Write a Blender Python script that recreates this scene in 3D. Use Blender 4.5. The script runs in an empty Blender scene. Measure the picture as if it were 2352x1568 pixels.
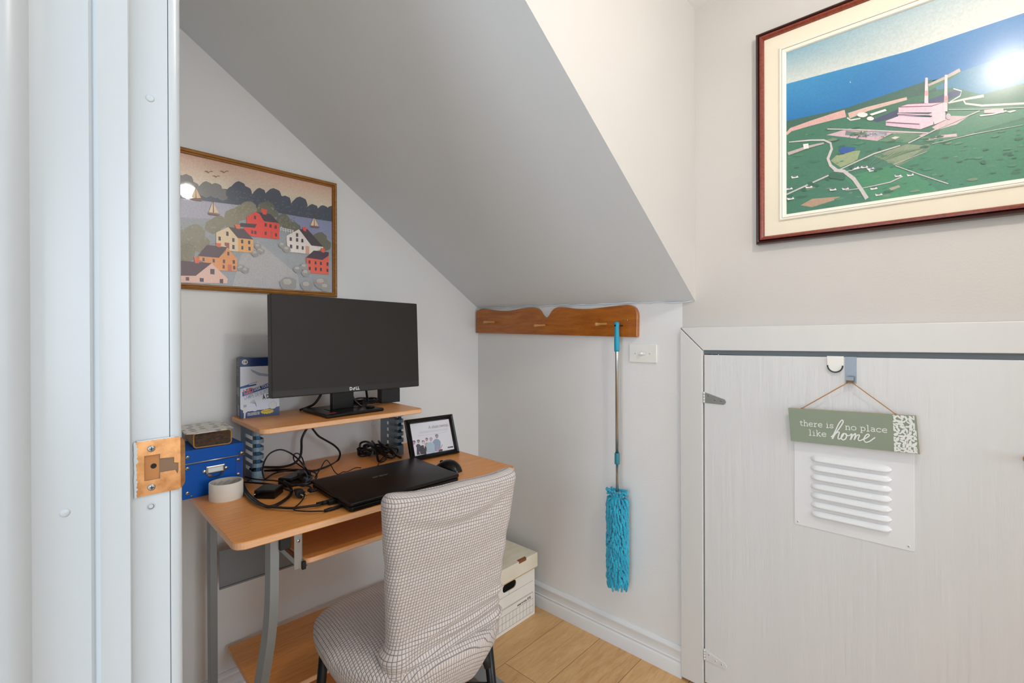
import bpy, bmesh, math, random
from mathutils import Vector, Matrix
PI=math.pi
S=bpy.context.scene
C=S.collection
random.seed(7)
R=math.radians
# ------------------------------------------------------------------ camera
cam_d=bpy.data.cameras.new('camera'); cam=bpy.data.objects.new('camera',cam_d); C.objects.link(cam)
cam_d.sensor_width=36.0; cam_d.lens=1102.7/2352*36; cam_d.clip_start=.02
cam_d.shift_y=-(784-767.2)/2352
yw,pt,rl=R(42.9166),R(-.1432),R(-.1948)
fw=Vector((math.cos(yw)*math.cos(pt),math.sin(yw)*math.cos(pt),math.sin(pt)))
r0=Vector((math.sin(yw),-math.cos(yw),0)); u0=r0.cross(fw)
rt=r0*math.cos(rl)+u0*math.sin(rl); up=u0*math.cos(rl)-r0*math.sin(rl)
m=Matrix((rt,up,-fw)).transposed().to_4x4(); m.translation=Vector((0,0,1.235))
cam.matrix_world=m; S.camera=cam
# ------------------------------------------------------------------ light
w=bpy.data.worlds.new('world'); S.world=w; w.use_nodes=True
bg=w.node_tree.nodes['Background']; bg.inputs[0].default_value=(.74,.87,1,1); bg.inputs[1].default_value=1.6
S.view_settings.view_transform='Standard'; S.view_settings.look='None'; S.view_settings.gamma=1; S.view_settings.use_curve_mapping=False
S.view_settings.exposure=0.2
LAMP_POS=(.86,-.13,2.17); LAMP_E=172
wl=bpy.data.lights.new('front_fill_light','AREA'); wl.shape='RECTANGLE'; wl.size=1.3; wl.size_y=1.6; wl.energy=42; wl.color=(.80,.90,1)  # added soft fill light at an invented window in the unseen front wall
wo=bpy.data.objects.new('front_fill_light',wl); C.objects.link(wo); wo.location=(.90,-3.57,1.35); wo.rotation_euler=(R(-90),0,R(180))
hl=bpy.data.lights.new('hall_fill_light','AREA'); hl.shape='RECTANGLE'; hl.size=1.0; hl.size_y=1.8; hl.energy=28; hl.color=(.80,.90,1)  # added hall fill light, standing for the cool light behind the camera
ho=bpy.data.objects.new('hall_fill_light',hl); C.objects.link(ho); ho.location=(-2.5,-.5,1.5); ho.rotation_euler=(R(90),0,R(-80))
# ------------------------------------------------------------------ room numbers (metres)
XB=1.675; YA=1.795; YS=.677; ZC=2.366; ZF=1.344; ZFA=1.362; SL=.6673
# ------------------------------------------------------------------ materials
def lin(h):
    h=h.lstrip('#'); o=[]
    for i in (0,2,4):
        v=int(h[i:i+2],16)/255; o.append(v/12.92 if v<=.04045 else ((v+.055)/1.055)**2.4)
    return tuple(o)+(1,)
class MT:
    def __init__(s,name,col='cccccc',rough=.5,metal=0,coat=0,spec=.5,coat_r=.1):
        s.m=bpy.data.materials.new(name); s.m.use_nodes=True; s.nt=s.m.node_tree; s.N=s.nt.nodes; s.b=s.N['Principled BSDF']
        s.b.inputs['Base Color'].default_value=lin(col) if isinstance(col,str) else col
        s.b.inputs['Roughness'].default_value=rough; s.b.inputs['Metallic'].default_value=metal
        s.b.inputs['Coat Weight'].default_value=coat; s.b.inputs['Coat Roughness'].default_value=coat_r
        s.b.inputs['Specular IOR Level'].default_value=spec
    def n(s,t,**k):
        x=s.N.new(t)
        for a,b in k.items():
            if a in x.inputs.keys(): x.inputs[a].default_value=b
            else: setattr(x,a,b)
        return x
    def l(s,a,b): s.nt.links.new(a,b)
    def coord(s,scale=(1,1,1),kind='Object',rot=(0,0,0)):
        t=s.n('ShaderNodeTexCoord'); mp=s.n('ShaderNodeMapping'); mp.inputs['Scale'].default_value=scale; mp.inputs['Rotation'].default_value=rot
        s.l(t.outputs[kind],mp.inputs[0]); return mp.outputs[0]
    def noise(s,vec,sc,det=3,rough=.5,dist=0):
        x=s.n('ShaderNodeTexNoise'); x.inputs['Scale'].default_value=sc; x.inputs['Detail'].default_value=det; x.inputs['Roughness'].default_value=rough; x.inputs['Distortion'].default_value=dist
        s.l(vec,x.inputs['Vector']); return x.outputs['Fac']
    def ramp(s,fac,stops):
        x=s.n('ShaderNodeValToRGB'); e=x.color_ramp.elements
        while len(e)<len(stops): e.new(.5)
        for i,(p,c) in enumerate(stops): e[i].position=p; e[i].color=lin(c) if isinstance(c,str) else (c,c,c,1)
        s.l(fac,x.inputs[0]); return x.outputs[0]
    def bump(s,h,st=.2,dist=.001):
        x=s.n('ShaderNodeBump'); x.inputs['Strength'].default_value=st; x.inputs['Distance'].default_value=dist
        s.l(h,x.inputs['Height']); s.l(x.outputs[0],s.b.inputs['Normal']); return x
    def base(s,o): s.l(o,s.b.inputs['Base Color'])
    def math(s,op,a,b=None):
        x=s.n('ShaderNodeMath'); x.operation=op
        for i,v in enumerate((a,b)):
            if v is None: continue
            if isinstance(v,(int,float)): x.inputs[i].default_value=v
            else: s.l(v,x.inputs[i])
        return x.outputs[0]
    def mix(s,f,a,b,mode='MIX'):
        x=s.n('ShaderNodeMix'); x.data_type='RGBA'; x.blend_type=mode
        for k,v in (('Factor',f),('A',a),('B',b)):
            i={'Factor':0,'A':6,'B':7}[k]
            if isinstance(v,(int,float)): x.inputs[i].default_value=v
            elif isinstance(v,str): x.inputs[i].default_value=lin(v)
            else: s.l(v,x.inputs[i])
        return x.outputs[2]
def simple(name,col,rough=.5,metal=0,coat=0,spec=.5,coat_r=.1): return MT(name,col,rough,metal,coat,spec,coat_r).m
def paint(name,c1,c2,rough=.45,bs=.25,sc=220,stretch=(1,1,1),dist=.0012,blot=3):
    t=MT(name,c1,rough); v=t.coord(stretch); t.base(t.ramp(t.noise(v,blot,3),[(.3,c1),(.7,c2)]))
    t.bump(t.noise(v,sc,3,.6),bs,dist); return t.m
def wood(name,dark,mid,light,rough=.35,axis=(1.2,14,14),sc=6,coat=0):
    t=MT(name,mid,rough,coat=coat); v=t.coord(axis)
    a=t.noise(v,sc,6,.62,.6); f=t.noise(v,sc*7,3,.6)
    c=t.ramp(a,[(.28,dark),(.5,mid),(.72,light)]); t.base(t.mix(.22,c,t.ramp(f,[(.35,dark),(.65,light)])))
    t.bump(f,.08,.0005); return t.m
M={}
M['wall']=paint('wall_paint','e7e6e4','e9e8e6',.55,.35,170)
M['wallc']=paint('lamp_dimmed_wall_paint','cac5bf','cdc8c2',.5,.3,170)  # pinker paint section, also darkened to offset the strong lamp light on it
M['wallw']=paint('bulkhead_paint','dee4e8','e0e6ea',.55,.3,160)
M['ceil']=paint('ceiling_paint','ececea','eeeeec',.6,.3,150)
M['trim']=paint('white_trim_paint','e2e3e4','e6e7e8',.32,.12,60,blot=5)
M['casing']=paint('casing_paint','d6d5d2','dad9d6',.4,.4,40,(1,1,.12),blot=6)
M['door']=paint('brushed_door_paint','d6d6d6','dadad9',.38,.7,55,(1,1.2,.09),.0018,5)
M['jamb']=paint('jamb_gloss_paint','babfc2','bdc2c4',.3,.15,50,(1,1,.15),blot=4)
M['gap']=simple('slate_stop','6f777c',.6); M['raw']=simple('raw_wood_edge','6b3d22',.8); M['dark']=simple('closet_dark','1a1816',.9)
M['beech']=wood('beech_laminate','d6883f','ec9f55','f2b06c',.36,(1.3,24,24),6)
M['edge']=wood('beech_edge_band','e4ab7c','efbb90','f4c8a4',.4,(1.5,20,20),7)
M['oakframe']=wood('oak_frame','6e4218','a06a2a','b8803a',.35,(4,40,40),5)
M['pine']=wood('varnished_pine','8f4a10','ad6018','c27624',.3,(10,1.6,14),4,.3)
M['peg']=simple('peg_wood','c08a52',.35)
M['steelgrey']=MT('silver_powder_coat','8c9193',.42,.35).m
M['bluegrey']=MT('blue_grey_metal','8ba3b2',.38,.15).m
M['galv']=simple('galvanised_metal','a9abaa',.35,.9); M['chrome']=simple('chrome','c8c8c6',.18,1); M['brass']=None
M['black']=simple('black_plastic','060607',.28,spec=.4); M['blackm']=simple('matte_black','121212',.55); M['cable']=simple('black_cable','08080a',.38)
M['rubber']=simple('black_rubber','0d0d0e',.6); M['blackmetal']=simple('black_steel','0d0c0c',.35,.3)
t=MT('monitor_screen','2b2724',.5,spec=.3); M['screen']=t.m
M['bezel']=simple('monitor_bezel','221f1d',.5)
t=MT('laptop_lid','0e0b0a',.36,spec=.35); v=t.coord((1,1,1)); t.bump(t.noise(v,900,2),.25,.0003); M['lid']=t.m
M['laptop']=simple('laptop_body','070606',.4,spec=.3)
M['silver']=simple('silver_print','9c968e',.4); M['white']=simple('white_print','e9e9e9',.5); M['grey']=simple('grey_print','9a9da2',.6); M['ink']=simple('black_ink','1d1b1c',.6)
M['switch']=simple('switch_plastic','eceae4',.3); M['blue']=simple('blue_card','0655b0',.45,spec=.2); M['navy']=simple('navy_print','06306e',.35); M['cardgrey']=simple('grey_card','54585f',.4)
M['boxwhite']=simple('light_blue_white_card','e8eefb',.45); M['bandblue']=simple('blue_band','0a50a4',.35); M['red']=simple('red_print','d02a34',.4); M['yellow']=simple('yellow_print','e2cf22',.4)
M['pale']=simple('pale_blue_print','a4b4cf',.4); M['plate']=simple('nickel','c4beb4',.25,.9)
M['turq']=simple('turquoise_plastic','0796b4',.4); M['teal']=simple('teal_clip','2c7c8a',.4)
t=MT('turquoise_chenille','0fa2c2',.85); t.b.inputs['Sheen Weight'].default_value=.4; v=t.coord(); t.base(t.ramp(t.noise(v,40,2),[(.3,'0a93b6'),(.7,'22b2cf')])); t.bump(t.noise(v,900,2),.5,.001); M['chen']=t.m
M['signgreen']=paint('sage_paint','87937f','8d9985',.6,.2,200); M['signwood']=simple('mdf_edge','b98c56',.7); M['signwhite']=simple('white_sign_paint','e6e8e4',.6); M['twine']=simple('jute_twine','b0773a',.85)
t=MT('tape_paper','e6e0d4',.6); v=t.coord((1,1,1)); t.bump(t.noise(v,120,3),.2,.0006); M['tape']=t.m; M['core']=simple('tape_core','c9c3ba',.7)
t=MT('mahogany_moulding','5a1c14',.3,coat=.3); v=t.coord((30,3,30)); t.base(t.ramp(t.noise(v,5,4),[(.3,'6b2a1c'),(.7,'8a3a26')])); M['maho']=t.m
M['mahod']=simple('dark_mahogany','32100f',.3,coat=.3)
t=MT('cream_mat','e6dcc6',.75); v=t.coord((1,1,1)); t.bump(t.noise(v,500,2),.3,.0005); M['matc']=t.m; M['liner']=simple('liner_white','e9e4d6',.5); M['gold']=simple('liner_gold_line','8f7d50',.4,.3)
M['photoframe']=simple('black_frame','12110f',.28,coat=.4)
t=MT('bankers_card','ded8cc',.75); v=t.coord((1,1,1)); t.base(t.ramp(t.noise(v,8,3),[(.35,'ebe6dd'),(.7,'f0ebe3')])); M['bcard']=t.m
t=MT('lid_card','ddd3b8',.8); v=t.coord((3,9,3)); t.base(t.ramp(t.noise(v,3,4),[(.3,'dfd5bd'),(.7,'ebe4d3')])); M['lcard']=t.m; M['craw']=simple('raw_cardboard','8a5a34',.9)
# strike plate brass with wear
t=MT('worn_brass','b48456',.3,.85); v=t.coord(); t.base(t.ramp(t.noise(v,60,4,.6),[(.3,'9a6a40'),(.6,'c08e5e')])); M['brass']=t.m
# wicker
t=MT('woven_wicker','b08a54',.7); v=t.coord((1,1,1)); x=t.n('ShaderNodeTexBrick'); x.inputs['Scale'].default_value=1; x.inputs['Brick Width'].default_value=.012; x.inputs['Row Height'].default_value=.006; x.inputs['Mortar Size'].default_value=.0011; x.inputs['Color1'].default_value=lin('c09a60'); x.inputs['Color2'].default_value=lin('a47c48'); x.inputs['Mortar'].default_value=lin('4e3216')
sx=t.n('ShaderNodeSeparateXYZ'); t.l(v,sx.inputs[0]); cx=t.n('ShaderNodeCombineXYZ'); t.l(t.math('ADD',sx.outputs[0],sx.outputs[1]),cx.inputs[0]); t.l(sx.outputs[2],cx.inputs[1]); t.l(cx.outputs[0],x.inputs['Vector']); t.base(x.outputs['Color']); t.bump(x.outputs['Fac'],-.8,.002); M['wicker']=t.m
t=MT('dark_fibre','3a2718',.75); v=t.coord((3,3,9)); t.base(t.ramp(t.noise(v,30,5),[(.3,'2a1a10'),(.7,'5a4029')])); M['fibre']=t.m
M['cane']=simple('cane_rim','b8863e',.5)
# artwork pigment: colour attribute + paper grain
def artmat(name,grain,gs,rough,coat,coat_r):
    t=MT(name,'808080',rough,coat=coat,coat_r=coat_r); a=t.n('ShaderNodeVertexColor'); a.layer_name='Col'
    v=t.coord(); n=t.noise(v,gs,5,.75); t.base(t.mix(1.0,a.outputs[0],t.ramp(n,[(.3,1-grain),(.7,1+grain)]),'MULTIPLY')); return t.m
M['village']=artmat('village_pigment',.22,420,.5,.4,.3)
M['aerial']=artmat('aerial_pigment',.12,170,.45,.6,.22)
M['team']=artmat('team_pigment',.1,300,.3,.3,.1)
# glass pane
t=MT('picture_glass','ffffff',.05); g=t.n('ShaderNodeBsdfGlossy'); g.inputs['Roughness'].default_value=.03; tr=t.n('ShaderNodeBsdfTransparent'); fr=t.n('ShaderNodeFresnel'); fr.inputs[0].default_value=1.5; mx=t.n('ShaderNodeMixShader')
t.l(fr.outputs[0],mx.inputs[0]); t.l(tr.outputs[0],mx.inputs[1]); t.l(g.outputs[0],mx.inputs[2]); t.l(mx.outputs[0],t.N['Material Output'].inputs[0]); M['glass']=t.m
# floor planks along X
t=MT('oak_plank_floor','c0925c',.38); tc=t.n('ShaderNodeTexCoord'); br=t.n('ShaderNodeTexBrick')
mp=t.n('ShaderNodeMapping'); mp.inputs['Location'].default_value=(1.293-.6*1.22+.0,-.697,0); t.l(tc.outputs['Object'],mp.inputs[0])
mp.inputs['Location'].default_value=(-.073,-.88+.182*6,0)
br.inputs['Scale'].default_value=1; br.inputs['Brick Width'].default_value=1.22; br.inputs['Row Height'].default_value=.182; br.inputs['Mortar Size'].default_value=.0011; br.inputs['Mortar Smooth'].default_value=.3
br.inputs['Color1'].default_value=(0,0,0,1); br.inputs['Color2'].default_value=(1,1,1,1); br.inputs['Mortar'].default_value=(.5,.5,.5,1); t.l(mp.outputs[0],br.inputs['Vector'])
sp=t.n('ShaderNodeVectorMath'); sp.operation='MULTIPLY_ADD'; sp.inputs[1].default_value=(7,3,0); t.l(br.outputs['Color'],sp.inputs[0]); t.l(tc.outputs['Object'],sp.inputs[2])
m2=t.n('ShaderNodeMapping'); m2.inputs['Scale'].default_value=(1.1,8,1); t.l(sp.outputs[0],m2.inputs[0])
a=t.noise(m2.outputs[0],2.2,6,.6,1.6); f=t.noise(m2.outputs[0],22,4,.6,.5)
c=t.ramp(a,[(.3,'bd8a52'),(.5,'d6a76e'),(.72,'e4bc86')]); c=t.mix(.25,c,t.ramp(f,[(.35,'ac7c4a'),(.65,'e4bc8a')])); c=t.mix(.18,c,t.ramp(br.outputs['Color'],[(0,'be8e56'),(1,'e8c084')]))
c=t.mix(br.outputs['Fac'],c,'6e4c2c'); t.base(c); t.bump(br.outputs['Fac'],-.35,.001); M['floor']=t.m
# waffle fabric, driven by the cover's own UV metres
t=MT('waffle_fabric','c9bfba',.9); t.b.inputs['Sheen Weight'].default_value=.25
tc=t.n('ShaderNodeTexCoord'); sx=t.n('ShaderNodeSeparateXYZ'); t.l(tc.outputs['UV'],sx.inputs[0])
def cell(o):
    a=t.math('ABSOLUTE',t.math('SUBTRACT',t.math('FRACT',t.math('MULTIPLY',o,1/.0074)),.5)); return t.math('MULTIPLY',a,2)
cu,cv=cell(sx.outputs[0]),cell(sx.outputs[1]); mxx=t.math('MAXIMUM',cu,cv)
ob=t.coord((1,1,1)); bl=t.noise(ob,300,2)
c=t.ramp(mxx,[(.76,'d2c6bf'),(.95,'6c6465')]); t.base(t.mix(.15,c,t.ramp(bl,[(.3,'a89d98'),(.7,'ddd4cf')])))
h=t.math('SUBTRACT',1,t.math('POWER',mxx,3)); h2=t.math('ADD',h,t.math('MULTIPLY',bl,.3)); t.bump(h2,.9,.0016); M['waffle']=t.m
# ------------------------------------------------------------------ mesh helpers
def NB(): return bmesh.new()
def tag(o,label=None,cat=None,group=None,kind=None):
    if label: o['label']=label
    if cat: o['category']=cat
    if group: o['group']=group
    if kind: o['kind']=kind
    return o
def obj(name,bm,mats,parent=None,smooth=None,uv=False):
    me=bpy.data.meshes.new(name)
    if smooth is not None:
        for f in bm.faces: f.smooth=True
    bm.to_mesh(me); bm.free()
    if smooth is not None:
        try: me.set_sharp_from_angle(angle=R(smooth))
        except Exception: pass
    if not isinstance(mats,(list,tuple)): mats=[mats]
    for x in mats: me.materials.append(x)
    o=bpy.data.objects.new(name,me); C.objects.link(o)
    if parent is not None: o.parent=parent
    return o
def thing(name,label,cat,loc=(0,0,0),rz=0,group=None):
    o=bpy.data.objects.new(name,None); C.objects.link(o); o.location=loc; o.rotation_euler=(0,0,R(rz)); o.empty_display_size=.05
    return tag(o,label,cat,group)
def place(o,loc,rz=0):
    o.location=loc; o.rotation_euler=(0,0,R(rz)); return o
def box(bm,x0,x1,y0,y1,z0,z1,mi=0,bev=0,seg=2):
    vs=[bm.verts.new((x,y,z)) for x in (x0,x1) for y in (y0,y1) for z in (z0,z1)]
    F=[bm.faces.new([vs[i] for i in q]) for q in ((0,1,3,2),(4,6,7,5),(0,4,5,1),(2,3,7,6),(0,2,6,4),(1,5,7,3))]
    for f in F: f.material_index=mi
    if bev>0:
        es=list({e for f in F for e in f.edges})
        r=bmesh.ops.bevel(bm,geom=es,offset=bev,segments=seg,affect='EDGES',profile=.5,clamp_overlap=True)
        for f in r['faces']: f.material_index=mi
    return vs
def prism(bm,pts,a0,a1,axis='z',mi=0,bev=0,side_mi=None,seg=2):
    def P(p,a):
        return {'z':(p[0],p[1],a),'x':(a,p[0],p[1]),'y':(p[0],a,p[1])}[axis]
    A=[bm.verts.new(P(p,a0)) for p in pts]; B=[bm.verts.new(P(p,a1)) for p in pts]; n=len(pts)
    fa=bm.faces.new(A[::-1]); fb=bm.faces.new(B); fs=[bm.faces.new((A[i],A[(i+1)%n],B[(i+1)%n],B[i])) for i in range(n)]
    fa.material_index=fb.material_index=mi
    for f in fs: f.material_index=mi if side_mi is None else side_mi
    bmesh.ops.recalc_face_normals(bm,faces=[fa,fb]+fs)
    if bev>0:
        es=list({e for f in (fa,fb) for e in f.edges})
        bmesh.ops.bevel(bm,geom=es,offset=bev,segments=seg,affect='EDGES',profile=.5)
def rrect(x0,x1,y0,y1,r,n=5,rs=None):
    rs=rs or (r,r,r,r); o=[]
    for (cx,cy,a0),rr in zip(((x0,y0,180),(x1,y0,270),(x1,y1,0),(x0,y1,90)),rs):
        sx=1 if cx==x0 else -1; sy=1 if cy==y0 else -1
        if rr<=0: o.append((cx,cy)); continue
        for i in range(n+1):
            t=R(a0+90*i/n); o.append((cx+sx*rr+rr*math.cos(t),cy+sy*rr+rr*math.sin(t)))
    return o
def smoothpts(P,k=6,closed=False):
    P=[Vector(p) for p in P]; n=len(P); o=[]
    rng=n if closed else n-1
    for i in range(rng):
        p0=P[(i-1)%n] if closed or i>0 else P[0]*2-P[1]; p1=P[i]; p2=P[(i+1)%n]; p3=P[(i+2)%n] if closed or i+2<n else P[-1]*2-P[-2]
        for j in range(k):
            t=j/k; o.append(.5*((2*p1)+(p2-p0)*t+(2*p0-5*p1+4*p2-p3)*t*t+(3*p1-p0-3*p2+p3)*t**3))
    if not closed: o.append(P[-1])
    return o
def tube(bm,P,r,seg=8,mi=0,closed=False,caps=True,k=0,flat=None):
    if isinstance(r,(list,tuple)) and k:
        n0=len(r); r=[r[min(n0-1,int(i/k))]*(1-(i%k)/k)+r[min(n0-1,int(i/k)+1)]*((i%k)/k) for i in range((n0-1)*k+1)]
    if k: P=smoothpts(P,k,closed)
    P=[Vector(p) for p in P]; n=len(P); rings=[]; nrm=None
    for i in range(n):
        a=P[(i-1)%n] if closed or i>0 else P[0]; b=P[(i+1)%n] if closed or i<n-1 else P[-1]
        T=(b-a); T=T.normalized() if T.length>1e-9 else Vector((0,0,1))
        if nrm is None: nrm=T.orthogonal().normalized()
        else:
            nrm=nrm-T*nrm.dot(T); nrm=nrm.normalized() if nrm.length>1e-6 else T.orthogonal().normalized()
        bn=T.cross(nrm); rr=r[i] if isinstance(r,(list,tuple)) else r
        rings.append([bm.verts.new(P[i]+(nrm*math.cos(2*PI*j/seg)+bn*math.sin(2*PI*j/seg))*rr) for j in range(seg)])
    for i in range(n if closed else n-1):
        A,B=rings[i],rings[(i+1)%n]
        for j in range(seg):
            f=bm.faces.new((A[j],A[(j+1)%seg],B[(j+1)%seg],B[j])); f.material_index=mi; f.smooth=True
    if caps and not closed:
        for A in (rings[0][::-1],rings[-1]):
            f=bm.faces.new(A); f.material_index=mi
def lathe(bm,prof,origin=(0,0,0),axis=(0,0,1),seg=20,mi=0):
    ax=Vector(axis).normalized(); u=ax.orthogonal().normalized(); v=ax.cross(u); o=Vector(origin); rings=[]
    for r,h in prof:
        if r<1e-6: rings.append([bm.verts.new(o+ax*h)])
        else: rings.append([bm.verts.new(o+ax*h+(u*math.cos(2*PI*j/seg)+v*math.sin(2*PI*j/seg))*r) for j in range(seg)])
    for A,B in zip(rings,rings[1:]):
        for j in range(seg):
            q=[A[j%len(A)],A[(j+1)%len(A)],B[(j+1)%len(B)],B[j%len(B)]]; q2=[]
            for x in q:
                if x not in q2: q2.append(x)
            if len(q2)>2:
                f=bm.faces.new(q2); f.material_index=mi; f.smooth=True
def sweep_rect(bm,x0,x1,z0,z1,prof,mi=None):
    """mitred picture moulding in local x-z plane, front towards -y; prof = [(inset, height)]"""
    rings=[]
    for ins,h in prof: rings.append([bm.verts.new(p) for p in ((x0+ins,-h,z0+ins),(x1-ins,-h,z0+ins),(x1-ins,-h,z1-ins),(x0+ins,-h,z1-ins))])
    n=len(rings)
    for i in range(n-1):
        for j in range(4):
            f=bm.faces.new((rings[i][j],rings[i][(j+1)%4],rings[i+1][(j+1)%4],rings[i+1][j])); f.material_index=mi[i] if mi else 0
    for f in [bm.faces.new((rings[-1][j],rings[-1][(j+1)%4],rings[0][(j+1)%4],rings[0][j])) for j in range(4)]: f.material_index=mi[0] if mi else 0
def ribbon(bm,P,w,y,mi=0,dy=0):
    """flat stroke in local x-z plane at depth y"""
    P=[Vector((p[0],p[1])) for p in P]; n=len(P); L=[];Q=[]
    for i in range(n):
        a=P[max(0,i-1)]; b=P[min(n-1,i+1)]; d=(b-a); d=d.normalized() if d.length>1e-9 else Vector((1,0)); nn=Vector((-d.y,d.x))*w/2
        L.append(bm.verts.new((P[i].x+nn.x,y-i*dy,P[i].y+nn.y))); Q.append(bm.verts.new((P[i].x-nn.x,y-i*dy,P[i].y-nn.y)))
    for i in range(n-1):
        f=bm.faces.new((L[i],L[i+1],Q[i+1],Q[i])); f.material_index=mi
def poly(bm,P,y,mi=0):
    f=bm.faces.new([bm.verts.new((p[0],y,p[1])) for p in P]); f.material_index=mi
    return f
def text(bm,s,size,x,z,y,mi=0,sx=1,bold=0,shear=0,ang=0,align='LEFT',fn=None,outline=None):
    """lettering as flat faces in local x-z plane (reads from -y side)"""
    cu=bpy.data.curves.new('t','FONT'); cu.body=s; cu.size=size; cu.align_x=align; cu.offset=bold; cu.shear=shear; cu.resolution_u=3; cu.fill_mode='FRONT' if False else cu.fill_mode
    to=bpy.data.objects.new('t',cu); C.objects.link(to); dg=bpy.context.evaluated_depsgraph_get(); me=bpy.data.meshes.new_from_object(to.evaluated_get(dg))
    ca,sa=math.cos(R(ang)),math.sin(R(ang)); vs=[]
    for v in me.vertices:
        a,b=v.co.x*sx,v.co.y; p=(x+a*ca-b*sa,y,z+a*sa+b*ca); vs.append(bm.verts.new(fn(p) if fn else p))
    for p in me.polygons:
        try: f=bm.faces.new([vs[i] for i in p.vertices]); f.material_index=mi
        except ValueError: pass
    bpy.data.objects.remove(to); bpy.data.curves.remove(cu); bpy.data.meshes.remove(me)
def clip(P,x0,x1,y0,y1):
    for ax,lim,sg in ((0,x0,1),(0,x1,-1),(1,y0,1),(1,y1,-1)):
        Q=[]
        for i in range(len(P)):
            a,b=P[i],P[(i+1)%len(P)]; da=(a[ax]-lim)*sg; db=(b[ax]-lim)*sg
            if da>=0: Q.append(a)
            if (da>=0)!=(db>=0):
                t=da/(da-db); Q.append((a[0]+(b[0]-a[0])*t,a[1]+(b[1]-a[1])*t))
        P=Q
        if len(P)<3: return []
    return P
def artmesh(name,items,fn,mat,parent,rect,step=.00001,gain=1.0):
    """flat coloured shapes of a print, each a hair above the one below; fn maps picture coordinates to the thing's frame"""
    bm=NB(); col=bm.loops.layers.float_color.new('Col'); up0=Vector(fn(0,0,1))-Vector(fn(0,0,0))
    for k,(layer,c,fl) in enumerate(sorted(items,key=lambda q:q[0])):
        P=clip([(fl[i]/1e4,fl[i+1]/1e4) for i in range(0,len(fl),2)],*rect)
        q=[]
        for p in P:
            if not q or (abs(p[0]-q[-1][0])+abs(p[1]-q[-1][1]))>8e-5: q.append(p)
        if len(q)<3: continue
        f=bm.faces.new([bm.verts.new(fn(p[0],p[1],k*step)) for p in q])
        for i,l in enumerate(f.loops):
            if isinstance(c,list):
                a_,b_=lin(c[0]),lin(c[1]); t_=GR[(name,c[0])](q[i]); cc=[a_[j]*(1-t_)+b_[j]*t_ for j in range(3)]; kk=min(gain,.9/max(cc)); l[col]=tuple(v_*kk for v_ in cc)+(1,)
            else: cc=lin(c)[:3]; kk=min(gain,.9/max(cc)); l[col]=tuple(v_*kk for v_ in cc)+(1,)
        f.normal_update()
        if f.normal.dot(up0)<0: f.normal_flip()
    bmesh.ops.triangulate(bm,faces=[f for f in bm.faces if len(f.verts)>4])
    return obj(name,bm,mat,parent)
GR={}
def screw(parent,loc,axis,r=.0035,name='screw',mat=None,h=.0015):
    bm=NB(); lathe(bm,[(r,0),(r,h*.5),(r*.75,h),(0,h*1.1)],loc,axis,14)
    ax=Vector(axis).normalized(); u=ax.orthogonal().normalized(); v=ax.cross(u); c=Vector(loc)+ax*h*1.15
    for d in ((u+v).normalized(),(u-v).normalized()):
        e=ax.cross(d)*r*.12; d=d*r*.55
        f=bm.faces.new([bm.verts.new(p) for p in (c-d-e,c+d-e,c+d+e,c-d+e)]); f.material_index=1
    return obj(name,bm,[mat or M['chrome'],M['ink']],parent)
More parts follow.
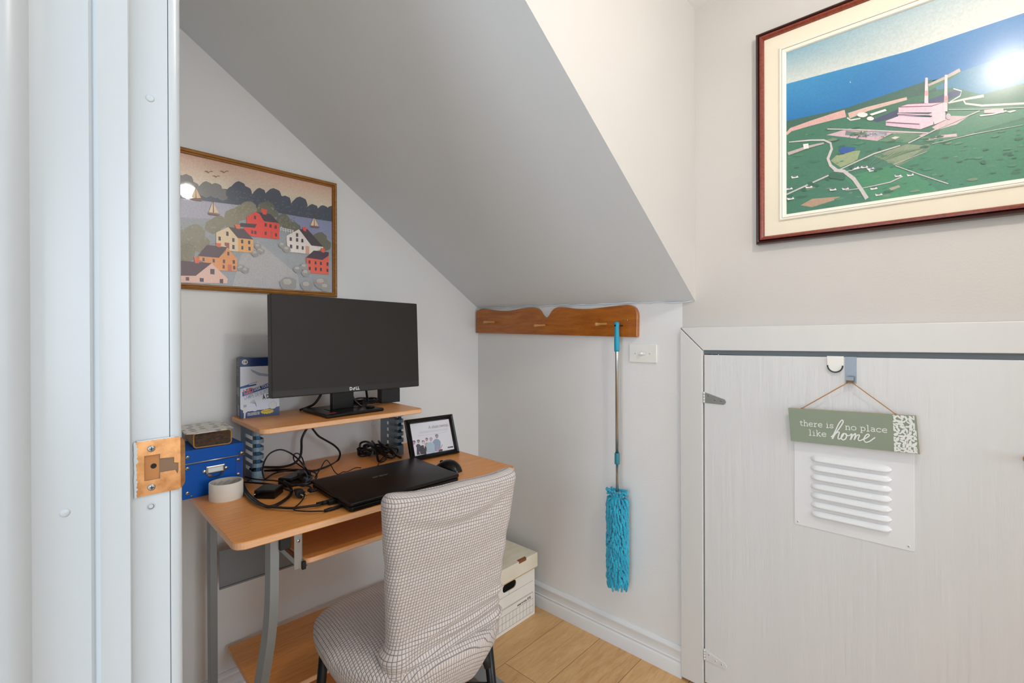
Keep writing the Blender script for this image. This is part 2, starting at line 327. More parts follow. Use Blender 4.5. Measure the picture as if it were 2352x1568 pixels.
ART={
 'village':[
(0,['c9a48f', 'e0dcc6'],[3130,18380,9360,18430,9350,17010,3120,16860]),
(0,'8b8c96',[3120,16860,9350,17010,9340,13770,3110,13600]),
(1,'4a4f5a',[3120,17140,3920,17340,4460,17090,5440,17200,6440,17090,7310,16960,8090,16950,9350,17100,9350,16680,6870,16690,5700,16720,4640,16660,3120,16540]),
(2,'4a4f5a',[9170,17100,9160,17010,9110,16910,9010,16850,8920,16810,8820,16830,8740,16850,8670,16920,8670,17010,8680,17110,8750,17190,8820,17270,8920,17320,9020,17300,9110,17270,9150,17190]),
(2,'77736f',[3690,17120,3680,17000,3640,16890,3550,16820,3460,16770,3380,16790,3290,16820,3230,16900,3230,17010,3240,17120,3300,17220,3370,17310,3460,17370,3550,17350,3640,17320,3670,17220]),
(2,'77736f',[4140,17150,4130,17060,4100,16970,4020,16920,3950,16870,3880,16890,3810,16920,3760,16980,3760,17070,3770,17160,3820,17240,3880,17310,3950,17350,4020,17340,4090,17310,4120,17230]),
(2,'77736f',[4320,17200,4320,17100,4280,17000,4200,16940,4120,16890,4040,16910,3970,16940,3910,17000,3910,17100,3920,17200,3980,17280,4040,17360,4120,17410,4200,17390,4270,17370,4310,17280]),
(2,'77736f',[4480,17030,4480,16950,4450,16870,4380,16830,4320,16790,4250,16800,4200,16830,4150,16880,4150,16960,4160,17040,4200,17100,4250,17160,4320,17210,4380,17190,4440,17170,4470,17100]),
(2,'77736f',[4880,17080,4880,16980,4830,16880,4750,16820,4670,16770,4590,16800,4510,16820,4450,16890,4450,16990,4460,17090,4520,17170,4580,17250,4670,17310,4750,17290,4830,17260,4870,17170]),
(2,'77736f',[5140,17110,5140,17010,5100,16910,5020,16860,4940,16810,4860,16830,4790,16860,4730,16920,4730,17020,4740,17110,4800,17190,4860,17270,4940,17310,5020,17300,5100,17270,5130,17190]),
(2,'77736f',[5320,17000,5310,16930,5280,16850,5220,16810,5150,16770,5090,16790,5030,16810,4990,16860,4990,16930,4990,17010,5040,17070,5090,17130,5160,17170,5220,17150,5280,17130,5310,17070]),
(2,'4a4f5a',[5870,17300,5860,17190,5820,17090,5720,17020,5630,16970,5540,16990,5460,17020,5400,17090,5400,17190,5410,17300,5470,17390,5540,17470,5630,17530,5730,17510,5810,17480,5850,17390]),
(2,'4a4f5a',[5620,17140,5620,17050,5580,16970,5510,16920,5440,16880,5370,16900,5300,16920,5250,16970,5250,17060,5260,17140,5310,17210,5370,17280,5440,17320,5510,17300,5580,17280,5610,17210]),
(2,'4a4f5a',[6050,17190,6050,17090,6000,16990,5920,16940,5830,16890,5750,16910,5670,16930,5610,17000,5610,17100,5610,17200,5680,17280,5740,17360,5830,17410,5920,17390,6000,17360,6040,17280]),
(2,'4a4f5a',[6510,17250,6500,17160,6460,17070,6380,17020,6300,16970,6220,16990,6150,17020,6100,17070,6100,17160,6100,17250,6160,17330,6220,17400,6300,17450,6380,17430,6460,17410,6490,17330]),
(2,'4a4f5a',[6360,17070,6360,16990,6320,16900,6240,16850,6160,16810,6090,16830,6020,16850,5970,16910,5970,16990,5970,17080,6030,17150,6090,17220,6170,17260,6240,17250,6320,17220,6350,17150]),
(2,'4a4f5a',[7040,17290,7030,17170,6980,17050,6870,16980,6760,16920,6660,16950,6560,16980,6480,17050,6480,17170,6490,17290,6570,17390,6650,17480,6760,17540,6870,17520,6970,17490,7020,17390]),
(2,'4a4f5a',[7240,17100,7230,16990,7180,16870,7080,16810,6980,16760,6880,16780,6780,16810,6710,16880,6710,16990,6720,17110,6800,17200,6870,17290,6980,17340,7080,17320,7180,17290,7220,17200]),
(2,'4a4f5a',[7380,17160,7370,17070,7330,16980,7250,16930,7160,16890,7080,16900,7000,16930,6950,16990,6950,17080,6950,17170,7010,17240,7080,17310,7160,17360,7250,17340,7330,17320,7360,17240]),
(2,'4a4f5a',[7990,17170,7980,17050,7920,16930,7810,16860,7690,16800,7580,16820,7480,16860,7400,16930,7400,17050,7410,17170,7490,17270,7580,17370,7700,17430,7810,17410,7920,17370,7960,17270]),
(2,'4a4f5a',[7760,17040,7750,16950,7710,16860,7620,16810,7540,16760,7460,16780,7380,16810,7320,16870,7320,16960,7320,17050,7390,17130,7450,17200,7540,17250,7630,17230,7710,17200,7740,17130]),
(2,'4a4f5a',[8400,17050,8390,16950,8350,16860,8260,16800,8170,16760,8080,16780,8000,16800,7940,16860,7930,16960,7940,17050,8010,17130,8080,17200,8170,17250,8260,17230,8350,17210,8380,17130]),
(2,'4a4f5a',[8810,17080,8810,16990,8760,16900,8670,16840,8580,16800,8490,16820,8410,16840,8350,16900,8350,16990,8350,17090,8420,17160,8490,17240,8580,17280,8670,17270,8760,17240,8790,17160]),
(2,'4a4f5a',[8120,16950,8110,16880,8080,16800,8000,16750,7930,16720,7860,16730,7790,16750,7740,16810,7740,16880,7740,16960,7800,17030,7850,17090,7930,17130,8000,17110,8070,17090,8100,17020]),
(3,'a8a4ae',[3120,16540,4640,16660,5700,16720,5690,16220,3120,15910]),
(3,'8a8da6',[6790,16670,9350,16720,9350,15890,7610,16200,6940,16440]),
(3,'989a9c',[3120,15910,5690,16220,6940,16440,7610,16200,9350,15890,9340,13680,3110,13600]),
(4,'aaa6a4',[6230,15580,7610,14530,7680,13990,5430,13950,5690,15010]),
(4,'8a826c',[3760,15440,3750,15290,3680,15150,3550,15080,3420,15030,3310,15090,3200,15150,3130,15270,3160,15420,3190,15560,3310,15650,3420,15730,3560,15760,3660,15680,3760,15580]),
(4,'8a826c',[4260,15310,4250,15160,4180,15020,4040,14950,3910,14900,3790,14960,3680,15020,3600,15140,3630,15290,3670,15440,3790,15530,3910,15610,4050,15640,4160,15560,4260,15460]),
(4,'8a826c',[4640,15570,4630,15430,4570,15290,4430,15230,4300,15180,4190,15230,4090,15290,4020,15400,4040,15540,4080,15680,4190,15770,4310,15850,4450,15870,4550,15800,4640,15710]),
(4,'8a826c',[5100,15910,5100,15810,5050,15710,4950,15660,4850,15620,4760,15660,4680,15700,4620,15780,4650,15890,4670,15990,4760,16060,4850,16120,4950,16140,5030,16080,5110,16020]),
(4,'8a826c',[5230,16070,5230,15980,5180,15890,5090,15850,5000,15810,4930,15850,4850,15880,4810,15960,4820,16050,4850,16140,4930,16200,5010,16250,5100,16270,5170,16220,5230,16170]),
(4,'8a826c',[5660,16360,5660,16260,5610,16160,5510,16110,5410,16070,5320,16110,5240,16150,5190,16220,5210,16330,5240,16430,5320,16490,5410,16550,5520,16580,5590,16520,5660,16460]),
(4,'8a826c',[5880,16470,5870,16360,5820,16260,5710,16200,5600,16160,5510,16200,5420,16240,5360,16320,5390,16430,5420,16540,5510,16610,5600,16680,5720,16700,5800,16640,5880,16580]),
(4,'8a826c',[6180,16710,6170,16600,6120,16490,6010,16430,5900,16390,5800,16430,5710,16470,5650,16550,5680,16660,5710,16770,5800,16850,5900,16910,6020,16940,6100,16880,6180,16820]),
(4,'8a826c',[6290,16580,6280,16500,6240,16420,6160,16380,6070,16340,6000,16370,5930,16400,5890,16470,5900,16550,5930,16630,6000,16690,6070,16740,6160,16760,6230,16710,6290,16660]),
(4,'6e6a58',[6790,16790,6790,16670,6720,16550,6600,16490,6480,16440,6370,16480,6270,16520,6200,16610,6230,16740,6260,16860,6370,16940,6480,17010,6610,17040,6710,16980,6800,16910]),
(4,'6e6a58',[6930,16660,6930,16600,6900,16550,6840,16520,6780,16490,6730,16510,6680,16540,6650,16580,6660,16640,6680,16700,6730,16730,6780,16770,6840,16780,6890,16750,6930,16720]),
(4,'8a826c',[5650,16110,5640,16020,5590,15920,5500,15880,5410,15840,5330,15880,5250,15910,5210,15990,5220,16080,5250,16180,5330,16240,5410,16290,5510,16310,5580,16260,5650,16200]),
(4,'8a826c',[4760,15280,4760,15160,4700,15050,4590,15000,4480,14960,4390,15000,4300,15060,4240,15150,4270,15260,4300,15380,4390,15450,4490,15510,4600,15530,4690,15470,4770,15390]),
(4,'8a826c',[4350,14920,4340,14810,4290,14700,4180,14650,4080,14610,3990,14660,3900,14710,3850,14800,3870,14920,3900,15030,3990,15090,4080,15150,4190,15170,4280,15110,4350,15030]),
(4,'8a826c',[3840,14790,3840,14680,3780,14580,3680,14530,3590,14490,3500,14540,3420,14590,3360,14680,3390,14790,3410,14900,3500,14970,3590,15020,3690,15040,3770,14980,3840,14900]),
(4,'6e6a58',[7310,16500,7310,16410,7260,16310,7160,16270,7060,16230,6970,16260,6890,16300,6840,16370,6860,16470,6890,16560,6970,16620,7060,16680,7170,16700,7240,16650,7310,16590]),
(4,'6e6a58',[7430,16360,7420,16290,7380,16210,7290,16170,7210,16140,7140,16160,7070,16190,7020,16260,7040,16340,7060,16420,7140,16470,7210,16520,7300,16530,7370,16490,7430,16440]),
(4,'6e6a58',[7660,16290,7650,16210,7610,16130,7520,16090,7440,16050,7360,16080,7290,16120,7240,16180,7260,16260,7290,16340,7360,16390,7440,16440,7530,16460,7600,16410,7660,16370]),
(4,'6e6a58',[8730,16010,8720,15900,8660,15800,8540,15750,8420,15710,8310,15750,8220,15790,8150,15870,8180,15980,8210,16090,8320,16160,8420,16220,8550,16240,8640,16180,8730,16120]),
(4,'6e6a58',[8900,15790,8890,15700,8840,15610,8730,15560,8630,15530,8540,15560,8450,15600,8400,15670,8420,15770,8450,15860,8540,15920,8630,15970,8740,15990,8820,15940,8900,15880]),
(4,'6e6a58',[7720,16300,7720,16250,7700,16210,7650,16190,7600,16170,7560,16180,7520,16200,7490,16240,7500,16280,7520,16330,7560,16350,7600,16380,7650,16390,7690,16370,7720,16340]),
(4,'9a927a',[4070,15610,4060,15590,4030,15570,4010,15590,4010,15610,4030,15630,4060,15630]),
(4,'5a616c',[7000,16820,7000,16810,6980,16800,6970,16810,6970,16820,6980,16830,7000,16830]),
(4,'9a927a',[4420,15760,4420,15750,4390,15740,4380,15750,4380,15760,4400,15770,4420,15780]),
(4,'968e72',[6050,16480,6040,16460,6020,16450,6010,16460,6010,16480,6030,16480,6040,16490]),
(4,'5a616c',[5800,17000,5790,16980,5750,16960,5730,16980,5720,17000,5760,17020,5790,17030]),
(4,'9a927a',[4670,15450,4660,15430,4630,15420,4610,15430,4610,15450,4630,15470,4660,15470]),
(4,'5a616c',[6340,16930,6330,16900,6300,16890,6280,16900,6270,16930,6300,16940,6330,16950]),
(4,'9a927a',[3650,15420,3640,15410,3630,15400,3620,15410,3610,15420,3630,15430,3640,15430]),
(4,'5a616c',[8080,17030,8070,17000,8030,16990,8000,17000,8000,17030,8030,17050,8070,17060]),
(4,'7e7a64',[7000,16400,6990,16380,6960,16370,6940,16380,6940,16400,6960,16410,6990,16420]),
(4,'5a616c',[6750,16830,6740,16820,6730,16810,6710,16820,6710,16830,6730,16840,6740,16840]),
(4,'9a927a',[3700,15120,3700,15100,3670,15090,3650,15110,3640,15130,3670,15140,3700,15140]),
(4,'5a616c',[5490,17150,5480,17130,5460,17110,5440,17130,5430,17150,5460,17160,5480,17160]),
(4,'5a616c',[5720,17010,5710,16980,5680,16970,5650,16980,5650,17010,5680,17030,5710,17030]),
(4,'9a927a',[4090,15110,4080,15100,4070,15100,4060,15110,4060,15120,4070,15120,4080,15120]),
(4,'9a927a',[3780,15100,3770,15080,3740,15070,3720,15080,3720,15110,3740,15120,3770,15130]),
(4,'5a616c',[7180,16920,7170,16900,7150,16890,7140,16900,7140,16920,7160,16930,7170,16930]),
(4,'5a616c',[8750,16720,8740,16700,8720,16690,8710,16700,8700,16720,8720,16730,8740,16730]),
(4,'968e72',[6750,16820,6750,16800,6720,16790,6700,16800,6690,16820,6720,16840,6750,16840]),
(4,'5a616c',[6570,16920,6570,16900,6540,16880,6520,16900,6510,16920,6540,16930,6570,16940]),
(4,'968e72',[5580,16550,5570,16530,5540,16510,5520,16530,5510,16550,5540,16570,5570,16570]),
(4,'9a927a',[4180,15360,4180,15340,4140,15320,4120,15340,4120,15370,4150,15380,4180,15390]),
(4,'9a927a',[3550,14890,3540,14880,3530,14870,3510,14880,3510,14890,3530,14900,3540,14900]),
(4,'9a927a',[3830,15270,3820,15260,3800,15250,3790,15260,3790,15270,3800,15280,3820,15280]),
(4,'5a616c',[7450,17090,7440,17060,7400,17040,7380,17060,7370,17080,7400,17100,7440,17110]),
(4,'5a616c',[7970,16820,7960,16800,7930,16780,7910,16800,7900,16820,7930,16830,7960,16840]),
(4,'968e72',[5780,16420,5780,16410,5750,16390,5740,16410,5730,16420,5750,16430,5780,16440]),
(4,'5a616c',[8640,16940,8630,16920,8600,16910,8580,16920,8580,16940,8610,16950,8630,16960]),
(4,'7e7a64',[7160,16310,7160,16290,7140,16280,7120,16290,7120,16310,7140,16320,7160,16320]),
(4,'7e7a64',[7120,16560,7110,16530,7070,16510,7040,16530,7040,16560,7070,16580,7110,16580]),
(4,'5a616c',[8580,16730,8570,16710,8530,16690,8510,16710,8500,16730,8540,16750,8570,16750]),
(4,'5a616c',[5640,17100,5630,17080,5610,17070,5590,17080,5590,17100,5610,17110,5630,17120]),
(4,'968e72',[6770,16770,6760,16760,6740,16750,6730,16760,6730,16770,6740,16780,6760,16780]),
(4,'9a927a',[3720,15610,3720,15590,3690,15580,3680,15590,3680,15610,3700,15620,3720,15620]),
(4,'968e72',[5550,16500,5540,16480,5510,16470,5490,16480,5490,16500,5510,16520,5540,16520]),
(4,'968e72',[5960,16390,5950,16380,5930,16370,5920,16380,5920,16390,5930,16400,5950,16400]),
(4,'968e72',[6500,16490,6490,16470,6460,16450,6440,16470,6440,16490,6460,16500,6490,16500]),
(4,'5a616c',[5600,17000,5590,16990,5570,16980,5560,16990,5560,17000,5580,17010,5590,17010]),
(4,'968e72',[5560,16370,5560,16350,5540,16340,5530,16350,5520,16370,5540,16380,5560,16380]),
(4,'5a616c',[5980,17010,5980,16990,5950,16980,5930,16990,5930,17010,5950,17020,5980,17030]),
(4,'9a927a',[3780,15230,3770,15200,3740,15190,3720,15210,3720,15230,3740,15250,3770,15250]),
(4,'9a927a',[4940,15860,4930,15830,4890,15810,4870,15830,4860,15860,4900,15880,4930,15880]),
(4,'7e7a64',[7270,16390,7260,16370,7230,16350,7210,16370,7210,16390,7230,16400,7260,16400]),
(4,'7e7a64',[7000,16290,7000,16270,6960,16260,6950,16270,6940,16290,6970,16310,7000,16310]),
(4,'5a616c',[7760,16850,7760,16840,7740,16830,7720,16840,7720,16850,7740,16860,7760,16870]),
(4,'968e72',[6060,16580,6050,16560,6020,16540,6000,16560,6000,16580,6030,16600,6050,16600]),
(4,'5a616c',[7360,16990,7350,16970,7310,16950,7280,16970,7280,16990,7310,17010,7350,17020]),
(4,'5a616c',[8130,16840,8120,16820,8080,16800,8060,16820,8050,16840,8080,16860,8120,16860]),
(4,'7e7a64',[6990,16310,6980,16290,6950,16270,6930,16290,6920,16310,6950,16320,6980,16330]),
(4,'968e72',[5990,16750,5980,16740,5960,16730,5950,16740,5950,16750,5970,16760,5980,16760]),
(4,'968e72',[5690,16700,5690,16680,5670,16670,5650,16680,5650,16700,5670,16710,5690,16710]),
(4,'9a927a',[4310,15760,4300,15740,4270,15720,4250,15740,4250,15760,4270,15780,4300,15780]),
(4,'5a616c',[7990,17100,7980,17070,7930,17050,7910,17070,7900,17100,7940,17120,7980,17130]),
(4,'9a927a',[4980,14870,4980,14850,4940,14830,4920,14850,4920,14880,4950,14890,4980,14890]),
(4,'5a616c',[6520,17070,6510,17040,6480,17030,6460,17040,6450,17070,6480,17080,6510,17090]),
(4,'5a616c',[6110,17120,6110,17100,6090,17100,6080,17100,6070,17120,6090,17130,6110,17130]),
(4,'7e7a64',[7520,16490,7510,16470,7470,16450,7450,16470,7440,16490,7480,16510,7510,16510]),
(4,'9a927a',[4280,15410,4280,15390,4250,15380,4230,15390,4230,15410,4250,15430,4280,15430]),
(4,'5a616c',[6220,16980,6220,16970,6200,16960,6180,16970,6180,16980,6200,16990,6220,16990]),
(4,'9a927a',[4920,15860,4920,15850,4900,15840,4890,15850,4890,15860,4900,15870,4920,15870]),
(4,'968e72',[5540,16590,5540,16560,5500,16550,5480,16560,5470,16590,5500,16600,5540,16610]),
(4,'968e72',[5740,16710,5740,16690,5720,16680,5700,16690,5700,16710,5720,16720,5740,16720]),
(4,'5a616c',[8050,16760,8040,16730,8000,16710,7970,16730,7960,16760,8000,16770,8040,16780]),
(4,'7e7a64',[7500,16270,7490,16250,7450,16230,7420,16250,7410,16280,7450,16290,7490,16300]),
(4,'7e7a64',[7010,16430,7010,16410,6980,16400,6970,16410,6970,16430,6990,16440,7010,16440]),
(4,'968e72',[6120,16650,6110,16630,6070,16610,6050,16630,6050,16650,6080,16670,6110,16680]),
(4,'9a927a',[3820,15440,3820,15420,3800,15410,3780,15420,3780,15440,3800,15450,3820,15450]),
(4,'968e72',[6210,16630,6200,16620,6180,16610,6170,16620,6170,16630,6180,16640,6200,16640]),
(4,'9a927a',[3990,15570,3980,15550,3960,15540,3950,15550,3940,15570,3960,15580,3990,15580]),
(4,'5a616c',[7720,16880,7710,16860,7690,16860,7680,16860,7670,16880,7690,16890,7710,16890]),
(4,'968e72',[5910,16570,5900,16550,5870,16540,5850,16550,5850,16570,5870,16580,5900,16590]),
(4,'968e72',[6650,16580,6640,16560,6620,16550,6610,16570,6600,16580,6620,16590,6640,16590]),
(4,'9a927a',[4010,15720,4000,15700,3980,15690,3960,15700,3960,15720,3980,15730,4000,15730]),
(4,'9a927a',[4810,15530,4810,15510,4770,15500,4750,15510,4750,15540,4780,15550,4810,15550]),
(4,'9a927a',[3660,14980,3660,14970,3640,14960,3630,14970,3630,14990,3640,14990,3660,15000]),
(4,'9a927a',[3640,15670,3630,15640,3600,15630,3580,15650,3580,15670,3600,15680,3630,15690]),
(4,'5a616c',[5890,17110,5890,17090,5870,17090,5860,17090,5860,17110,5870,17110,5890,17120]),
(4,'7e7a64',[7520,16370,7510,16360,7490,16340,7470,16360,7470,16380,7490,16390,7520,16390]),
(4,'7e7a64',[7250,16550,7240,16520,7210,16510,7190,16520,7180,16550,7210,16560,7240,16570]),
(4,'9a927a',[3910,15410,3900,15390,3880,15380,3870,15390,3870,15410,3880,15420,3900,15420]),
(4,'5a616c',[7380,16820,7380,16800,7340,16780,7320,16800,7320,16820,7350,16840,7380,16840]),
(4,'5a616c',[7630,17110,7620,17090,7590,17070,7570,17090,7570,17110,7590,17120,7620,17120]),
(4,'7e7a64',[7350,16240,7340,16210,7300,16200,7280,16210,7270,16240,7310,16250,7340,16260]),
(4,'5a616c',[5890,17020,5880,16990,5850,16980,5830,16990,5830,17020,5850,17030,5880,17040]),
(4,'5a616c',[6460,16900,6450,16880,6430,16870,6410,16880,6410,16900,6430,16910,6450,16910]),
(4,'968e72',[6170,16410,6170,16400,6150,16390,6140,16400,6140,16410,6150,16420,6170,16420]),
(4,'5a616c',[7950,16870,7950,16850,7930,16840,7910,16850,7910,16870,7930,16870,7950,16880]),
(4,'5a616c',[6100,16980,6090,16950,6050,16940,6030,16950,6020,16980,6050,17000,6090,17000]),
(4,'5a616c',[6060,16930,6060,16910,6030,16900,6010,16910,6010,16930,6030,16940,6060,16950]),
(4,'7e7a64',[7530,16250,7520,16230,7490,16210,7460,16230,7460,16260,7490,16270,7520,16280]),
(4,'9a927a',[3610,14890,3600,14870,3580,14860,3570,14880,3570,14890,3590,14900,3600,14900]),
(4,'9a927a',[4440,14830,4440,14810,4410,14800,4400,14820,4390,14840,4410,14850,4440,14850]),
(4,'7e7a64',[7500,16610,7500,16590,7470,16580,7450,16590,7450,16610,7470,16620,7500,16630]),
(4,'7e7a64',[7390,16220,7380,16200,7360,16190,7340,16200,7340,16220,7360,16230,7380,16230]),
(4,'9a927a',[4910,15320,4910,15300,4880,15290,4860,15310,4860,15330,4880,15340,4910,15340]),
(4,'7e7a64',[7070,16550,7060,16520,7020,16500,7000,16520,6990,16550,7030,16570,7060,16570]),
(4,'9a927a',[3800,14890,3800,14870,3780,14870,3770,14880,3770,14890,3780,14900,3800,14900]),
(4,'5a616c',[6350,17140,6350,17120,6320,17110,6310,17120,6300,17140,6320,17150,6350,17150]),
(4,'968e72',[6050,16370,6040,16360,6030,16350,6020,16360,6010,16370,6030,16380,6040,16380]),
(4,'5a616c',[5880,16970,5870,16960,5850,16950,5840,16960,5840,16970,5860,16980,5870,16990]),
(4,'968e72',[6160,16560,6150,16530,6120,16520,6090,16530,6090,16560,6120,16580,6150,16580]),
(4,'968e72',[6710,16850,6700,16830,6680,16820,6660,16830,6660,16850,6680,16860,6700,16870]),
(4,'7e7a64',[7190,16470,7180,16450,7150,16440,7130,16450,7130,16470,7150,16490,7180,16490]),
(4,'5a616c',[8200,16870,8200,16850,8180,16850,8160,16850,8160,16870,8180,16880,8200,16880]),
(4,'7e7a64',[7260,16500,7250,16480,7220,16460,7200,16480,7190,16500,7220,16510,7250,16520]),
(4,'7e7a64',[7150,16580,7150,16570,7120,16560,7110,16570,7110,16580,7130,16590,7150,16590]),
(4,'5a616c',[7110,17020,7100,17000,7060,16980,7040,17000,7030,17020,7060,17040,7100,17050]),
(4,'5a616c',[5500,17020,5490,17010,5480,17000,5470,17010,5460,17020,5480,17030,5490,17030]),
(4,'5a616c',[6140,17100,6130,17080,6100,17060,6080,17080,6070,17100,6100,17110,6130,17120]),
(4,'7e7a64',[7170,16320,7160,16300,7130,16290,7120,16300,7110,16320,7140,16330,7160,16340]),
(4,'7e7a64',[7280,16600,7270,16570,7230,16560,7210,16570,7210,16600,7240,16610,7270,16620]),
(4,'5a616c',[5610,17170,5600,17140,5570,17120,5540,17140,5540,17160,5570,17180,5600,17190]),
(4,'968e72',[5930,16530,5930,16510,5900,16490,5870,16510,5870,16530,5900,16540,5930,16550]),
(4,'5a616c',[7720,16870,7700,16840,7660,16820,7630,16840,7630,16870,7670,16880,7710,16890]),
(4,'5a616c',[7260,16950,7250,16930,7210,16910,7180,16920,7180,16950,7210,16970,7250,16970]),
(4,'9a927a',[4490,14900,4480,14890,4460,14880,4450,14890,4440,14910,4460,14920,4480,14920]),
(4,'9a927a',[4860,15840,4850,15810,4820,15800,4790,15820,4790,15840,4820,15860,4850,15860]),
(4,'5a616c',[6870,17040,6860,17010,6830,17000,6800,17010,6800,17040,6830,17060,6860,17060]),
(4,'9a927a',[4630,15730,4620,15710,4590,15690,4570,15710,4570,15730,4590,15750,4620,15750]),
(4,'7e7a64',[7340,16520,7330,16510,7310,16500,7290,16510,7290,16530,7310,16540,7330,16540]),
(4,'9a927a',[3610,14750,3610,14730,3590,14720,3580,14740,3570,14750,3590,14760,3610,14760]),
(4,'7e7a64',[7070,16300,7060,16280,7030,16260,7000,16280,7000,16300,7030,16320,7060,16320]),
(4,'968e72',[6020,16780,6010,16760,5990,16750,5970,16760,5960,16780,5990,16790,6010,16790]),
(4,'9a927a',[4940,14880,4930,14850,4890,14840,4870,14860,4870,14880,4900,14900,4930,14900]),
(4,'7e7a64',[7050,16560,7050,16540,7020,16530,7010,16540,7010,16560,7030,16570,7050,16570]),
(4,'5a616c',[5800,16980,5800,16960,5780,16950,5770,16960,5770,16980,5780,16990,5800,16990]),
(4,'968e72',[5970,16660,5960,16630,5920,16610,5900,16630,5890,16660,5930,16680,5960,16680]),
(4,'5a616c',[8340,16910,8330,16880,8300,16870,8270,16880,8270,16910,8300,16920,8330,16930]),
(4,'5a616c',[7830,16790,7830,16780,7810,16770,7790,16780,7790,16790,7810,16800,7830,16810]),
(4,'9a927a',[4480,15330,4470,15310,4450,15300,4430,15310,4420,15340,4450,15350,4470,15350]),
(4,'968e72',[5880,16460,5870,16440,5840,16430,5810,16440,5810,16470,5840,16480,5870,16480]),
(4,'9a927a',[4380,15160,4370,15140,4350,15130,4340,15140,4330,15160,4350,15170,4370,15170]),
(4,'5a616c',[6710,16880,6700,16860,6670,16840,6640,16860,6640,16880,6670,16890,6700,16900]),
(4,'5a616c',[6930,16930,6930,16910,6900,16900,6880,16910,6870,16930,6900,16950,6930,16950]),
(4,'5a616c',[7500,16880,7490,16850,7460,16840,7440,16850,7440,16880,7460,16890,7490,16890]),
(4,'7e7a64',[7280,16600,7280,16590,7250,16580,7240,16590,7230,16600,7250,16610,7280,16620]),
(4,'968e72',[5570,16290,5560,16270,5530,16250,5510,16270,5510,16290,5530,16300,5560,16310]),
(4,'968e72',[5690,16720,5680,16690,5650,16680,5620,16690,5620,16720,5650,16740,5680,16740]),
(4,'9a927a',[4170,15250,4160,15220,4130,15210,4110,15230,4110,15250,4130,15260,4160,15260]),
(4,'9a927a',[4670,15680,4660,15650,4630,15640,4610,15660,4600,15680,4630,15700,4660,15700]),
(4,'968e72',[5890,16550,5880,16530,5840,16510,5820,16530,5810,16550,5840,16570,5880,16580]),
(4,'5a616c',[7690,16800,7680,16770,7640,16750,7610,16770,7600,16800,7640,16820,7680,16820]),
(4,'5a616c',[8030,16890,8020,16860,7980,16840,7950,16860,7950,16890,7980,16910,8020,16910]),
(4,'5a616c',[6730,16990,6720,16960,6680,16950,6660,16960,6650,16990,6690,17010,6720,17010]),
(4,'9a927a',[3590,15470,3590,15450,3560,15430,3540,15450,3540,15470,3560,15480,3590,15490]),
(4,'7e7a64',[7290,16580,7280,16550,7250,16540,7220,16550,7220,16580,7250,16590,7280,16600]),
(4,'7e7a64',[7120,16380,7110,16360,7090,16350,7070,16360,7070,16380,7090,16390,7110,16390]),
(4,'5a616c',[7790,17050,7790,17040,7770,17030,7760,17040,7750,17050,7770,17060,7790,17060]),
(4,'7e7a64',[7030,16250,7020,16220,6980,16210,6960,16220,6950,16250,6980,16270,7020,16270]),
(4,'5a616c',[6600,17070,6590,17050,6550,17030,6530,17050,6530,17070,6560,17080,6590,17090]),
(4,'7e7a64',[7380,16420,7370,16400,7340,16380,7320,16400,7320,16420,7350,16430,7370,16440]),
(4,'9a927a',[4570,15550,4560,15540,4540,15530,4530,15540,4530,15560,4540,15560,4560,15570]),
(4,'968e72',[5800,16320,5790,16290,5760,16280,5740,16300,5730,16320,5760,16330,5790,16340]),
(4,'5a616c',[5520,16980,5510,16970,5500,16960,5480,16970,5480,16980,5500,16990,5510,16990]),
(4,'9a927a',[4390,14980,4390,14970,4370,14960,4350,14970,4350,14990,4370,15000,4390,15000]),
(4,'9a927a',[4720,15710,4720,15700,4700,15690,4680,15700,4680,15720,4700,15730,4720,15730]),
(4,'7e7a64',[7150,16200,7150,16180,7130,16180,7120,16180,7110,16200,7130,16210,7150,16210]),
(4,'5a616c',[6560,16990,6550,16970,6530,16960,6510,16970,6510,16990,6530,17000,6550,17000]),
(4,'5a616c',[6840,16840,6830,16810,6790,16790,6770,16810,6760,16840,6800,16850,6830,16860]),
(4,'968e72',[5790,16490,5780,16480,5760,16470,5750,16480,5750,16490,5770,16500,5780,16500]),
(4,'5a616c',[8010,17010,8010,16990,7980,16980,7970,16990,7970,17010,7990,17020,8010,17020]),
(4,'7e7a64',[7030,16460,7020,16450,7000,16440,6990,16450,6980,16470,7000,16470,7020,16480]),
(4,'7e7a64',[7340,16540,7330,16530,7310,16520,7300,16530,7300,16540,7310,16550,7330,16550]),
(4,'7e7a64',[7040,16270,7030,16250,7000,16230,6980,16250,6970,16270,7000,16280,7030,16290]),
(4,'9a927a',[4210,15350,4210,15340,4190,15330,4180,15340,4170,15360,4190,15360,4210,15370]),
(4,'968e72',[5650,16510,5650,16500,5630,16490,5610,16500,5610,16510,5630,16520,5650,16520]),
(4,'9a927a',[4850,15290,4840,15270,4810,15260,4790,15270,4790,15290,4810,15300,4840,15310]),
(4,'968e72',[5470,16350,5460,16320,5430,16310,5410,16320,5400,16350,5430,16370,5460,16370]),
(4,'968e72',[6160,16440,6150,16420,6110,16400,6090,16420,6080,16440,6120,16460,6150,16470]),
(4,'5a616c',[5940,17050,5930,17040,5920,17030,5910,17040,5900,17050,5920,17060,5930,17060]),
(4,'5a616c',[5700,17160,5700,17150,5670,17130,5660,17150,5650,17160,5670,17180,5700,17180]),
(4,'5a616c',[6950,16850,6940,16820,6900,16810,6880,16820,6880,16840,6910,16860,6940,16870]),
(4,'5a616c',[7790,17040,7780,17020,7740,17000,7720,17020,7710,17040,7740,17060,7780,17070]),
(4,'968e72',[6190,16630,6180,16600,6140,16580,6120,16600,6110,16630,6150,16650,6180,16650]),
(4,'5a616c',[8390,17020,8380,17000,8360,16990,8350,17000,8340,17020,8360,17030,8380,17030]),
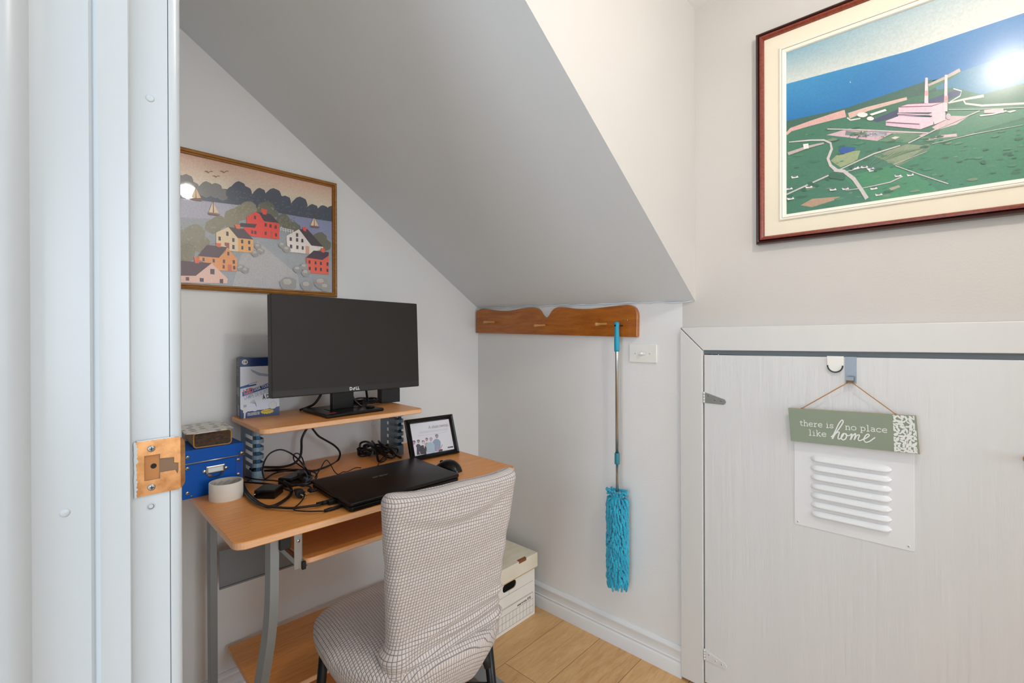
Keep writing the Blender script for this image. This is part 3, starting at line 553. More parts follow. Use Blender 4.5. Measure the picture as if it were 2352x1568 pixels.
(4,'5a616c',[5560,16900,5560,16890,5540,16880,5530,16890,5530,16900,5540,16910,5560,16920]),
(4,'9a927a',[3920,15370,3910,15350,3890,15340,3870,15350,3860,15370,3890,15390,3910,15390]),
(4,'9a927a',[3900,14990,3890,14970,3880,14970,3870,14980,3870,14990,3880,14990,3890,15000]),
(4,'5a616c',[7670,16820,7660,16790,7630,16770,7600,16790,7590,16820,7630,16830,7660,16840]),
(4,'968e72',[6720,16510,6720,16490,6690,16470,6670,16490,6660,16510,6690,16520,6720,16520]),
(4,'5a616c',[7280,16980,7270,16950,7230,16940,7210,16950,7200,16980,7230,16990,7270,17000]),
(4,'5a616c',[5670,17100,5660,17090,5650,17080,5630,17090,5630,17100,5650,17110,5660,17120]),
(4,'968e72',[6380,16620,6370,16600,6350,16590,6330,16600,6330,16620,6350,16630,6370,16630]),
(4,'968e72',[6040,16580,6040,16560,6020,16550,6010,16560,6000,16580,6020,16580,6040,16590]),
(4,'7e7a64',[7200,16400,7200,16380,7180,16370,7160,16380,7160,16400,7180,16410,7200,16410]),
(4,'9a927a',[4210,15340,4200,15320,4170,15310,4160,15330,4150,15350,4180,15360,4200,15360]),
(4,'5a616c',[7410,16890,7400,16870,7380,16860,7370,16870,7370,16890,7380,16900,7400,16900]),
(4,'7e7a64',[7010,16450,7000,16430,6970,16410,6940,16430,6940,16460,6970,16470,7000,16480]),
(4,'5a616c',[6300,17020,6290,16990,6250,16970,6230,16990,6220,17020,6250,17030,6290,17040]),
(4,'7e7a64',[7090,16310,7080,16280,7050,16270,7020,16280,7020,16310,7050,16330,7080,16330]),
(4,'9a927a',[3970,15580,3960,15570,3950,15560,3940,15570,3940,15580,3950,15590,3960,15590]),
(4,'5a616c',[5600,16940,5600,16920,5570,16900,5550,16920,5550,16940,5570,16950,5600,16960]),
(4,'5a616c',[8540,16730,8530,16710,8500,16700,8480,16710,8470,16730,8500,16740,8530,16750]),
(4,'9a927a',[4820,15180,4820,15160,4790,15150,4770,15170,4760,15190,4790,15200,4820,15200]),
(4,'5a616c',[7770,16950,7770,16940,7750,16930,7740,16940,7730,16950,7750,16960,7770,16960]),
(4,'5a616c',[6250,17070,6240,17060,6220,17050,6210,17060,6200,17070,6220,17080,6240,17090]),
(4,'7e7a64',[7180,16500,7170,16490,7150,16480,7140,16490,7140,16500,7150,16510,7170,16510]),
(4,'5a616c',[6690,17000,6680,16980,6670,16980,6650,16980,6650,17000,6670,17000,6680,17010]),
(4,'9a927a',[4020,15720,4010,15700,3990,15690,3980,15710,3970,15720,3990,15730,4010,15740]),
(4,'5a616c',[5990,16910,5990,16900,5960,16880,5950,16900,5940,16910,5960,16930,5990,16930]),
(4,'9a927a',[4330,15050,4320,15030,4300,15020,4280,15030,4280,15050,4300,15070,4320,15070]),
(4,'7e7a64',[7380,16480,7370,16450,7320,16430,7300,16450,7290,16480,7330,16500,7370,16510]),
(4,'5a616c',[6020,17120,6010,17100,5990,17090,5970,17100,5970,17120,5990,17130,6010,17130]),
(4,'9a927a',[4080,15120,4070,15100,4050,15100,4040,15110,4040,15120,4060,15130,4070,15130]),
(4,'9a927a',[4520,14880,4510,14850,4480,14840,4460,14860,4450,14890,4480,14900,4510,14900]),
(4,'9a927a',[4080,14760,4070,14740,4040,14730,4030,14750,4020,14770,4050,14780,4070,14780]),
(4,'7e7a64',[7030,16440,7020,16420,6990,16410,6980,16430,6970,16440,7000,16460,7020,16460]),
(4,'5a616c',[6880,16810,6880,16800,6850,16780,6830,16800,6830,16810,6850,16830,6880,16830]),
(4,'9a927a',[3990,15150,3980,15130,3960,15120,3940,15140,3940,15150,3960,15170,3980,15170]),
(4,'5a616c',[5640,16930,5630,16900,5600,16890,5580,16900,5570,16930,5600,16950,5630,16950]),
(4,'5a616c',[6060,17130,6050,17100,6020,17090,6000,17100,6000,17120,6020,17140,6050,17140]),
(4,'9a927a',[4920,15180,4910,15160,4880,15150,4870,15170,4860,15190,4880,15200,4910,15200]),
(4,'9a927a',[4860,14920,4860,14910,4840,14910,4830,14920,4830,14930,4840,14940,4860,14940]),
(4,'5a616c',[5850,17160,5840,17140,5800,17120,5780,17140,5780,17160,5810,17180,5840,17180]),
(4,'7e7a64',[7250,16280,7240,16260,7200,16240,7180,16260,7180,16280,7210,16300,7240,16300]),
(4,'968e72',[5970,16360,5970,16350,5940,16340,5930,16350,5930,16360,5950,16370,5970,16370]),
(4,'5a616c',[5620,16920,5610,16890,5580,16880,5560,16890,5560,16920,5580,16930,5610,16940]),
(4,'7e7a64',[7410,16540,7400,16520,7380,16510,7360,16520,7360,16540,7380,16550,7400,16550]),
(4,'5a616c',[8270,17090,8260,17080,8240,17070,8220,17080,8210,17090,8240,17110,8260,17110]),
(4,'968e72',[6300,16840,6300,16830,6280,16820,6270,16830,6260,16840,6280,16850,6300,16850]),
(4,'5a616c',[6100,16990,6100,16970,6080,16970,6070,16970,6070,16990,6090,16990,6100,17000]),
(4,'7e7a64',[7220,16320,7210,16310,7190,16290,7170,16310,7170,16320,7190,16340,7210,16340]),
(4,'7e7a64',[7020,16200,7010,16190,6990,16180,6970,16190,6970,16200,6990,16210,7010,16210]),
(4,'9a927a',[4340,15110,4330,15100,4310,15090,4290,15100,4290,15120,4310,15130,4330,15130]),
(4,'968e72',[5530,16460,5520,16440,5490,16430,5480,16450,5470,16460,5500,16480,5520,16480]),
(4,'968e72',[5590,16400,5590,16390,5570,16380,5560,16390,5560,16400,5570,16410,5590,16410]),
(4,'5a616c',[5610,16850,5600,16840,5580,16830,5570,16840,5570,16850,5590,16860,5600,16870]),
(4,'968e72',[5530,16430,5520,16420,5500,16410,5490,16420,5490,16430,5500,16440,5520,16450]),
(4,'9a927a',[4610,15140,4600,15130,4580,15110,4560,15130,4560,15150,4580,15160,4600,15160]),
(4,'968e72',[5460,16650,5450,16640,5430,16630,5420,16640,5420,16650,5440,16660,5450,16670]),
(4,'9a927a',[4640,15810,4640,15800,4620,15790,4610,15800,4610,15810,4620,15820,4640,15820]),
(4,'9a927a',[3990,15650,3980,15640,3960,15630,3950,15640,3950,15650,3960,15660,3980,15660]),
(4,'5a616c',[5500,16900,5500,16890,5470,16880,5460,16890,5460,16900,5480,16910,5500,16920]),
(4,'968e72',[5790,16420,5780,16400,5750,16380,5720,16400,5720,16420,5750,16440,5780,16450]),
(4,'5a616c',[7360,16810,7350,16780,7310,16770,7280,16780,7280,16810,7310,16830,7350,16830]),
(4,'5a616c',[7780,16840,7780,16830,7750,16820,7740,16830,7740,16840,7760,16850,7780,16850]),
(4,'968e72',[6300,16750,6290,16730,6250,16710,6230,16730,6230,16750,6260,16770,6290,16770]),
(4,'7e7a64',[7010,16360,7000,16340,6970,16330,6950,16340,6940,16370,6970,16380,7000,16380]),
(4,'5a616c',[7060,16810,7050,16790,7030,16780,7010,16790,7010,16810,7030,16820,7050,16820]),
(4,'9a927a',[4930,14980,4920,14960,4880,14940,4860,14960,4860,14990,4890,15000,4920,15000]),
(4,'5a616c',[8780,16960,8770,16940,8740,16930,8720,16940,8710,16960,8740,16970,8770,16980]),
(4,'5a616c',[8060,16890,8050,16870,8020,16860,8000,16870,8000,16890,8020,16910,8050,16910]),
(4,'9a927a',[4260,15190,4250,15180,4240,15170,4230,15180,4230,15200,4240,15200,4250,15200]),
(4,'968e72',[5810,16740,5800,16710,5770,16690,5740,16710,5740,16740,5770,16760,5800,16760]),
(4,'5a616c',[8040,16830,8030,16810,8010,16800,7990,16810,7980,16830,8010,16840,8030,16850]),
(4,'968e72',[5780,16650,5780,16620,5740,16610,5720,16620,5710,16650,5740,16660,5780,16670]),
(4,'968e72',[6480,16670,6480,16660,6460,16650,6450,16660,6450,16670,6460,16680,6480,16680]),
(4,'968e72',[6770,16790,6760,16770,6730,16750,6710,16770,6700,16790,6730,16800,6760,16810]),
(4,'5a616c',[8620,16830,8620,16810,8600,16800,8580,16810,8580,16830,8600,16830,8620,16840]),
(4,'968e72',[6370,16660,6360,16640,6330,16630,6310,16640,6300,16660,6330,16670,6360,16680]),
(4,'7e7a64',[7360,16420,7350,16390,7310,16370,7280,16390,7270,16420,7310,16440,7350,16450]),
(4,'968e72',[6510,16630,6500,16610,6470,16590,6440,16610,6440,16630,6470,16650,6500,16650]),
(4,'968e72',[6110,16600,6110,16590,6090,16580,6080,16590,6070,16600,6090,16610,6110,16610]),
(4,'968e72',[6420,16680,6420,16670,6400,16660,6390,16670,6390,16680,6400,16690,6420,16690]),
(4,'968e72',[6320,16560,6310,16540,6290,16540,6280,16540,6280,16560,6290,16570,6310,16570]),
(4,'7e7a64',[7360,16280,7360,16270,7340,16260,7320,16270,7320,16290,7340,16290,7360,16300]),
(4,'5a616c',[7130,17130,7120,17100,7080,17080,7050,17100,7040,17130,7080,17150,7120,17150]),
(4,'5a616c',[5900,16900,5900,16890,5880,16880,5860,16890,5860,16900,5880,16910,5900,16910]),
(4,'9a927a',[4470,15610,4460,15590,4450,15590,4440,15600,4440,15610,4450,15610,4460,15610]),
(4,'968e72',[6630,16540,6630,16530,6610,16520,6600,16530,6600,16540,6610,16550,6630,16550]),
(5,'dc4633',[5860,16340,6160,16580,6280,16540,6440,16290,6940,16320,6950,15740,6040,15710,5690,15900,5890,16040]),
(6,'453039',[6160,16580,6650,16590,6940,16320,6440,16310,6330,16520]),
(6,'453039',[5690,16120,6200,16160,6130,16020,5600,15990]),
(6,'d8523e',[6330,16740,6540,16720,6510,16540,6390,16540]),
(6,'5a2a2c',[6100,16440,6170,16440,6170,16320,6100,16320]),
(6,'5a2a2c',[6450,16240,6520,16240,6520,16120,6450,16120]),
(6,'5a2a2c',[6610,16230,6690,16230,6680,16110,6610,16110]),
(6,'5a2a2c',[6790,16220,6860,16220,6860,16100,6780,16100]),
(6,'5a2a2c',[6450,15940,6520,15940,6520,15830,6450,15820]),
(6,'5a2a2c',[6800,15940,6870,15940,6870,15820,6800,15820]),
(6,'5a2a2c',[6010,15920,6080,15920,6080,15800,6010,15800]),
(6,'5a2a2c',[6110,15920,6180,15920,6180,15800,6110,15800]),
(6,'b84836',[6640,15990,6720,15990,6720,15770,6640,15770]),
(5,'f0d8b4',[4940,15680,5310,15920,5600,15580,5600,15130,5380,15130,4940,15230]),
(5,'f2bd78',[5600,15590,6080,15610,6080,15150,5600,15130]),
(6,'54434a',[5310,15920,5780,15930,6080,15610,5600,15590]),
(7,'e07850',[5490,16040,5670,16050,5650,15900,5540,15910]),
(6,'4a4048',[5010,15560,5080,15560,5080,15430,5010,15430]),
(6,'4a4048',[5240,15760,5310,15760,5310,15620,5240,15620]),
(6,'4a4048',[5420,15570,5490,15570,5490,15440,5420,15440]),
(6,'4a4048',[5420,15340,5490,15340,5490,15200,5420,15200]),
(6,'4a4048',[5690,15550,5760,15560,5760,15430,5690,15430]),
(6,'4a4048',[5910,15550,5980,15550,5980,15430,5910,15430]),
(6,'4a4048',[5700,15340,5760,15340,5760,15220,5700,15220]),
(6,'4a4048',[5920,15340,5990,15340,5990,15210,5920,15220]),
(6,'9c5c50',[5190,15390,5330,15390,5330,15180,5190,15300]),
(5,'f0a860',[4450,14850,5020,14860,5290,15210,5570,14870,5550,14470,5050,14440,4450,14730]),
(6,'584048',[4690,15240,5280,15240,5020,14860,4430,14860]),
(7,'e4714c',[4930,15340,5090,15340,5070,15210,4970,15210]),
(6,'5a4040',[4550,14810,4610,14810,4610,14700,4550,14700]),
(6,'5a4040',[4840,14810,4900,14800,4900,14690,4840,14690]),
(6,'5a4040',[5270,15090,5330,15090,5330,14970,5270,14970]),
(6,'5a4040',[5140,14820,5200,14820,5200,14700,5140,14700]),
(6,'5a4040',[5430,14830,5500,14830,5500,14710,5430,14710]),
(6,'5a4040',[5130,14640,5190,14630,5190,14520,5130,14520]),
(6,'5a4040',[5440,14640,5510,14640,5510,14520,5440,14520]),
(6,'c26a48',[5280,14670,5400,14670,5400,14450,5280,14460]),
(6,'d8b4a4',[3110,14110,4330,14210,4810,14660,5280,14190,5260,14030,3110,13930]),
(7,'5c454a',[3110,14610,3910,14650,4810,14660,4360,14210,3110,14130]),
(7,'e0704a',[4310,14810,4470,14800,4450,14620,4340,14620]),
(8,'5a4c54',[4770,14470,4890,14470,4890,14300,4770,14300]),
(8,'5a4c54',[4090,14150,4180,14150,4180,14040,4090,14040]),
(8,'5a4c54',[4470,14150,4580,14150,4580,14030,4470,14030]),
(8,'5a4c54',[5040,14160,5140,14170,5140,14030,5040,14030]),
(5,'f0e6dc',[7200,15900,7650,16210,8120,15670,8570,15680,8570,15620,8040,15340,7250,15330,7200,15720]),
(6,'463840',[7650,16210,7970,16260,8570,15680,8110,15670]),
(7,'d84a3c',[7780,16320,7920,16330,7910,16160,7810,16190]),
(6,'4a3c48',[7310,15870,7390,15870,7390,15740,7310,15740]),
(6,'4a3c48',[7540,16050,7620,16060,7620,15920,7540,15920]),
(6,'4a3c48',[7540,15870,7620,15870,7620,15740,7540,15740]),
(6,'4a3c48',[7740,15870,7810,15870,7810,15740,7730,15740]),
(6,'4a3c48',[7320,15600,7400,15600,7400,15470,7320,15470]),
(6,'4a3c48',[7550,15600,7630,15600,7620,15470,7550,15470]),
(6,'4a3c48',[7750,15600,7820,15600,7820,15470,7750,15470]),
(6,'c09484',[7890,15630,8030,15630,8030,15340,7890,15340]),
(6,'dc5e48',[7910,15190,8530,15170,8790,15410,8790,14630,7940,14630]),
(7,'453440',[8200,15490,8790,15500,8790,15370,8540,15170,7910,15190]),
(8,'e06048',[8470,15620,8630,15620,8610,15450,8500,15470]),
(7,'4c2c34',[8000,15100,8070,15100,8070,14980,8000,14980]),
(7,'4c2c34',[8240,15090,8300,15090,8300,14970,8230,14980]),
(7,'4c2c34',[8440,15090,8510,15090,8510,14970,8440,14970]),
(7,'4c2c34',[8700,15100,8780,15100,8770,14970,8700,14970]),
(7,'4c2c34',[8010,14860,8080,14860,8080,14740,8010,14740]),
(7,'4c2c34',[8240,14860,8310,14860,8310,14740,8240,14740]),
(7,'4c2c34',[8440,14860,8510,14860,8510,14740,8440,14740]),
(7,'4c2c34',[8700,14850,8770,14850,8770,14730,8700,14730]),
(6,'8e8b88',[6340,15410,6330,15360,6300,15310,6240,15300,6180,15290,6150,15320,6110,15360,6110,15410,6140,15460,6180,15500,6240,15500,6290,15490,6340,15470]),
(7,'aaa69c',[6270,15440,6260,15420,6240,15390,6200,15390,6170,15390,6150,15420,6150,15440,6160,15460,6200,15470,6240,15480,6260,15460]),
(6,'8e8b88',[6450,15240,6440,15200,6420,15160,6370,15150,6320,15140,6290,15170,6260,15200,6260,15240,6290,15280,6320,15310,6370,15310,6410,15310,6450,15290]),
(7,'aaa69c',[6390,15270,6390,15250,6370,15230,6340,15230,6310,15230,6300,15250,6290,15260,6300,15290,6340,15290,6370,15300,6380,15280]),
(6,'8e8b88',[6260,15150,6250,15090,6220,15040,6150,15020,6090,15010,6050,15050,6010,15090,6010,15150,6050,15200,6090,15240,6150,15240,6210,15240,6260,15210]),
(7,'aaa69c',[6180,15180,6180,15150,6150,15130,6110,15120,6070,15130,6060,15150,6050,15180,6070,15210,6110,15220,6150,15220,6170,15200]),
(6,'8e8b88',[6390,15270,6380,15230,6350,15190,6310,15180,6260,15170,6230,15200,6200,15230,6190,15270,6230,15310,6260,15340,6310,15340,6350,15340,6390,15320]),
(7,'aaa69c',[6330,15300,6330,15280,6300,15260,6270,15260,6240,15260,6230,15280,6230,15290,6240,15310,6270,15320,6300,15330,6320,15310]),
(6,'8e8b88',[7180,15560,7170,15510,7130,15450,7070,15430,7000,15430,6960,15460,6920,15500,6910,15560,6960,15610,7000,15650,7070,15650,7130,15650,7180,15620]),
(7,'aaa69c',[7100,15590,7090,15560,7070,15540,7020,15540,6980,15540,6970,15560,6960,15590,6980,15620,7020,15630,7060,15630,7090,15610]),
(6,'8e8b88',[7340,15430,7340,15370,7300,15310,7230,15300,7160,15290,7110,15320,7070,15370,7060,15430,7110,15480,7160,15530,7230,15530,7290,15520,7350,15490]),
(7,'aaa69c',[7260,15460,7260,15430,7230,15410,7180,15400,7140,15410,7120,15430,7120,15460,7130,15490,7180,15500,7220,15510,7250,15490]),
(6,'8e8b88',[5800,14610,5790,14560,5760,14510,5700,14490,5640,14490,5610,14520,5570,14560,5570,14610,5600,14660,5640,14700,5700,14700,5750,14690,5800,14660]),
(7,'aaa69c',[5730,14640,5720,14610,5700,14590,5660,14590,5630,14590,5610,14620,5610,14640,5620,14670,5660,14670,5700,14680,5720,14660]),
(6,'8e8b88',[5940,14530,5930,14480,5900,14430,5840,14420,5780,14410,5740,14440,5710,14480,5700,14540,5740,14580,5780,14620,5840,14620,5890,14620,5940,14590]),
(7,'aaa69c',[5870,14560,5860,14540,5840,14510,5800,14510,5760,14520,5750,14540,5740,14560,5760,14590,5800,14600,5840,14600,5860,14580]),
(6,'8e8b88',[5690,14580,5690,14540,5670,14510,5630,14500,5590,14500,5570,14520,5550,14550,5540,14580,5570,14610,5590,14640,5630,14640,5670,14640,5700,14620]),
(7,'aaa69c',[5650,14600,5650,14580,5630,14570,5600,14570,5580,14570,5570,14590,5570,14600,5580,14620,5600,14620,5630,14630,5640,14610]),
(6,'8e8b88',[7990,14860,7980,14800,7940,14740,7860,14720,7780,14710,7730,14750,7690,14800,7680,14860,7730,14920,7780,14970,7860,14970,7930,14960,7990,14930]),
(7,'aaa69c',[7900,14900,7890,14870,7860,14840,7810,14840,7760,14840,7740,14870,7730,14900,7760,14930,7810,14940,7860,14950,7880,14920]),
(6,'8e8b88',[7750,14740,7740,14670,7700,14610,7620,14590,7540,14580,7490,14630,7440,14680,7430,14740,7480,14800,7540,14850,7620,14850,7690,14850,7750,14810]),
(7,'aaa69c',[7650,14780,7650,14750,7610,14720,7560,14720,7510,14720,7500,14750,7490,14780,7510,14810,7560,14820,7610,14830,7640,14800]),
(6,'8e8b88',[8050,14630,8050,14560,8000,14500,7920,14480,7840,14470,7780,14520,7740,14570,7730,14640,7780,14690,7840,14740,7920,14750,7990,14740,8060,14700]),
(7,'aaa69c',[7960,14670,7950,14640,7920,14610,7860,14610,7810,14610,7800,14640,7790,14670,7810,14700,7860,14720,7910,14720,7940,14700]),
(6,'8e8b88',[7540,14180,7530,14050,7440,13940,7300,13910,7150,13900,7050,13980,6970,14070,6950,14200,7050,14310,7150,14400,7300,14400,7430,14380,7550,14310]),
(7,'aaa69c',[7370,14260,7360,14200,7290,14140,7190,14140,7100,14150,7080,14210,7060,14260,7100,14320,7190,14340,7290,14350,7340,14310]),
(6,'8e8b88',[8160,14160,8150,14070,8080,13980,7960,13950,7850,13950,7770,14010,7710,14080,7690,14180,7770,14260,7850,14330,7960,14330,8070,14320,8160,14260]),
(7,'aaa69c',[8020,14220,8010,14180,7960,14140,7880,14140,7810,14140,7790,14180,7780,14230,7810,14280,7880,14290,7960,14300,8000,14260]),
(6,'8e8b88',[8740,14300,8730,14200,8650,14100,8520,14070,8380,14060,8290,14130,8220,14210,8200,14320,8290,14410,8390,14490,8520,14500,8640,14480,8750,14420]),
(7,'aaa69c',[8580,14370,8570,14320,8510,14270,8420,14270,8340,14280,8310,14330,8300,14380,8340,14430,8420,14450,8510,14460,8560,14420]),
(6,'8e8b88',[8850,14150,8840,14070,8780,13990,8670,13970,8570,13960,8500,14020,8450,14080,8430,14160,8500,14230,8570,14300,8670,14300,8770,14290,8850,14230]),
(7,'aaa69c',[8720,14200,8720,14160,8670,14130,8600,14130,8540,14130,8520,14170,8510,14210,8540,14250,8600,14260,8670,14260,8710,14230]),
(6,'e8d0a8',[4730,16310,4850,16660,4850,16310]),
(6,'e0c098',[4870,16630,5020,16330,4880,16310]),
(7,'7a5048',[4690,16280,5080,16300,5010,16240,4750,16230]),
(7,'5c4038',[4850,16690,4860,16300,4870,16300,4870,16690]),
(6,'e8d0a8',[8080,16430,8220,16750,8210,16430]),
(6,'e0c098',[8230,16720,8390,16450,8240,16430]),
(7,'7a5048',[8040,16400,8450,16420,8380,16360,8110,16350]),
(7,'5c4038',[8210,16770,8220,16420,8230,16420,8230,16770]),
(6,'e8d0a8',[4240,16690,4370,17040,4370,16700]),
(6,'e0c098',[4380,17010,4520,16720,4390,16690]),
(7,'7a5048',[4210,16660,4580,16680,4520,16620,4270,16610]),
(7,'5c4038',[4370,17060,4370,16680,4380,16690,4380,17070]),
(6,'54453c',[4620,17600,4680,17620,4740,17580,4780,17640,4850,17650,4850,17670,4780,17660,4740,17600,4690,17640,4620,17620]),
(6,'54453c',[5070,17710,5130,17730,5190,17690,5240,17760,5310,17770,5310,17790,5230,17770,5190,17710,5140,17750,5070,17730]),
(6,'54453c',[4850,17500,4900,17520,4950,17480,4990,17540,5050,17540,5050,17560,4980,17550,4950,17500,4910,17540,4850,17520]),
(6,'d0ccc4',[6970,16150,7460,16120,7460,16140,6980,16170]),
(6,'d0ccc4',[6970,16080,7460,16070,7460,16090,6980,16100]),
(7,'d0ccc4',[6980,16180,6980,16030,7000,16040,7000,16180]),
(7,'d0ccc4',[7070,16170,7070,16030,7090,16030,7090,16180]),
(7,'d0ccc4',[7150,16170,7150,16020,7170,16020,7170,16170]),
(7,'d0ccc4',[7240,16160,7240,16020,7260,16020,7260,16160]),
(7,'d0ccc4',[7320,16160,7320,16010,7340,16010,7340,16160]),
(7,'d0ccc4',[7410,16150,7410,16000,7430,16010,7430,16150]),
(8,'c86050',[8220,14260,8280,14300,8330,14240,8390,14300,8440,14250,8500,14300,8580,14260,8590,14290,8500,14320,8440,14270,8390,14320,8330,14260,8280,14320,8210,14270]),
 ],
 'aerial':[
(0,['5a98b0', 'c9cdc6'],[3910,21070,3910,20000,970,19840,-1290,19900,-3650,20080,-3650,21050,970,21170]),
(0,['3a90bc', '006ca8'],[3910,20000,3910,18860,2330,18770,30,18910,-1290,19050,-3650,19310,-3650,20080,-1290,19900,970,19840]),
(0,'3a6b54',[3910,18860,2330,18770,800,18900,30,18540,-1290,18230,-3650,18310,-3650,15970,-1290,15700,3920,15390]),
(1,'3d7c9c',[600,18650,30,18910,-1290,19050,-3650,19310,-3650,17980,-1290,18230,-430,18210,90,18560]),
(1,'365f52',[3910,18860,2330,18770,800,18900,500,18920,400,18580,2330,18620,3190,18660,3890,18510]),
(1,'3a7058',[3910,18470,2330,18490,1430,18030,670,17450,970,15460,3920,15390]),
(2,'337656',[1250,16850,470,17230,-1290,17370,-3650,17380,-3650,15970,-1290,15700,180,15490]),
(2,'5d7a5e',[1280,16860,500,17230,570,17080,1210,16800]),
(2,'7f8d70',[1720,17240,1010,17370,570,17210,1210,16840]),
(2,'3b8058',[2410,16800,1360,16880,700,16410,220,15800,1540,15730,2100,16400]),
(3,'d0a49c',[3860,18420,3740,18500,3220,18520,2710,18520,2350,18510,2390,18730,2750,18710,3250,18670,3780,18610,3900,18490]),
(3,'cfaea2',[2270,18440,1850,18520,1000,18550,1010,18630,1880,18640,2310,18610]),
(3,'d8cfc8',[2340,18470,2250,18370,2020,18350,2020,18390,2250,18410,2320,18500]),
(2,'3a4460',[1760,18240,1200,18360,1180,18160,1640,18150]),
(2,'404a6c',[730,18390,60,18480,-70,18400,0,18320,410,18270]),
(3,'d9d4cc',[90,18520,-60,18410,-30,18320,160,18230,150,18210,-40,18290,-70,18430,90,18550]),
(3,'d9cfc6',[180,18180,-100,18170,-470,18130,-460,18200,-90,18220,190,18220]),
(3,'d9cfc6',[-80,18190,-130,18060,-430,17910,-1140,17730,-2610,17590,-2600,17630,-1140,17780,-430,17960,-140,18100,-110,18200]),
(2,'487a5a',[630,18750,470,18860,-40,19000,-50,18890,340,18710,570,18640]),
(3,'b8a9a4',[560,18760,230,18830,-50,18920,-20,19010,260,18900,580,18820]),
(2,'4a7f62',[180,18080,-430,17890,-1140,17710,-3650,17640,-3650,17240,-1140,17420,470,17230,210,17840]),
(2,'c8a9ae',[2830,18130,2290,18160,570,17560,670,17480,1320,17750,1640,17630,2330,17920]),
(3,'6f7a78',[2380,18000,1870,17790,1860,17900,2360,18120]),
(3,'a5a2ac',[1870,17810,1420,17710,1430,17850,1870,17950]),
(3,'5f8263',[1610,17620,1250,17730,670,17560,1010,17410]),
(4,'d8c4c0',[1340,17620,1250,17640,1150,17600,1250,17560]),
(3,'d2b2b4',[560,17350,340,17350,20,17300,30,17370,350,17420,570,17420]),
(3,'cdb4b4',[150,17860,-160,17760,-280,17790,30,17610,410,17570,500,17670]),
(4,'d4b4c2',[1450,18120,730,17840,730,17680,1450,17990]),
(4,'e0bfc8',[730,17840,470,17960,470,17730,730,17680]),
(4,'dcc0cc',[1450,18120,1180,18170,520,17930,730,17840]),
(5,'cfb0c0',[1210,18260,570,18030,450,18050,450,17950,1180,18160]),
(5,'5c4660',[1210,18230,540,17990,540,17970,1210,18200]),
(5,'d8b8c6',[1180,18400,500,18210,500,18050,1180,18260]),
(5,'e4c2c8',[500,18210,240,18240,240,17780,450,17720,500,17970]),
(6,'7a4a5c',[1180,18400,1000,18440,260,18240,500,18210]),
(6,'dcb8c4',[1140,18410,990,18420,300,18240,510,18230]),
(6,'5a4660',[1440,18090,750,17830,750,17810,1440,18070]),
(7,'e6c8cc',[630,19000,580,18980,570,18310,650,18340]),
(8,'d0a0a0',[640,18660,570,18640,570,18500,640,18530]),
(7,'e6c8cc',[250,18930,200,18920,200,17980,270,18000]),
(8,'c49a9c',[260,18400,190,18380,190,18200,260,18230]),
(5,'e0dad4',[1850,18410,1860,18390,1900,18370,1950,18370,2000,18390,2050,18420,2080,18450,2100,18490,2080,18510,2050,18530,2000,18530,1950,18510,1900,18480,1860,18450]),
(5,'e6e0da',[1810,18420,1460,18450,1430,18390,1760,18360]),
(5,'ded8d4',[1710,18260,1720,18240,1740,18230,1770,18230,1810,18240,1840,18260,1870,18290,1870,18310,1870,18330,1840,18350,1810,18350,1770,18340,1740,18310,1720,18290]),
(4,'d4b8b8',[-470,17810,-800,17740,-810,17630,-470,17730]),
(4,'e8d8d4',[-400,17670,-630,17640,-860,17650,-850,17680,-630,17670,-390,17710]),
(5,'c4b0b8',[130,17830,140,17800,150,17780,170,17770,190,17780,210,17800,230,17830,230,17860,230,17900,210,17920,190,17930,170,17920,150,17900,140,17870]),
(4,'c3bab6',[3810,18170,3230,18060,2900,17970,2750,17850,2730,17700,2830,17430,2760,17190,2600,16980,2540,17050,2700,17230,2760,17410,2670,17670,2710,17880,2890,18020,3240,18110,3810,18200]),
(4,'c3bab6',[2650,17010,2430,16930,2210,16670,2020,16300,1910,16050,1830,16100,1950,16350,2140,16730,2390,17010,2650,17100]),
(4,'c3bab6',[2560,17000,2170,17130,1710,17270,1140,17350,1150,17380,1720,17310,2180,17160,2580,17030]),
(4,'c3bab6',[2410,16930,2090,16950,1870,16990,1870,17010,2100,16970,2410,16950]),
(4,'c3bab6',[2660,16990,3120,16850,3890,16610,3870,16570,3100,16810,2640,16950]),
(4,'c3bab6',[970,17370,660,17480,400,17580,-400,17800,-390,17830,410,17610,670,17510,980,17400]),
(4,'c3bab6',[2810,18280,2330,18130,1010,17670,570,17530,570,17560,1000,17690,2330,18160,2810,18310]),
(4,'c3bab6',[2370,16400,1940,16380,1350,16410,1090,16510,1100,16540,1360,16440,1950,16400,2370,16420]),
(4,'c3bab6',[1250,16840,740,16480,190,16120,180,16140,730,16500,1250,16860]),
(4,'b7a6a0',[3820,17780,3310,17860,2890,17880,2900,17930,3330,17940,3850,17880]),
(4,'c3bab6',[1280,16880,600,17060,600,17070,1290,16890]),
(4,'c3bab6',[180,18010,-430,17830,-1140,17640,-1140,17660,-420,17850,180,18030]),
(4,'c3bab6',[500,17230,-280,17260,-1130,17240,-1130,17250,-280,17280,500,17240]),
(5,'e4e0da',[3430,18020,3290,18000,3280,17850,3410,17870]),
(5,'1f4f94',[2530,17640,2410,17670,2140,17580,2170,17500,2430,17470,2500,17530]),
(3,'a88c70',[3500,16190,3200,16330,2490,16260,2650,16180,3200,16080]),
(3,'8f9c74',[2730,17350,2490,17560,2020,17460,2100,17200,2490,17100]),
(3,'a09a84',[1390,16270,1180,16310,1140,16250,1340,16200]),
(5,'e6e2dc',[2760,16530,2610,16530,2580,16460,2740,16470]),
(6,'58666c',[2750,16520,2670,16550,2600,16520,2660,16490]),
(5,'e6e2dc',[2460,16490,2310,16490,2280,16430,2430,16430]),
(6,'58666c',[2440,16480,2370,16510,2300,16480,2360,16450]),
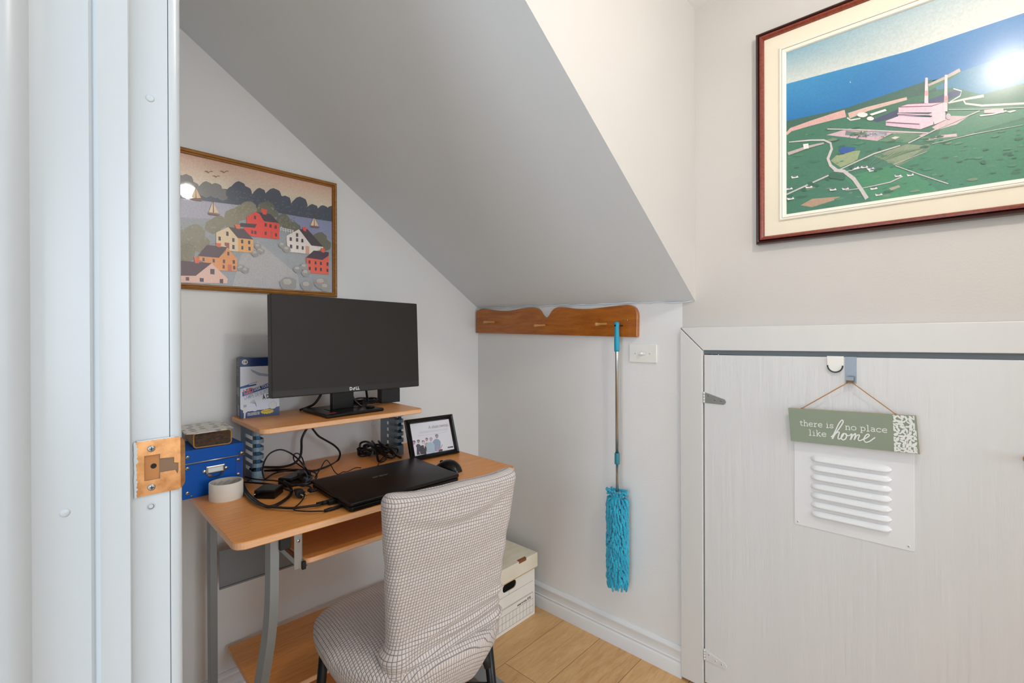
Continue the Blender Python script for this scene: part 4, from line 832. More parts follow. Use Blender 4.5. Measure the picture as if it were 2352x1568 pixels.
(5,'e6e2dc',[1800,16360,1660,16360,1630,16300,1780,16300]),
(6,'58666c',[1790,16350,1720,16380,1650,16350,1710,16330]),
(5,'e6e2dc',[1010,16560,880,16560,860,16500,990,16500]),
(6,'58666c',[1000,16550,940,16580,880,16550,920,16520]),
(5,'e6e2dc',[1270,16600,1140,16590,1110,16530,1250,16540]),
(6,'58666c',[1260,16580,1200,16620,1130,16580,1180,16560]),
(5,'e6e2dc',[2010,17010,1870,17000,1840,16940,1990,16950]),
(6,'58666c',[1990,16990,1930,17020,1860,16990,1910,16960]),
(5,'e6e2dc',[1840,16870,1700,16870,1670,16810,1820,16810]),
(6,'58666c',[1820,16860,1760,16890,1690,16860,1740,16830]),
(5,'e6e2dc',[3380,16730,3210,16730,3180,16660,3350,16670]),
(6,'58666c',[3360,16720,3280,16750,3200,16720,3260,16690]),
(5,'e6e2dc',[3750,17120,3580,17110,3550,17040,3730,17050]),
(6,'58666c',[3730,17100,3650,17140,3570,17100,3640,17070]),
(5,'e6e2dc',[3870,16480,3700,16480,3660,16410,3840,16410]),
(6,'58666c',[3850,16470,3770,16500,3690,16460,3750,16440]),
(5,'e6e2dc',[3910,16800,3740,16790,3700,16720,3890,16730]),
(6,'58666c',[3890,16780,3810,16820,3730,16780,3790,16750]),
(5,'e6e2dc',[1880,16930,1730,16920,1700,16860,1850,16870]),
(6,'58666c',[1860,16920,1790,16950,1730,16910,1780,16890]),
(5,'e6e2dc',[2220,17030,2070,17030,2040,16960,2200,16970]),
(6,'58666c',[2210,17020,2140,17050,2070,17020,2120,16990]),
(5,'e6e2dc',[1690,16170,1550,16170,1520,16110,1670,16110]),
(6,'58666c',[1680,16160,1610,16190,1540,16160,1600,16130]),
(3,'6c8466',[2350,16950,2360,16940,2410,16940,2450,16940,2490,16950,2480,16970,2450,16970,2400,16980,2380,16980]),
(3,'2f6048',[2830,16070,2840,16070,2870,16060,2890,16060,2910,16070,2900,16080,2890,16080,2870,16090,2840,16080]),
(3,'6c8466',[1350,16080,1350,16060,1420,16050,1490,16060,1500,16070,1540,16100,1480,16110,1420,16120,1370,16100]),
(3,'2f6048',[3320,16440,3310,16410,3430,16400,3510,16390,3620,16430,3610,16460,3550,16480,3430,16470,3370,16460]),
(3,'2c5a46',[-1050,16650,-1050,16640,-1030,16640,-1000,16640,-980,16650,-980,16660,-990,16670,-1030,16670,-1050,16660]),
(3,'2f6048',[-1120,16200,-1090,16190,-1050,16180,-1010,16180,-990,16190,-980,16210,-1010,16220,-1060,16220,-1090,16220]),
(3,'356b50',[2040,16750,2040,16740,2070,16730,2100,16730,2140,16750,2120,16760,2100,16760,2070,16770,2050,16760]),
(3,'356b50',[1840,16180,1840,16160,1880,16150,1920,16150,1960,16170,1970,16190,1930,16200,1880,16200,1830,16190]),
(3,'6c8466',[1160,16480,1180,16470,1200,16460,1250,16470,1280,16480,1260,16490,1250,16500,1210,16500,1180,16490]),
(3,'356b50',[3370,17080,3370,17060,3410,17060,3460,17070,3500,17080,3480,17090,3460,17100,3410,17100,3380,17090]),
(3,'41785a',[-650,16400,-660,16380,-590,16370,-530,16380,-480,16390,-500,16410,-530,16420,-600,16430,-630,16420]),
(3,'4c7f60',[-260,17360,-240,17350,-220,17350,-210,17350,-190,17360,-200,17360,-210,17370,-220,17370,-240,17360]),
(3,'4c7f60',[1570,16650,1580,16630,1660,16610,1730,16620,1780,16650,1770,16660,1740,16690,1670,16680,1620,16670]),
(3,'2f6048',[-1090,16130,-1090,16110,-1030,16100,-960,16110,-920,16130,-920,16150,-970,16170,-1020,16160,-1060,16160]),
(3,'2f6048',[2660,18270,2660,18240,2730,18240,2800,18230,2880,18280,2860,18300,2800,18310,2730,18320,2680,18290]),
(3,'41785a',[1160,16350,1190,16320,1250,16310,1340,16320,1400,16340,1390,16370,1330,16380,1250,16390,1160,16360]),
(3,'6c8466',[3080,16640,3120,16630,3230,16620,3330,16610,3420,16650,3410,16680,3340,16700,3230,16710,3120,16670]),
(3,'6c8466',[2200,16320,2200,16310,2240,16300,2280,16300,2310,16310,2300,16320,2280,16330,2240,16330,2200,16320]),
(3,'2c5a46',[2380,17690,2390,17660,2440,17670,2520,17670,2540,17680,2550,17710,2510,17720,2440,17720,2390,17720]),
(3,'41785a',[3540,17460,3530,17440,3610,17430,3700,17450,3750,17470,3730,17480,3670,17500,3600,17490,3500,17470]),
(3,'41785a',[2020,16580,2030,16560,2080,16550,2150,16560,2180,16570,2210,16600,2160,16610,2080,16620,2020,16590]),
(3,'41785a',[290,16260,310,16250,350,16240,390,16240,420,16260,410,16270,390,16270,340,16280,300,16270]),
(3,'2f6048',[1820,17150,1850,17140,1880,17140,1950,17140,1960,17150,1970,17170,1950,17190,1880,17180,1830,17170]),
(3,'41785a',[860,16550,860,16540,900,16540,930,16540,950,16550,950,16560,930,16570,900,16570,870,16560]),
(3,'2c5a46',[-170,17000,-170,16990,-140,16990,-120,16990,-90,17000,-110,17010,-120,17010,-140,17010,-160,17010]),
(3,'2c5a46',[-950,16630,-940,16600,-870,16610,-800,16600,-790,16630,-790,16650,-820,16660,-870,16660,-940,16650]),
(3,'4c7f60',[1560,16920,1570,16920,1580,16910,1610,16920,1620,16920,1620,16930,1600,16940,1580,16930,1560,16930]),
(3,'6c8466',[850,17430,860,17430,870,17420,890,17430,900,17430,910,17440,890,17440,870,17440,860,17440]),
(3,'41785a',[1060,17490,1090,17480,1150,17460,1220,17480,1250,17500,1220,17510,1220,17530,1150,17530,1110,17520]),
(3,'6c8466',[3170,16810,3170,16800,3190,16790,3220,16800,3240,16810,3220,16810,3220,16820,3190,16820,3170,16810]),
(3,'4c7f60',[1520,17240,1510,17210,1580,17200,1640,17220,1670,17230,1690,17250,1630,17270,1580,17270,1530,17250]),
(3,'4c7f60',[2880,16670,2870,16660,2900,16660,2920,16660,2930,16670,2950,16680,2930,16680,2900,16680,2870,16680]),
(3,'356b50',[1910,17080,1940,17050,1990,17050,2060,17040,2100,17070,2120,17100,2070,17120,1990,17110,1940,17100]),
(3,'2f6048',[-450,17160,-450,17160,-430,17150,-420,17160,-400,17160,-410,17170,-420,17170,-440,17170,-450,17170]),
(3,'2f6048',[760,16760,770,16740,830,16740,910,16750,940,16760,960,16780,890,16790,840,16790,770,16780]),
(3,'4c7f60',[2390,16200,2450,16180,2500,16160,2580,16170,2630,16190,2660,16220,2600,16230,2510,16240,2450,16230]),
(3,'41785a',[-150,16920,-140,16910,-100,16900,-60,16910,-30,16920,-40,16930,-50,16950,-100,16940,-150,16930]),
(3,'41785a',[-1200,16760,-1210,16720,-1140,16730,-1070,16740,-1050,16750,-1030,16770,-1090,16780,-1140,16790,-1210,16770]),
(3,'2f6048',[-1080,17140,-1080,17130,-1060,17130,-1030,17130,-1010,17140,-1020,17150,-1040,17160,-1050,17160,-1080,17150]),
(3,'356b50',[1430,16280,1450,16270,1470,16260,1510,16260,1550,16280,1540,16290,1510,16290,1470,16300,1420,16290]),
(3,'41785a',[1430,17170,1460,17160,1490,17150,1550,17160,1590,17180,1550,17180,1540,17200,1490,17200,1430,17180]),
(3,'2c5a46',[180,16810,200,16800,230,16790,270,16800,300,16810,320,16830,270,16840,240,16840,190,16830]),
(3,'2c5a46',[-100,16070,-90,16060,-60,16050,-40,16060,-20,16070,-20,16070,-40,16080,-60,16080,-80,16080]),
(3,'2f6048',[190,16240,200,16230,220,16230,240,16230,250,16230,260,16240,240,16240,220,16250,190,16250]),
(3,'4c7f60',[3760,17710,3760,17700,3800,17700,3830,17700,3870,17710,3860,17720,3840,17730,3800,17730,3770,17720]),
(3,'356b50',[2640,16040,2680,16020,2740,16000,2810,16000,2850,16030,2870,16050,2810,16080,2740,16080,2650,16060]),
(3,'6c8466',[540,17230,560,17210,590,17200,650,17210,660,17220,660,17240,640,17260,600,17260,560,17250]),
(3,'356b50',[1170,16830,1210,16820,1260,16820,1320,16820,1330,16830,1340,16850,1310,16860,1260,16870,1220,16860]),
(3,'6c8466',[10,16790,10,16770,50,16770,80,16780,90,16780,120,16800,80,16800,50,16810,20,16800]),
(3,'356b50',[1630,16400,1670,16370,1710,16370,1800,16380,1820,16380,1840,16410,1770,16430,1720,16440,1660,16420]),
(3,'2c5a46',[1510,16830,1550,16820,1590,16810,1630,16820,1680,16840,1680,16860,1650,16870,1590,16870,1540,16860]),
(3,'2f6048',[2410,17490,2390,17460,2470,17460,2530,17460,2600,17490,2580,17510,2540,17530,2470,17520,2410,17510]),
(3,'41785a',[560,16920,580,16910,640,16910,680,16910,700,16920,700,16940,690,16950,630,16950,600,16940]),
(3,'2c5a46',[3520,17340,3560,17330,3600,17330,3650,17330,3690,17350,3680,17360,3660,17370,3600,17370,3550,17360]),
(3,'6c8466',[2700,16550,2720,16530,2770,16530,2810,16540,2840,16540,2850,16560,2810,16570,2760,16570,2710,16560]),
(3,'356b50',[3000,17420,3030,17390,3110,17390,3220,17400,3260,17420,3290,17450,3190,17470,3110,17460,3010,17440]),
(3,'2c5a46',[2000,18100,2050,18090,2100,18090,2180,18100,2210,18120,2240,18150,2170,18150,2100,18150,2050,18130]),
(3,'2c5a46',[500,16190,500,16180,520,16170,550,16180,570,16180,580,16190,560,16200,530,16200,490,16190]),
(3,'356b50',[660,16630,670,16620,690,16610,710,16620,750,16630,730,16640,710,16640,690,16650,670,16640]),
(3,'6c8466',[1250,16960,1280,16940,1320,16940,1360,16940,1420,16960,1420,16980,1390,17000,1320,16990,1290,16980]),
(3,'2c5a46',[2510,17910,2520,17890,2600,17870,2700,17890,2720,17910,2770,17940,2700,17960,2590,17960,2510,17930]),
(3,'2f6048',[1230,17510,1260,17500,1310,17490,1390,17510,1450,17520,1450,17540,1380,17550,1310,17550,1230,17530]),
(3,'41785a',[2410,17260,2430,17260,2460,17260,2490,17260,2500,17270,2510,17280,2480,17280,2460,17280,2430,17280]),
(3,'41785a',[2650,17250,2690,17230,2750,17220,2800,17240,2880,17260,2850,17270,2800,17290,2750,17280,2690,17270]),
(3,'41785a',[-850,17190,-830,17170,-770,17170,-720,17180,-700,17190,-700,17210,-720,17230,-770,17220,-800,17220]),
(3,'4c7f60',[2010,16170,1990,16140,2050,16140,2110,16140,2150,16160,2140,16170,2110,16190,2060,16190,2000,16180]),
(3,'41785a',[-1000,16300,-1000,16300,-970,16290,-940,16290,-920,16300,-930,16310,-940,16320,-970,16320,-1000,16310]),
(3,'356b50',[-810,16520,-800,16510,-760,16510,-720,16510,-700,16520,-690,16530,-720,16550,-760,16550,-790,16540]),
(3,'2f6048',[-1110,16940,-1130,16920,-1070,16900,-1010,16920,-990,16930,-980,16950,-1010,16980,-1060,16960,-1130,16950]),
(3,'356b50',[2020,17940,2090,17930,2160,17920,2250,17930,2270,17950,2260,17980,2250,18000,2150,17990,2070,17980]),
(3,'356b50',[1760,17390,1790,17380,1830,17380,1880,17390,1890,17390,1890,17410,1870,17420,1830,17420,1790,17410]),
(3,'2f6048',[260,16370,280,16360,300,16350,330,16350,360,16370,370,16380,330,16380,300,16390,280,16380]),
(3,'41785a',[-340,16690,-340,16670,-270,16660,-220,16660,-160,16690,-160,16710,-200,16720,-270,16720,-340,16700]),
(3,'6c8466',[-330,16900,-320,16900,-310,16890,-290,16890,-270,16900,-280,16910,-290,16910,-310,16910,-320,16910]),
(3,'2f6048',[220,17170,240,17170,260,17160,280,17170,300,17170,300,17180,280,17180,260,17190,230,17180]),
(3,'4c7f60',[520,17420,550,17400,600,17400,680,17410,740,17430,710,17450,670,17470,610,17460,550,17450]),
(3,'4c7f60',[2740,17450,2760,17440,2790,17440,2820,17440,2850,17450,2860,17470,2830,17470,2790,17470,2760,17460]),
(3,'2c5a46',[2630,16450,2630,16430,2670,16430,2710,16430,2750,16450,2730,16450,2730,16470,2670,16460,2630,16460]),
(3,'2c5a46',[1310,16830,1310,16820,1340,16820,1360,16820,1360,16830,1370,16840,1360,16840,1340,16840,1320,16840]),
(3,'2c5a46',[560,17190,580,17170,640,17170,700,17180,750,17200,730,17220,700,17230,640,17230,600,17220]),
(3,'4c7f60',[-300,17290,-270,17260,-220,17250,-160,17260,-100,17290,-100,17310,-170,17320,-230,17330,-300,17310]),
(3,'4c7f60',[1670,16890,1680,16870,1750,16870,1830,16870,1850,16880,1870,16910,1840,16930,1750,16930,1710,16920]),
(3,'2c5a46',[-180,16670,-190,16660,-160,16660,-130,16660,-110,16670,-110,16680,-130,16680,-160,16690,-190,16680]),
(3,'4c7f60',[-100,17110,-80,17090,-30,17090,30,17090,80,17110,50,17130,40,17150,-30,17150,-60,17140]),
(3,'6c8466',[410,16420,420,16410,450,16400,490,16400,500,16410,510,16430,490,16440,450,16430,400,16430]),
(3,'2f6048',[-680,16220,-670,16210,-630,16210,-600,16200,-580,16220,-560,16230,-590,16250,-630,16240,-670,16240]),
(3,'4c7f60',[620,16380,610,16360,650,16350,680,16360,710,16370,710,16380,680,16390,650,16390,610,16380]),
(3,'2c5a46',[3130,18240,3140,18230,3170,18230,3200,18230,3200,18240,3220,18250,3200,18250,3160,18250,3130,18240]),
(3,'2f6048',[3310,18090,3350,18080,3400,18080,3490,18090,3500,18100,3550,18130,3470,18140,3400,18130,3320,18110]),
(3,'6c8466',[460,17330,460,17310,520,17310,580,17320,600,17330,630,17350,590,17360,520,17360,460,17350]),
(3,'41785a',[-1010,16320,-1020,16300,-970,16300,-920,16300,-890,16310,-870,16340,-910,16350,-960,16360,-1010,16340]),
(3,'41785a',[3420,17710,3440,17680,3510,17670,3590,17690,3680,17720,3680,17740,3600,17760,3510,17760,3430,17730]),
(3,'6c8466',[120,17160,130,17150,170,17140,210,17140,260,17170,240,17180,220,17190,170,17190,120,17180]),
(3,'41785a',[2010,17200,2010,17180,2060,17170,2100,17180,2140,17200,2150,17210,2100,17220,2050,17220,2010,17210]),
(3,'6c8466',[2520,17240,2540,17240,2560,17230,2580,17240,2600,17240,2610,17250,2580,17250,2560,17260,2540,17250]),
(3,'2c5a46',[260,17380,290,17360,350,17360,390,17360,420,17380,410,17400,400,17420,340,17420,320,17400]),
(3,'4c7f60',[1900,17010,1900,16990,1940,16990,1990,16990,2040,17010,2010,17020,2010,17030,1940,17030,1890,17020]),
(3,'2c5a46',[-970,16580,-980,16570,-940,16560,-900,16570,-880,16570,-870,16590,-900,16600,-940,16600,-970,16590]),
(3,'356b50',[890,16710,880,16690,930,16680,970,16680,1010,16700,1000,16720,980,16720,930,16720,880,16710]),
(3,'356b50',[150,17220,200,17210,240,17200,290,17200,330,17220,350,17250,300,17260,240,17260,190,17250]),
(3,'41785a',[1900,17650,1970,17640,2030,17620,2090,17640,2170,17670,2150,17690,2100,17710,2020,17710,1960,17690]),
(3,'41785a',[500,16590,500,16570,560,16570,630,16570,690,16590,670,16610,620,16620,570,16630,500,16600]),
(3,'2c5a46',[1280,16180,1320,16160,1390,16140,1450,16150,1510,16170,1510,16190,1460,16220,1390,16210,1340,16200]),
(3,'4c7f60',[2470,16190,2490,16180,2540,16160,2590,16170,2600,16180,2620,16200,2590,16210,2530,16220,2480,16210]),
(3,'41785a',[1000,16330,1030,16330,1040,16320,1070,16320,1090,16330,1090,16340,1080,16350,1040,16350,1030,16350]),
(3,'356b50',[270,17290,300,17280,310,17280,350,17280,370,17290,360,17300,350,17310,320,17300,290,17290]),
(3,'6c8466',[1860,17950,1910,17930,1980,17920,2070,17940,2130,17960,2160,18000,2050,18000,1980,17990,1870,17980]),
(3,'6c8466',[-350,16150,-360,16110,-290,16100,-210,16120,-180,16130,-150,16160,-210,16180,-290,16180,-340,16170]),
(3,'2c5a46',[-90,16640,-70,16630,-50,16620,-10,16630,30,16650,20,16660,0,16660,-40,16660,-80,16660]),
(3,'356b50',[3700,16550,3730,16520,3810,16510,3890,16510,3990,16550,3990,16580,3890,16580,3800,16600,3740,16590]),
(3,'41785a',[-940,16740,-930,16720,-870,16720,-820,16730,-780,16740,-800,16760,-820,16770,-870,16780,-930,16760]),
(3,'4c7f60',[30,17430,50,17430,70,17430,90,17420,100,17430,100,17440,90,17450,60,17440,50,17440]),
(3,'2c5a46',[3770,16390,3800,16380,3830,16360,3880,16380,3920,16380,3910,16400,3870,16410,3830,16410,3770,16400]),
(3,'6c8466',[2540,17930,2600,17910,2690,17910,2790,17930,2840,17950,2850,17980,2760,17990,2670,18000,2610,17970]),
(3,'4c7f60',[-450,16650,-430,16630,-390,16620,-330,16630,-290,16650,-300,16660,-330,16680,-390,16680,-450,16670]),
(3,'2c5a46',[-1030,16500,-1020,16490,-990,16480,-960,16490,-940,16500,-940,16510,-970,16510,-1000,16520,-1020,16500]),
(3,'6c8466',[740,16080,730,16050,820,16050,890,16050,950,16070,940,16090,880,16110,810,16120,760,16100]),
(3,'356b50',[-1070,17030,-1060,17030,-1050,17030,-1040,17030,-1030,17030,-1020,17040,-1030,17040,-1050,17040,-1070,17040]),
(3,'41785a',[-760,17110,-720,17090,-680,17080,-630,17080,-600,17100,-600,17120,-630,17150,-680,17150,-730,17130]),
(3,'2c5a46',[-550,16820,-540,16810,-500,16810,-460,16800,-450,16810,-440,16830,-450,16850,-500,16850,-550,16830]),
(3,'356b50',[380,17390,440,17380,470,17370,540,17390,570,17400,550,17410,530,17420,470,17430,410,17400]),
(3,'6c8466',[3280,18280,3300,18270,3320,18270,3360,18280,3360,18280,3380,18290,3360,18300,3320,18290,3290,18280]),
(6,'b06a6a',[1810,17870,1780,17870,1780,17850,1810,17850]),
(6,'e6e2e0',[1980,17980,1950,17980,1950,17960,1980,17960]),
(6,'3c4a58',[2000,17990,1980,17990,1980,17970,2000,17970]),
(6,'8a98a4',[1590,17860,1570,17860,1570,17840,1590,17840]),
(6,'b06a6a',[1750,17900,1730,17890,1730,17870,1750,17880]),
(6,'8a98a4',[2250,17890,2230,17880,2230,17860,2250,17870]),
(6,'3c4a58',[1910,17860,1880,17850,1880,17830,1910,17840]),
(6,'e6e2e0',[2230,17900,2210,17900,2210,17880,2230,17880]),
(6,'3c4a58',[2070,17870,2040,17870,2040,17850,2070,17850]),
(6,'e6e2e0',[1780,17820,1760,17820,1760,17800,1780,17800]),
(6,'3c4a58',[1700,17850,1670,17850,1670,17830,1700,17840]),
(6,'b06a6a',[1900,17800,1880,17790,1880,17770,1900,17780]),
(6,'8a98a4',[1560,17830,1530,17830,1530,17810,1560,17810]),
(6,'e6e2e0',[1770,17890,1750,17890,1750,17870,1770,17870]),
(6,'b06a6a',[1860,17850,1840,17850,1840,17830,1860,17840]),
(6,'8a98a4',[1690,17740,1670,17740,1670,17720,1690,17730]),
(6,'3c4a58',[2110,17850,2090,17850,2090,17830,2110,17830]),
(6,'8a98a4',[1490,17810,1460,17800,1460,17780,1490,17790]),
(6,'b06a6a',[2120,17970,2090,17970,2090,17950,2120,17950]),
(6,'8a98a4',[2060,18000,2030,18000,2030,17980,2060,17980]),
(6,'b06a6a',[2060,17910,2030,17910,2030,17890,2060,17890]),
(6,'3c4a58',[1860,17850,1830,17850,1830,17830,1860,17830]),
(6,'8a98a4',[1980,17860,1950,17860,1950,17840,1980,17840]),
(6,'8a98a4',[1670,17820,1640,17820,1640,17800,1670,17800]),
(6,'8a98a4',[2000,17860,1970,17860,1970,17840,2000,17840]),
(6,'e6e2e0',[2000,17870,1980,17860,1980,17850,2000,17850]),
(6,'3c4a58',[2090,17840,2060,17840,2060,17820,2090,17830]),
(6,'8a98a4',[1450,17810,1430,17810,1430,17790,1450,17790]),
(6,'8a98a4',[2200,17930,2170,17930,2170,17910,2200,17910]),
(6,'b06a6a',[1560,17730,1530,17730,1530,17710,1560,17710]),
(6,'8a98a4',[2040,17850,2020,17850,2020,17830,2040,17840]),
(6,'8a98a4',[1600,17700,1580,17700,1580,17680,1600,17680]),
(6,'b06a6a',[2290,17910,2260,17910,2260,17890,2290,17890]),
(6,'3c4a58',[2020,17960,1990,17960,1990,17940,2020,17940]),
(6,'8a98a4',[1470,17750,1450,17740,1450,17730,1470,17730]),
(6,'8a98a4',[1750,17870,1720,17870,1720,17850,1750,17850]),
(6,'b06a6a',[1470,17770,1440,17770,1440,17750,1470,17750]),
(6,'3c4a58',[1520,17710,1490,17710,1490,17690,1520,17690]),
(6,'b06a6a',[1730,17840,1710,17840,1710,17820,1730,17830]),
(6,'3c4a58',[2010,17960,1990,17960,1990,17940,2010,17940]),
(4,'6c8a6a',[1870,16950,1530,17300,1540,17310,1870,16960]),
(4,'6c8a6a',[1770,16970,1440,17290,1440,17300,1770,16980]),
(4,'6c8a6a',[1670,17000,1350,17270,1350,17280,1680,17010]),
(4,'6c8a6a',[1580,17020,1250,17260,1260,17270,1580,17030]),
(4,'6c8a6a',[1480,17040,1160,17240,1170,17250,1490,17050]),
(4,'6c8a6a',[1390,17060,1070,17230,1080,17240,1390,17070]),
(4,'6c8a6a',[1300,17080,980,17210,990,17220,1300,17100]),
(4,'6c8a6a',[1210,17110,890,17200,900,17210,1210,17120]),
(4,'6c8a6a',[1110,17130,810,17180,810,17200,1120,17140]),
(4,'6c8a6a',[1030,17150,720,17170,720,17180,1030,17160]),
(5,'2c5f48',[2530,16870,2540,16820,2590,16790,2670,16810,2750,16840,2770,16900,2780,16960,2750,17000,2670,17000,2590,16980,2550,16920]),
(5,'2c5f48',[3160,16770,3170,16740,3200,16720,3250,16730,3300,16750,3310,16780,3320,16820,3300,16850,3250,16840,3200,16830,3170,16800]),
(5,'2c5f48',[2380,16790,2390,16750,2440,16720,2510,16740,2570,16770,2590,16820,2610,16870,2580,16910,2510,16900,2440,16890,2400,16840]),
(5,'2c5f48',[2150,17020,2150,17000,2180,16980,2220,16990,2260,17010,2270,17040,2280,17070,2260,17090,2220,17090,2180,17080,2160,17050]),
(5,'2c5f48',[3350,16630,3350,16610,3380,16590,3420,16600,3460,16620,3470,16650,3480,16670,3460,16700,3420,16690,3380,16690,3360,16660]),
(5,'2c5f48',[1550,17380,1550,17360,1570,17350,1600,17360,1620,17370,1630,17390,1630,17410,1620,17430,1600,17420,1570,17420,1560,17400]),
(5,'2c5f48',[-500,16510,-500,16490,-480,16470,-450,16480,-420,16500,-410,16520,-400,16550,-420,16570,-450,16570,-480,16560,-490,16540]),
(5,'2c5f48',[3030,16690,3040,16670,3060,16660,3100,16670,3130,16680,3140,16700,3150,16730,3130,16750,3100,16740,3060,16740,3040,16710]),
(5,'2c5f48',[2760,16830,2760,16800,2790,16790,2820,16800,2860,16810,2870,16840,2880,16870,2860,16890,2820,16890,2790,16880,2770,16850]),
(5,'2c5f48',[1640,16810,1650,16790,1660,16780,1690,16790,1710,16800,1720,16820,1730,16840,1710,16850,1690,16850,1660,16850,1650,16830]),
(5,'e8ece8',[2260,19450,2250,19500,2240,19440]),
(3,'dcd4ce',[-850,17650,-990,17640,-1020,17610,-910,17600]),
 ],
 'team':[
(2,'4c4c58',[222,212,278,531,326,584,386,596,407,584,448,564,482,499,425,193]),
(3,'4a4448',[472,692,464,660,434,649,404,648,383,659,362,681,360,703,369,735,399,746,430,744,459,736,471,714]),
(4,'a88a98',[464,660,445,637,425,617,405,616,384,628,363,649,362,671,380,704,400,714,420,724,441,713,462,691]),
(2,'b0a8a6',[572,278,620,543,668,586,729,595,759,597,801,573,834,511,785,256]),
(3,'544c50',[824,713,816,691,786,671,756,669,725,680,714,702,713,724,721,756,751,767,781,778,802,757,823,736]),
(4,'b494a0',[806,681,797,658,777,638,748,637,727,649,715,671,714,702,722,725,742,745,772,746,793,734,804,712]),
(2,'8fa0b8',[938,224,992,575,1089,662,1179,672,1210,660,1282,629,1337,533,1263,191]),
(3,'787880',[1285,778,1277,746,1247,725,1208,724,1176,735,1155,766,1144,797,1162,829,1192,840,1232,851,1263,831,1284,809]),
(4,'a8909c',[1267,745,1258,713,1229,693,1199,692,1168,703,1157,725,1155,756,1174,789,1194,808,1223,819,1254,808,1266,777]),
(5,'4a4a4e',[1173,181,1354,182,1361,255,1200,255]),
(2,'e8dcea',[20,222,67,509,124,566,185,575,215,576,267,544,301,478,253,191]),
(3,'4a3c44',[291,671,273,648,243,628,213,627,182,638,161,659,160,691,168,723,198,743,237,745,268,734,290,703]),
(4,'c088b0',[273,648,254,616,234,596,205,585,183,606,162,628,161,659,179,692,199,711,229,713,250,701,271,680]),
(2,'3e3a44',[384,204,424,446,490,512,561,521,592,519,653,491,698,404,648,171]),
(3,'4c4448',[667,627,647,608,629,584,588,586,567,598,546,619,544,651,554,679,582,694,614,692,645,680,666,659]),
(4,'d8c0cc',[647,608,639,576,609,555,589,554,560,562,548,584,547,616,565,648,584,662,605,669,635,661,646,639]),
(2,'a8bccb',[686,213,733,500,821,583,910,587,941,585,1014,554,1059,448,1011,180]),
(3,'a8a4ac',[1017,693,998,670,968,650,939,649,908,660,886,681,885,713,894,745,923,756,963,767,994,746,1015,725]),
(4,'cba6b4',[998,661,980,638,960,618,930,607,899,628,888,650,886,681,905,714,925,724,954,735,976,723,997,692]),
(5,'c99ab4',[1104,361,1102,190,1152,192,1143,372]),
(5,'c99ab4',[1373,427,1297,319,1169,256,1191,222,1328,298,1404,406]),
(5,'c0a0b0',[370,307,385,181,415,183,399,309]),
(5,'e8d8e0',[589,564,607,384,661,523]),
(1,'a8a8b0',[425,1063,1768,1033,1768,1033,425,1063]),
(1,'a8a8b0',[518,1010,1760,991,1760,1001,518,1020]),
(1,'a8a8b0',[509,969,1752,947,1752,956,509,978]),
(1,'a8a8b0',[423,883,1727,841,1727,841,423,892]),
(1,'a8a8b0',[847,863,1735,883,1735,892,847,863]),
 ],
}

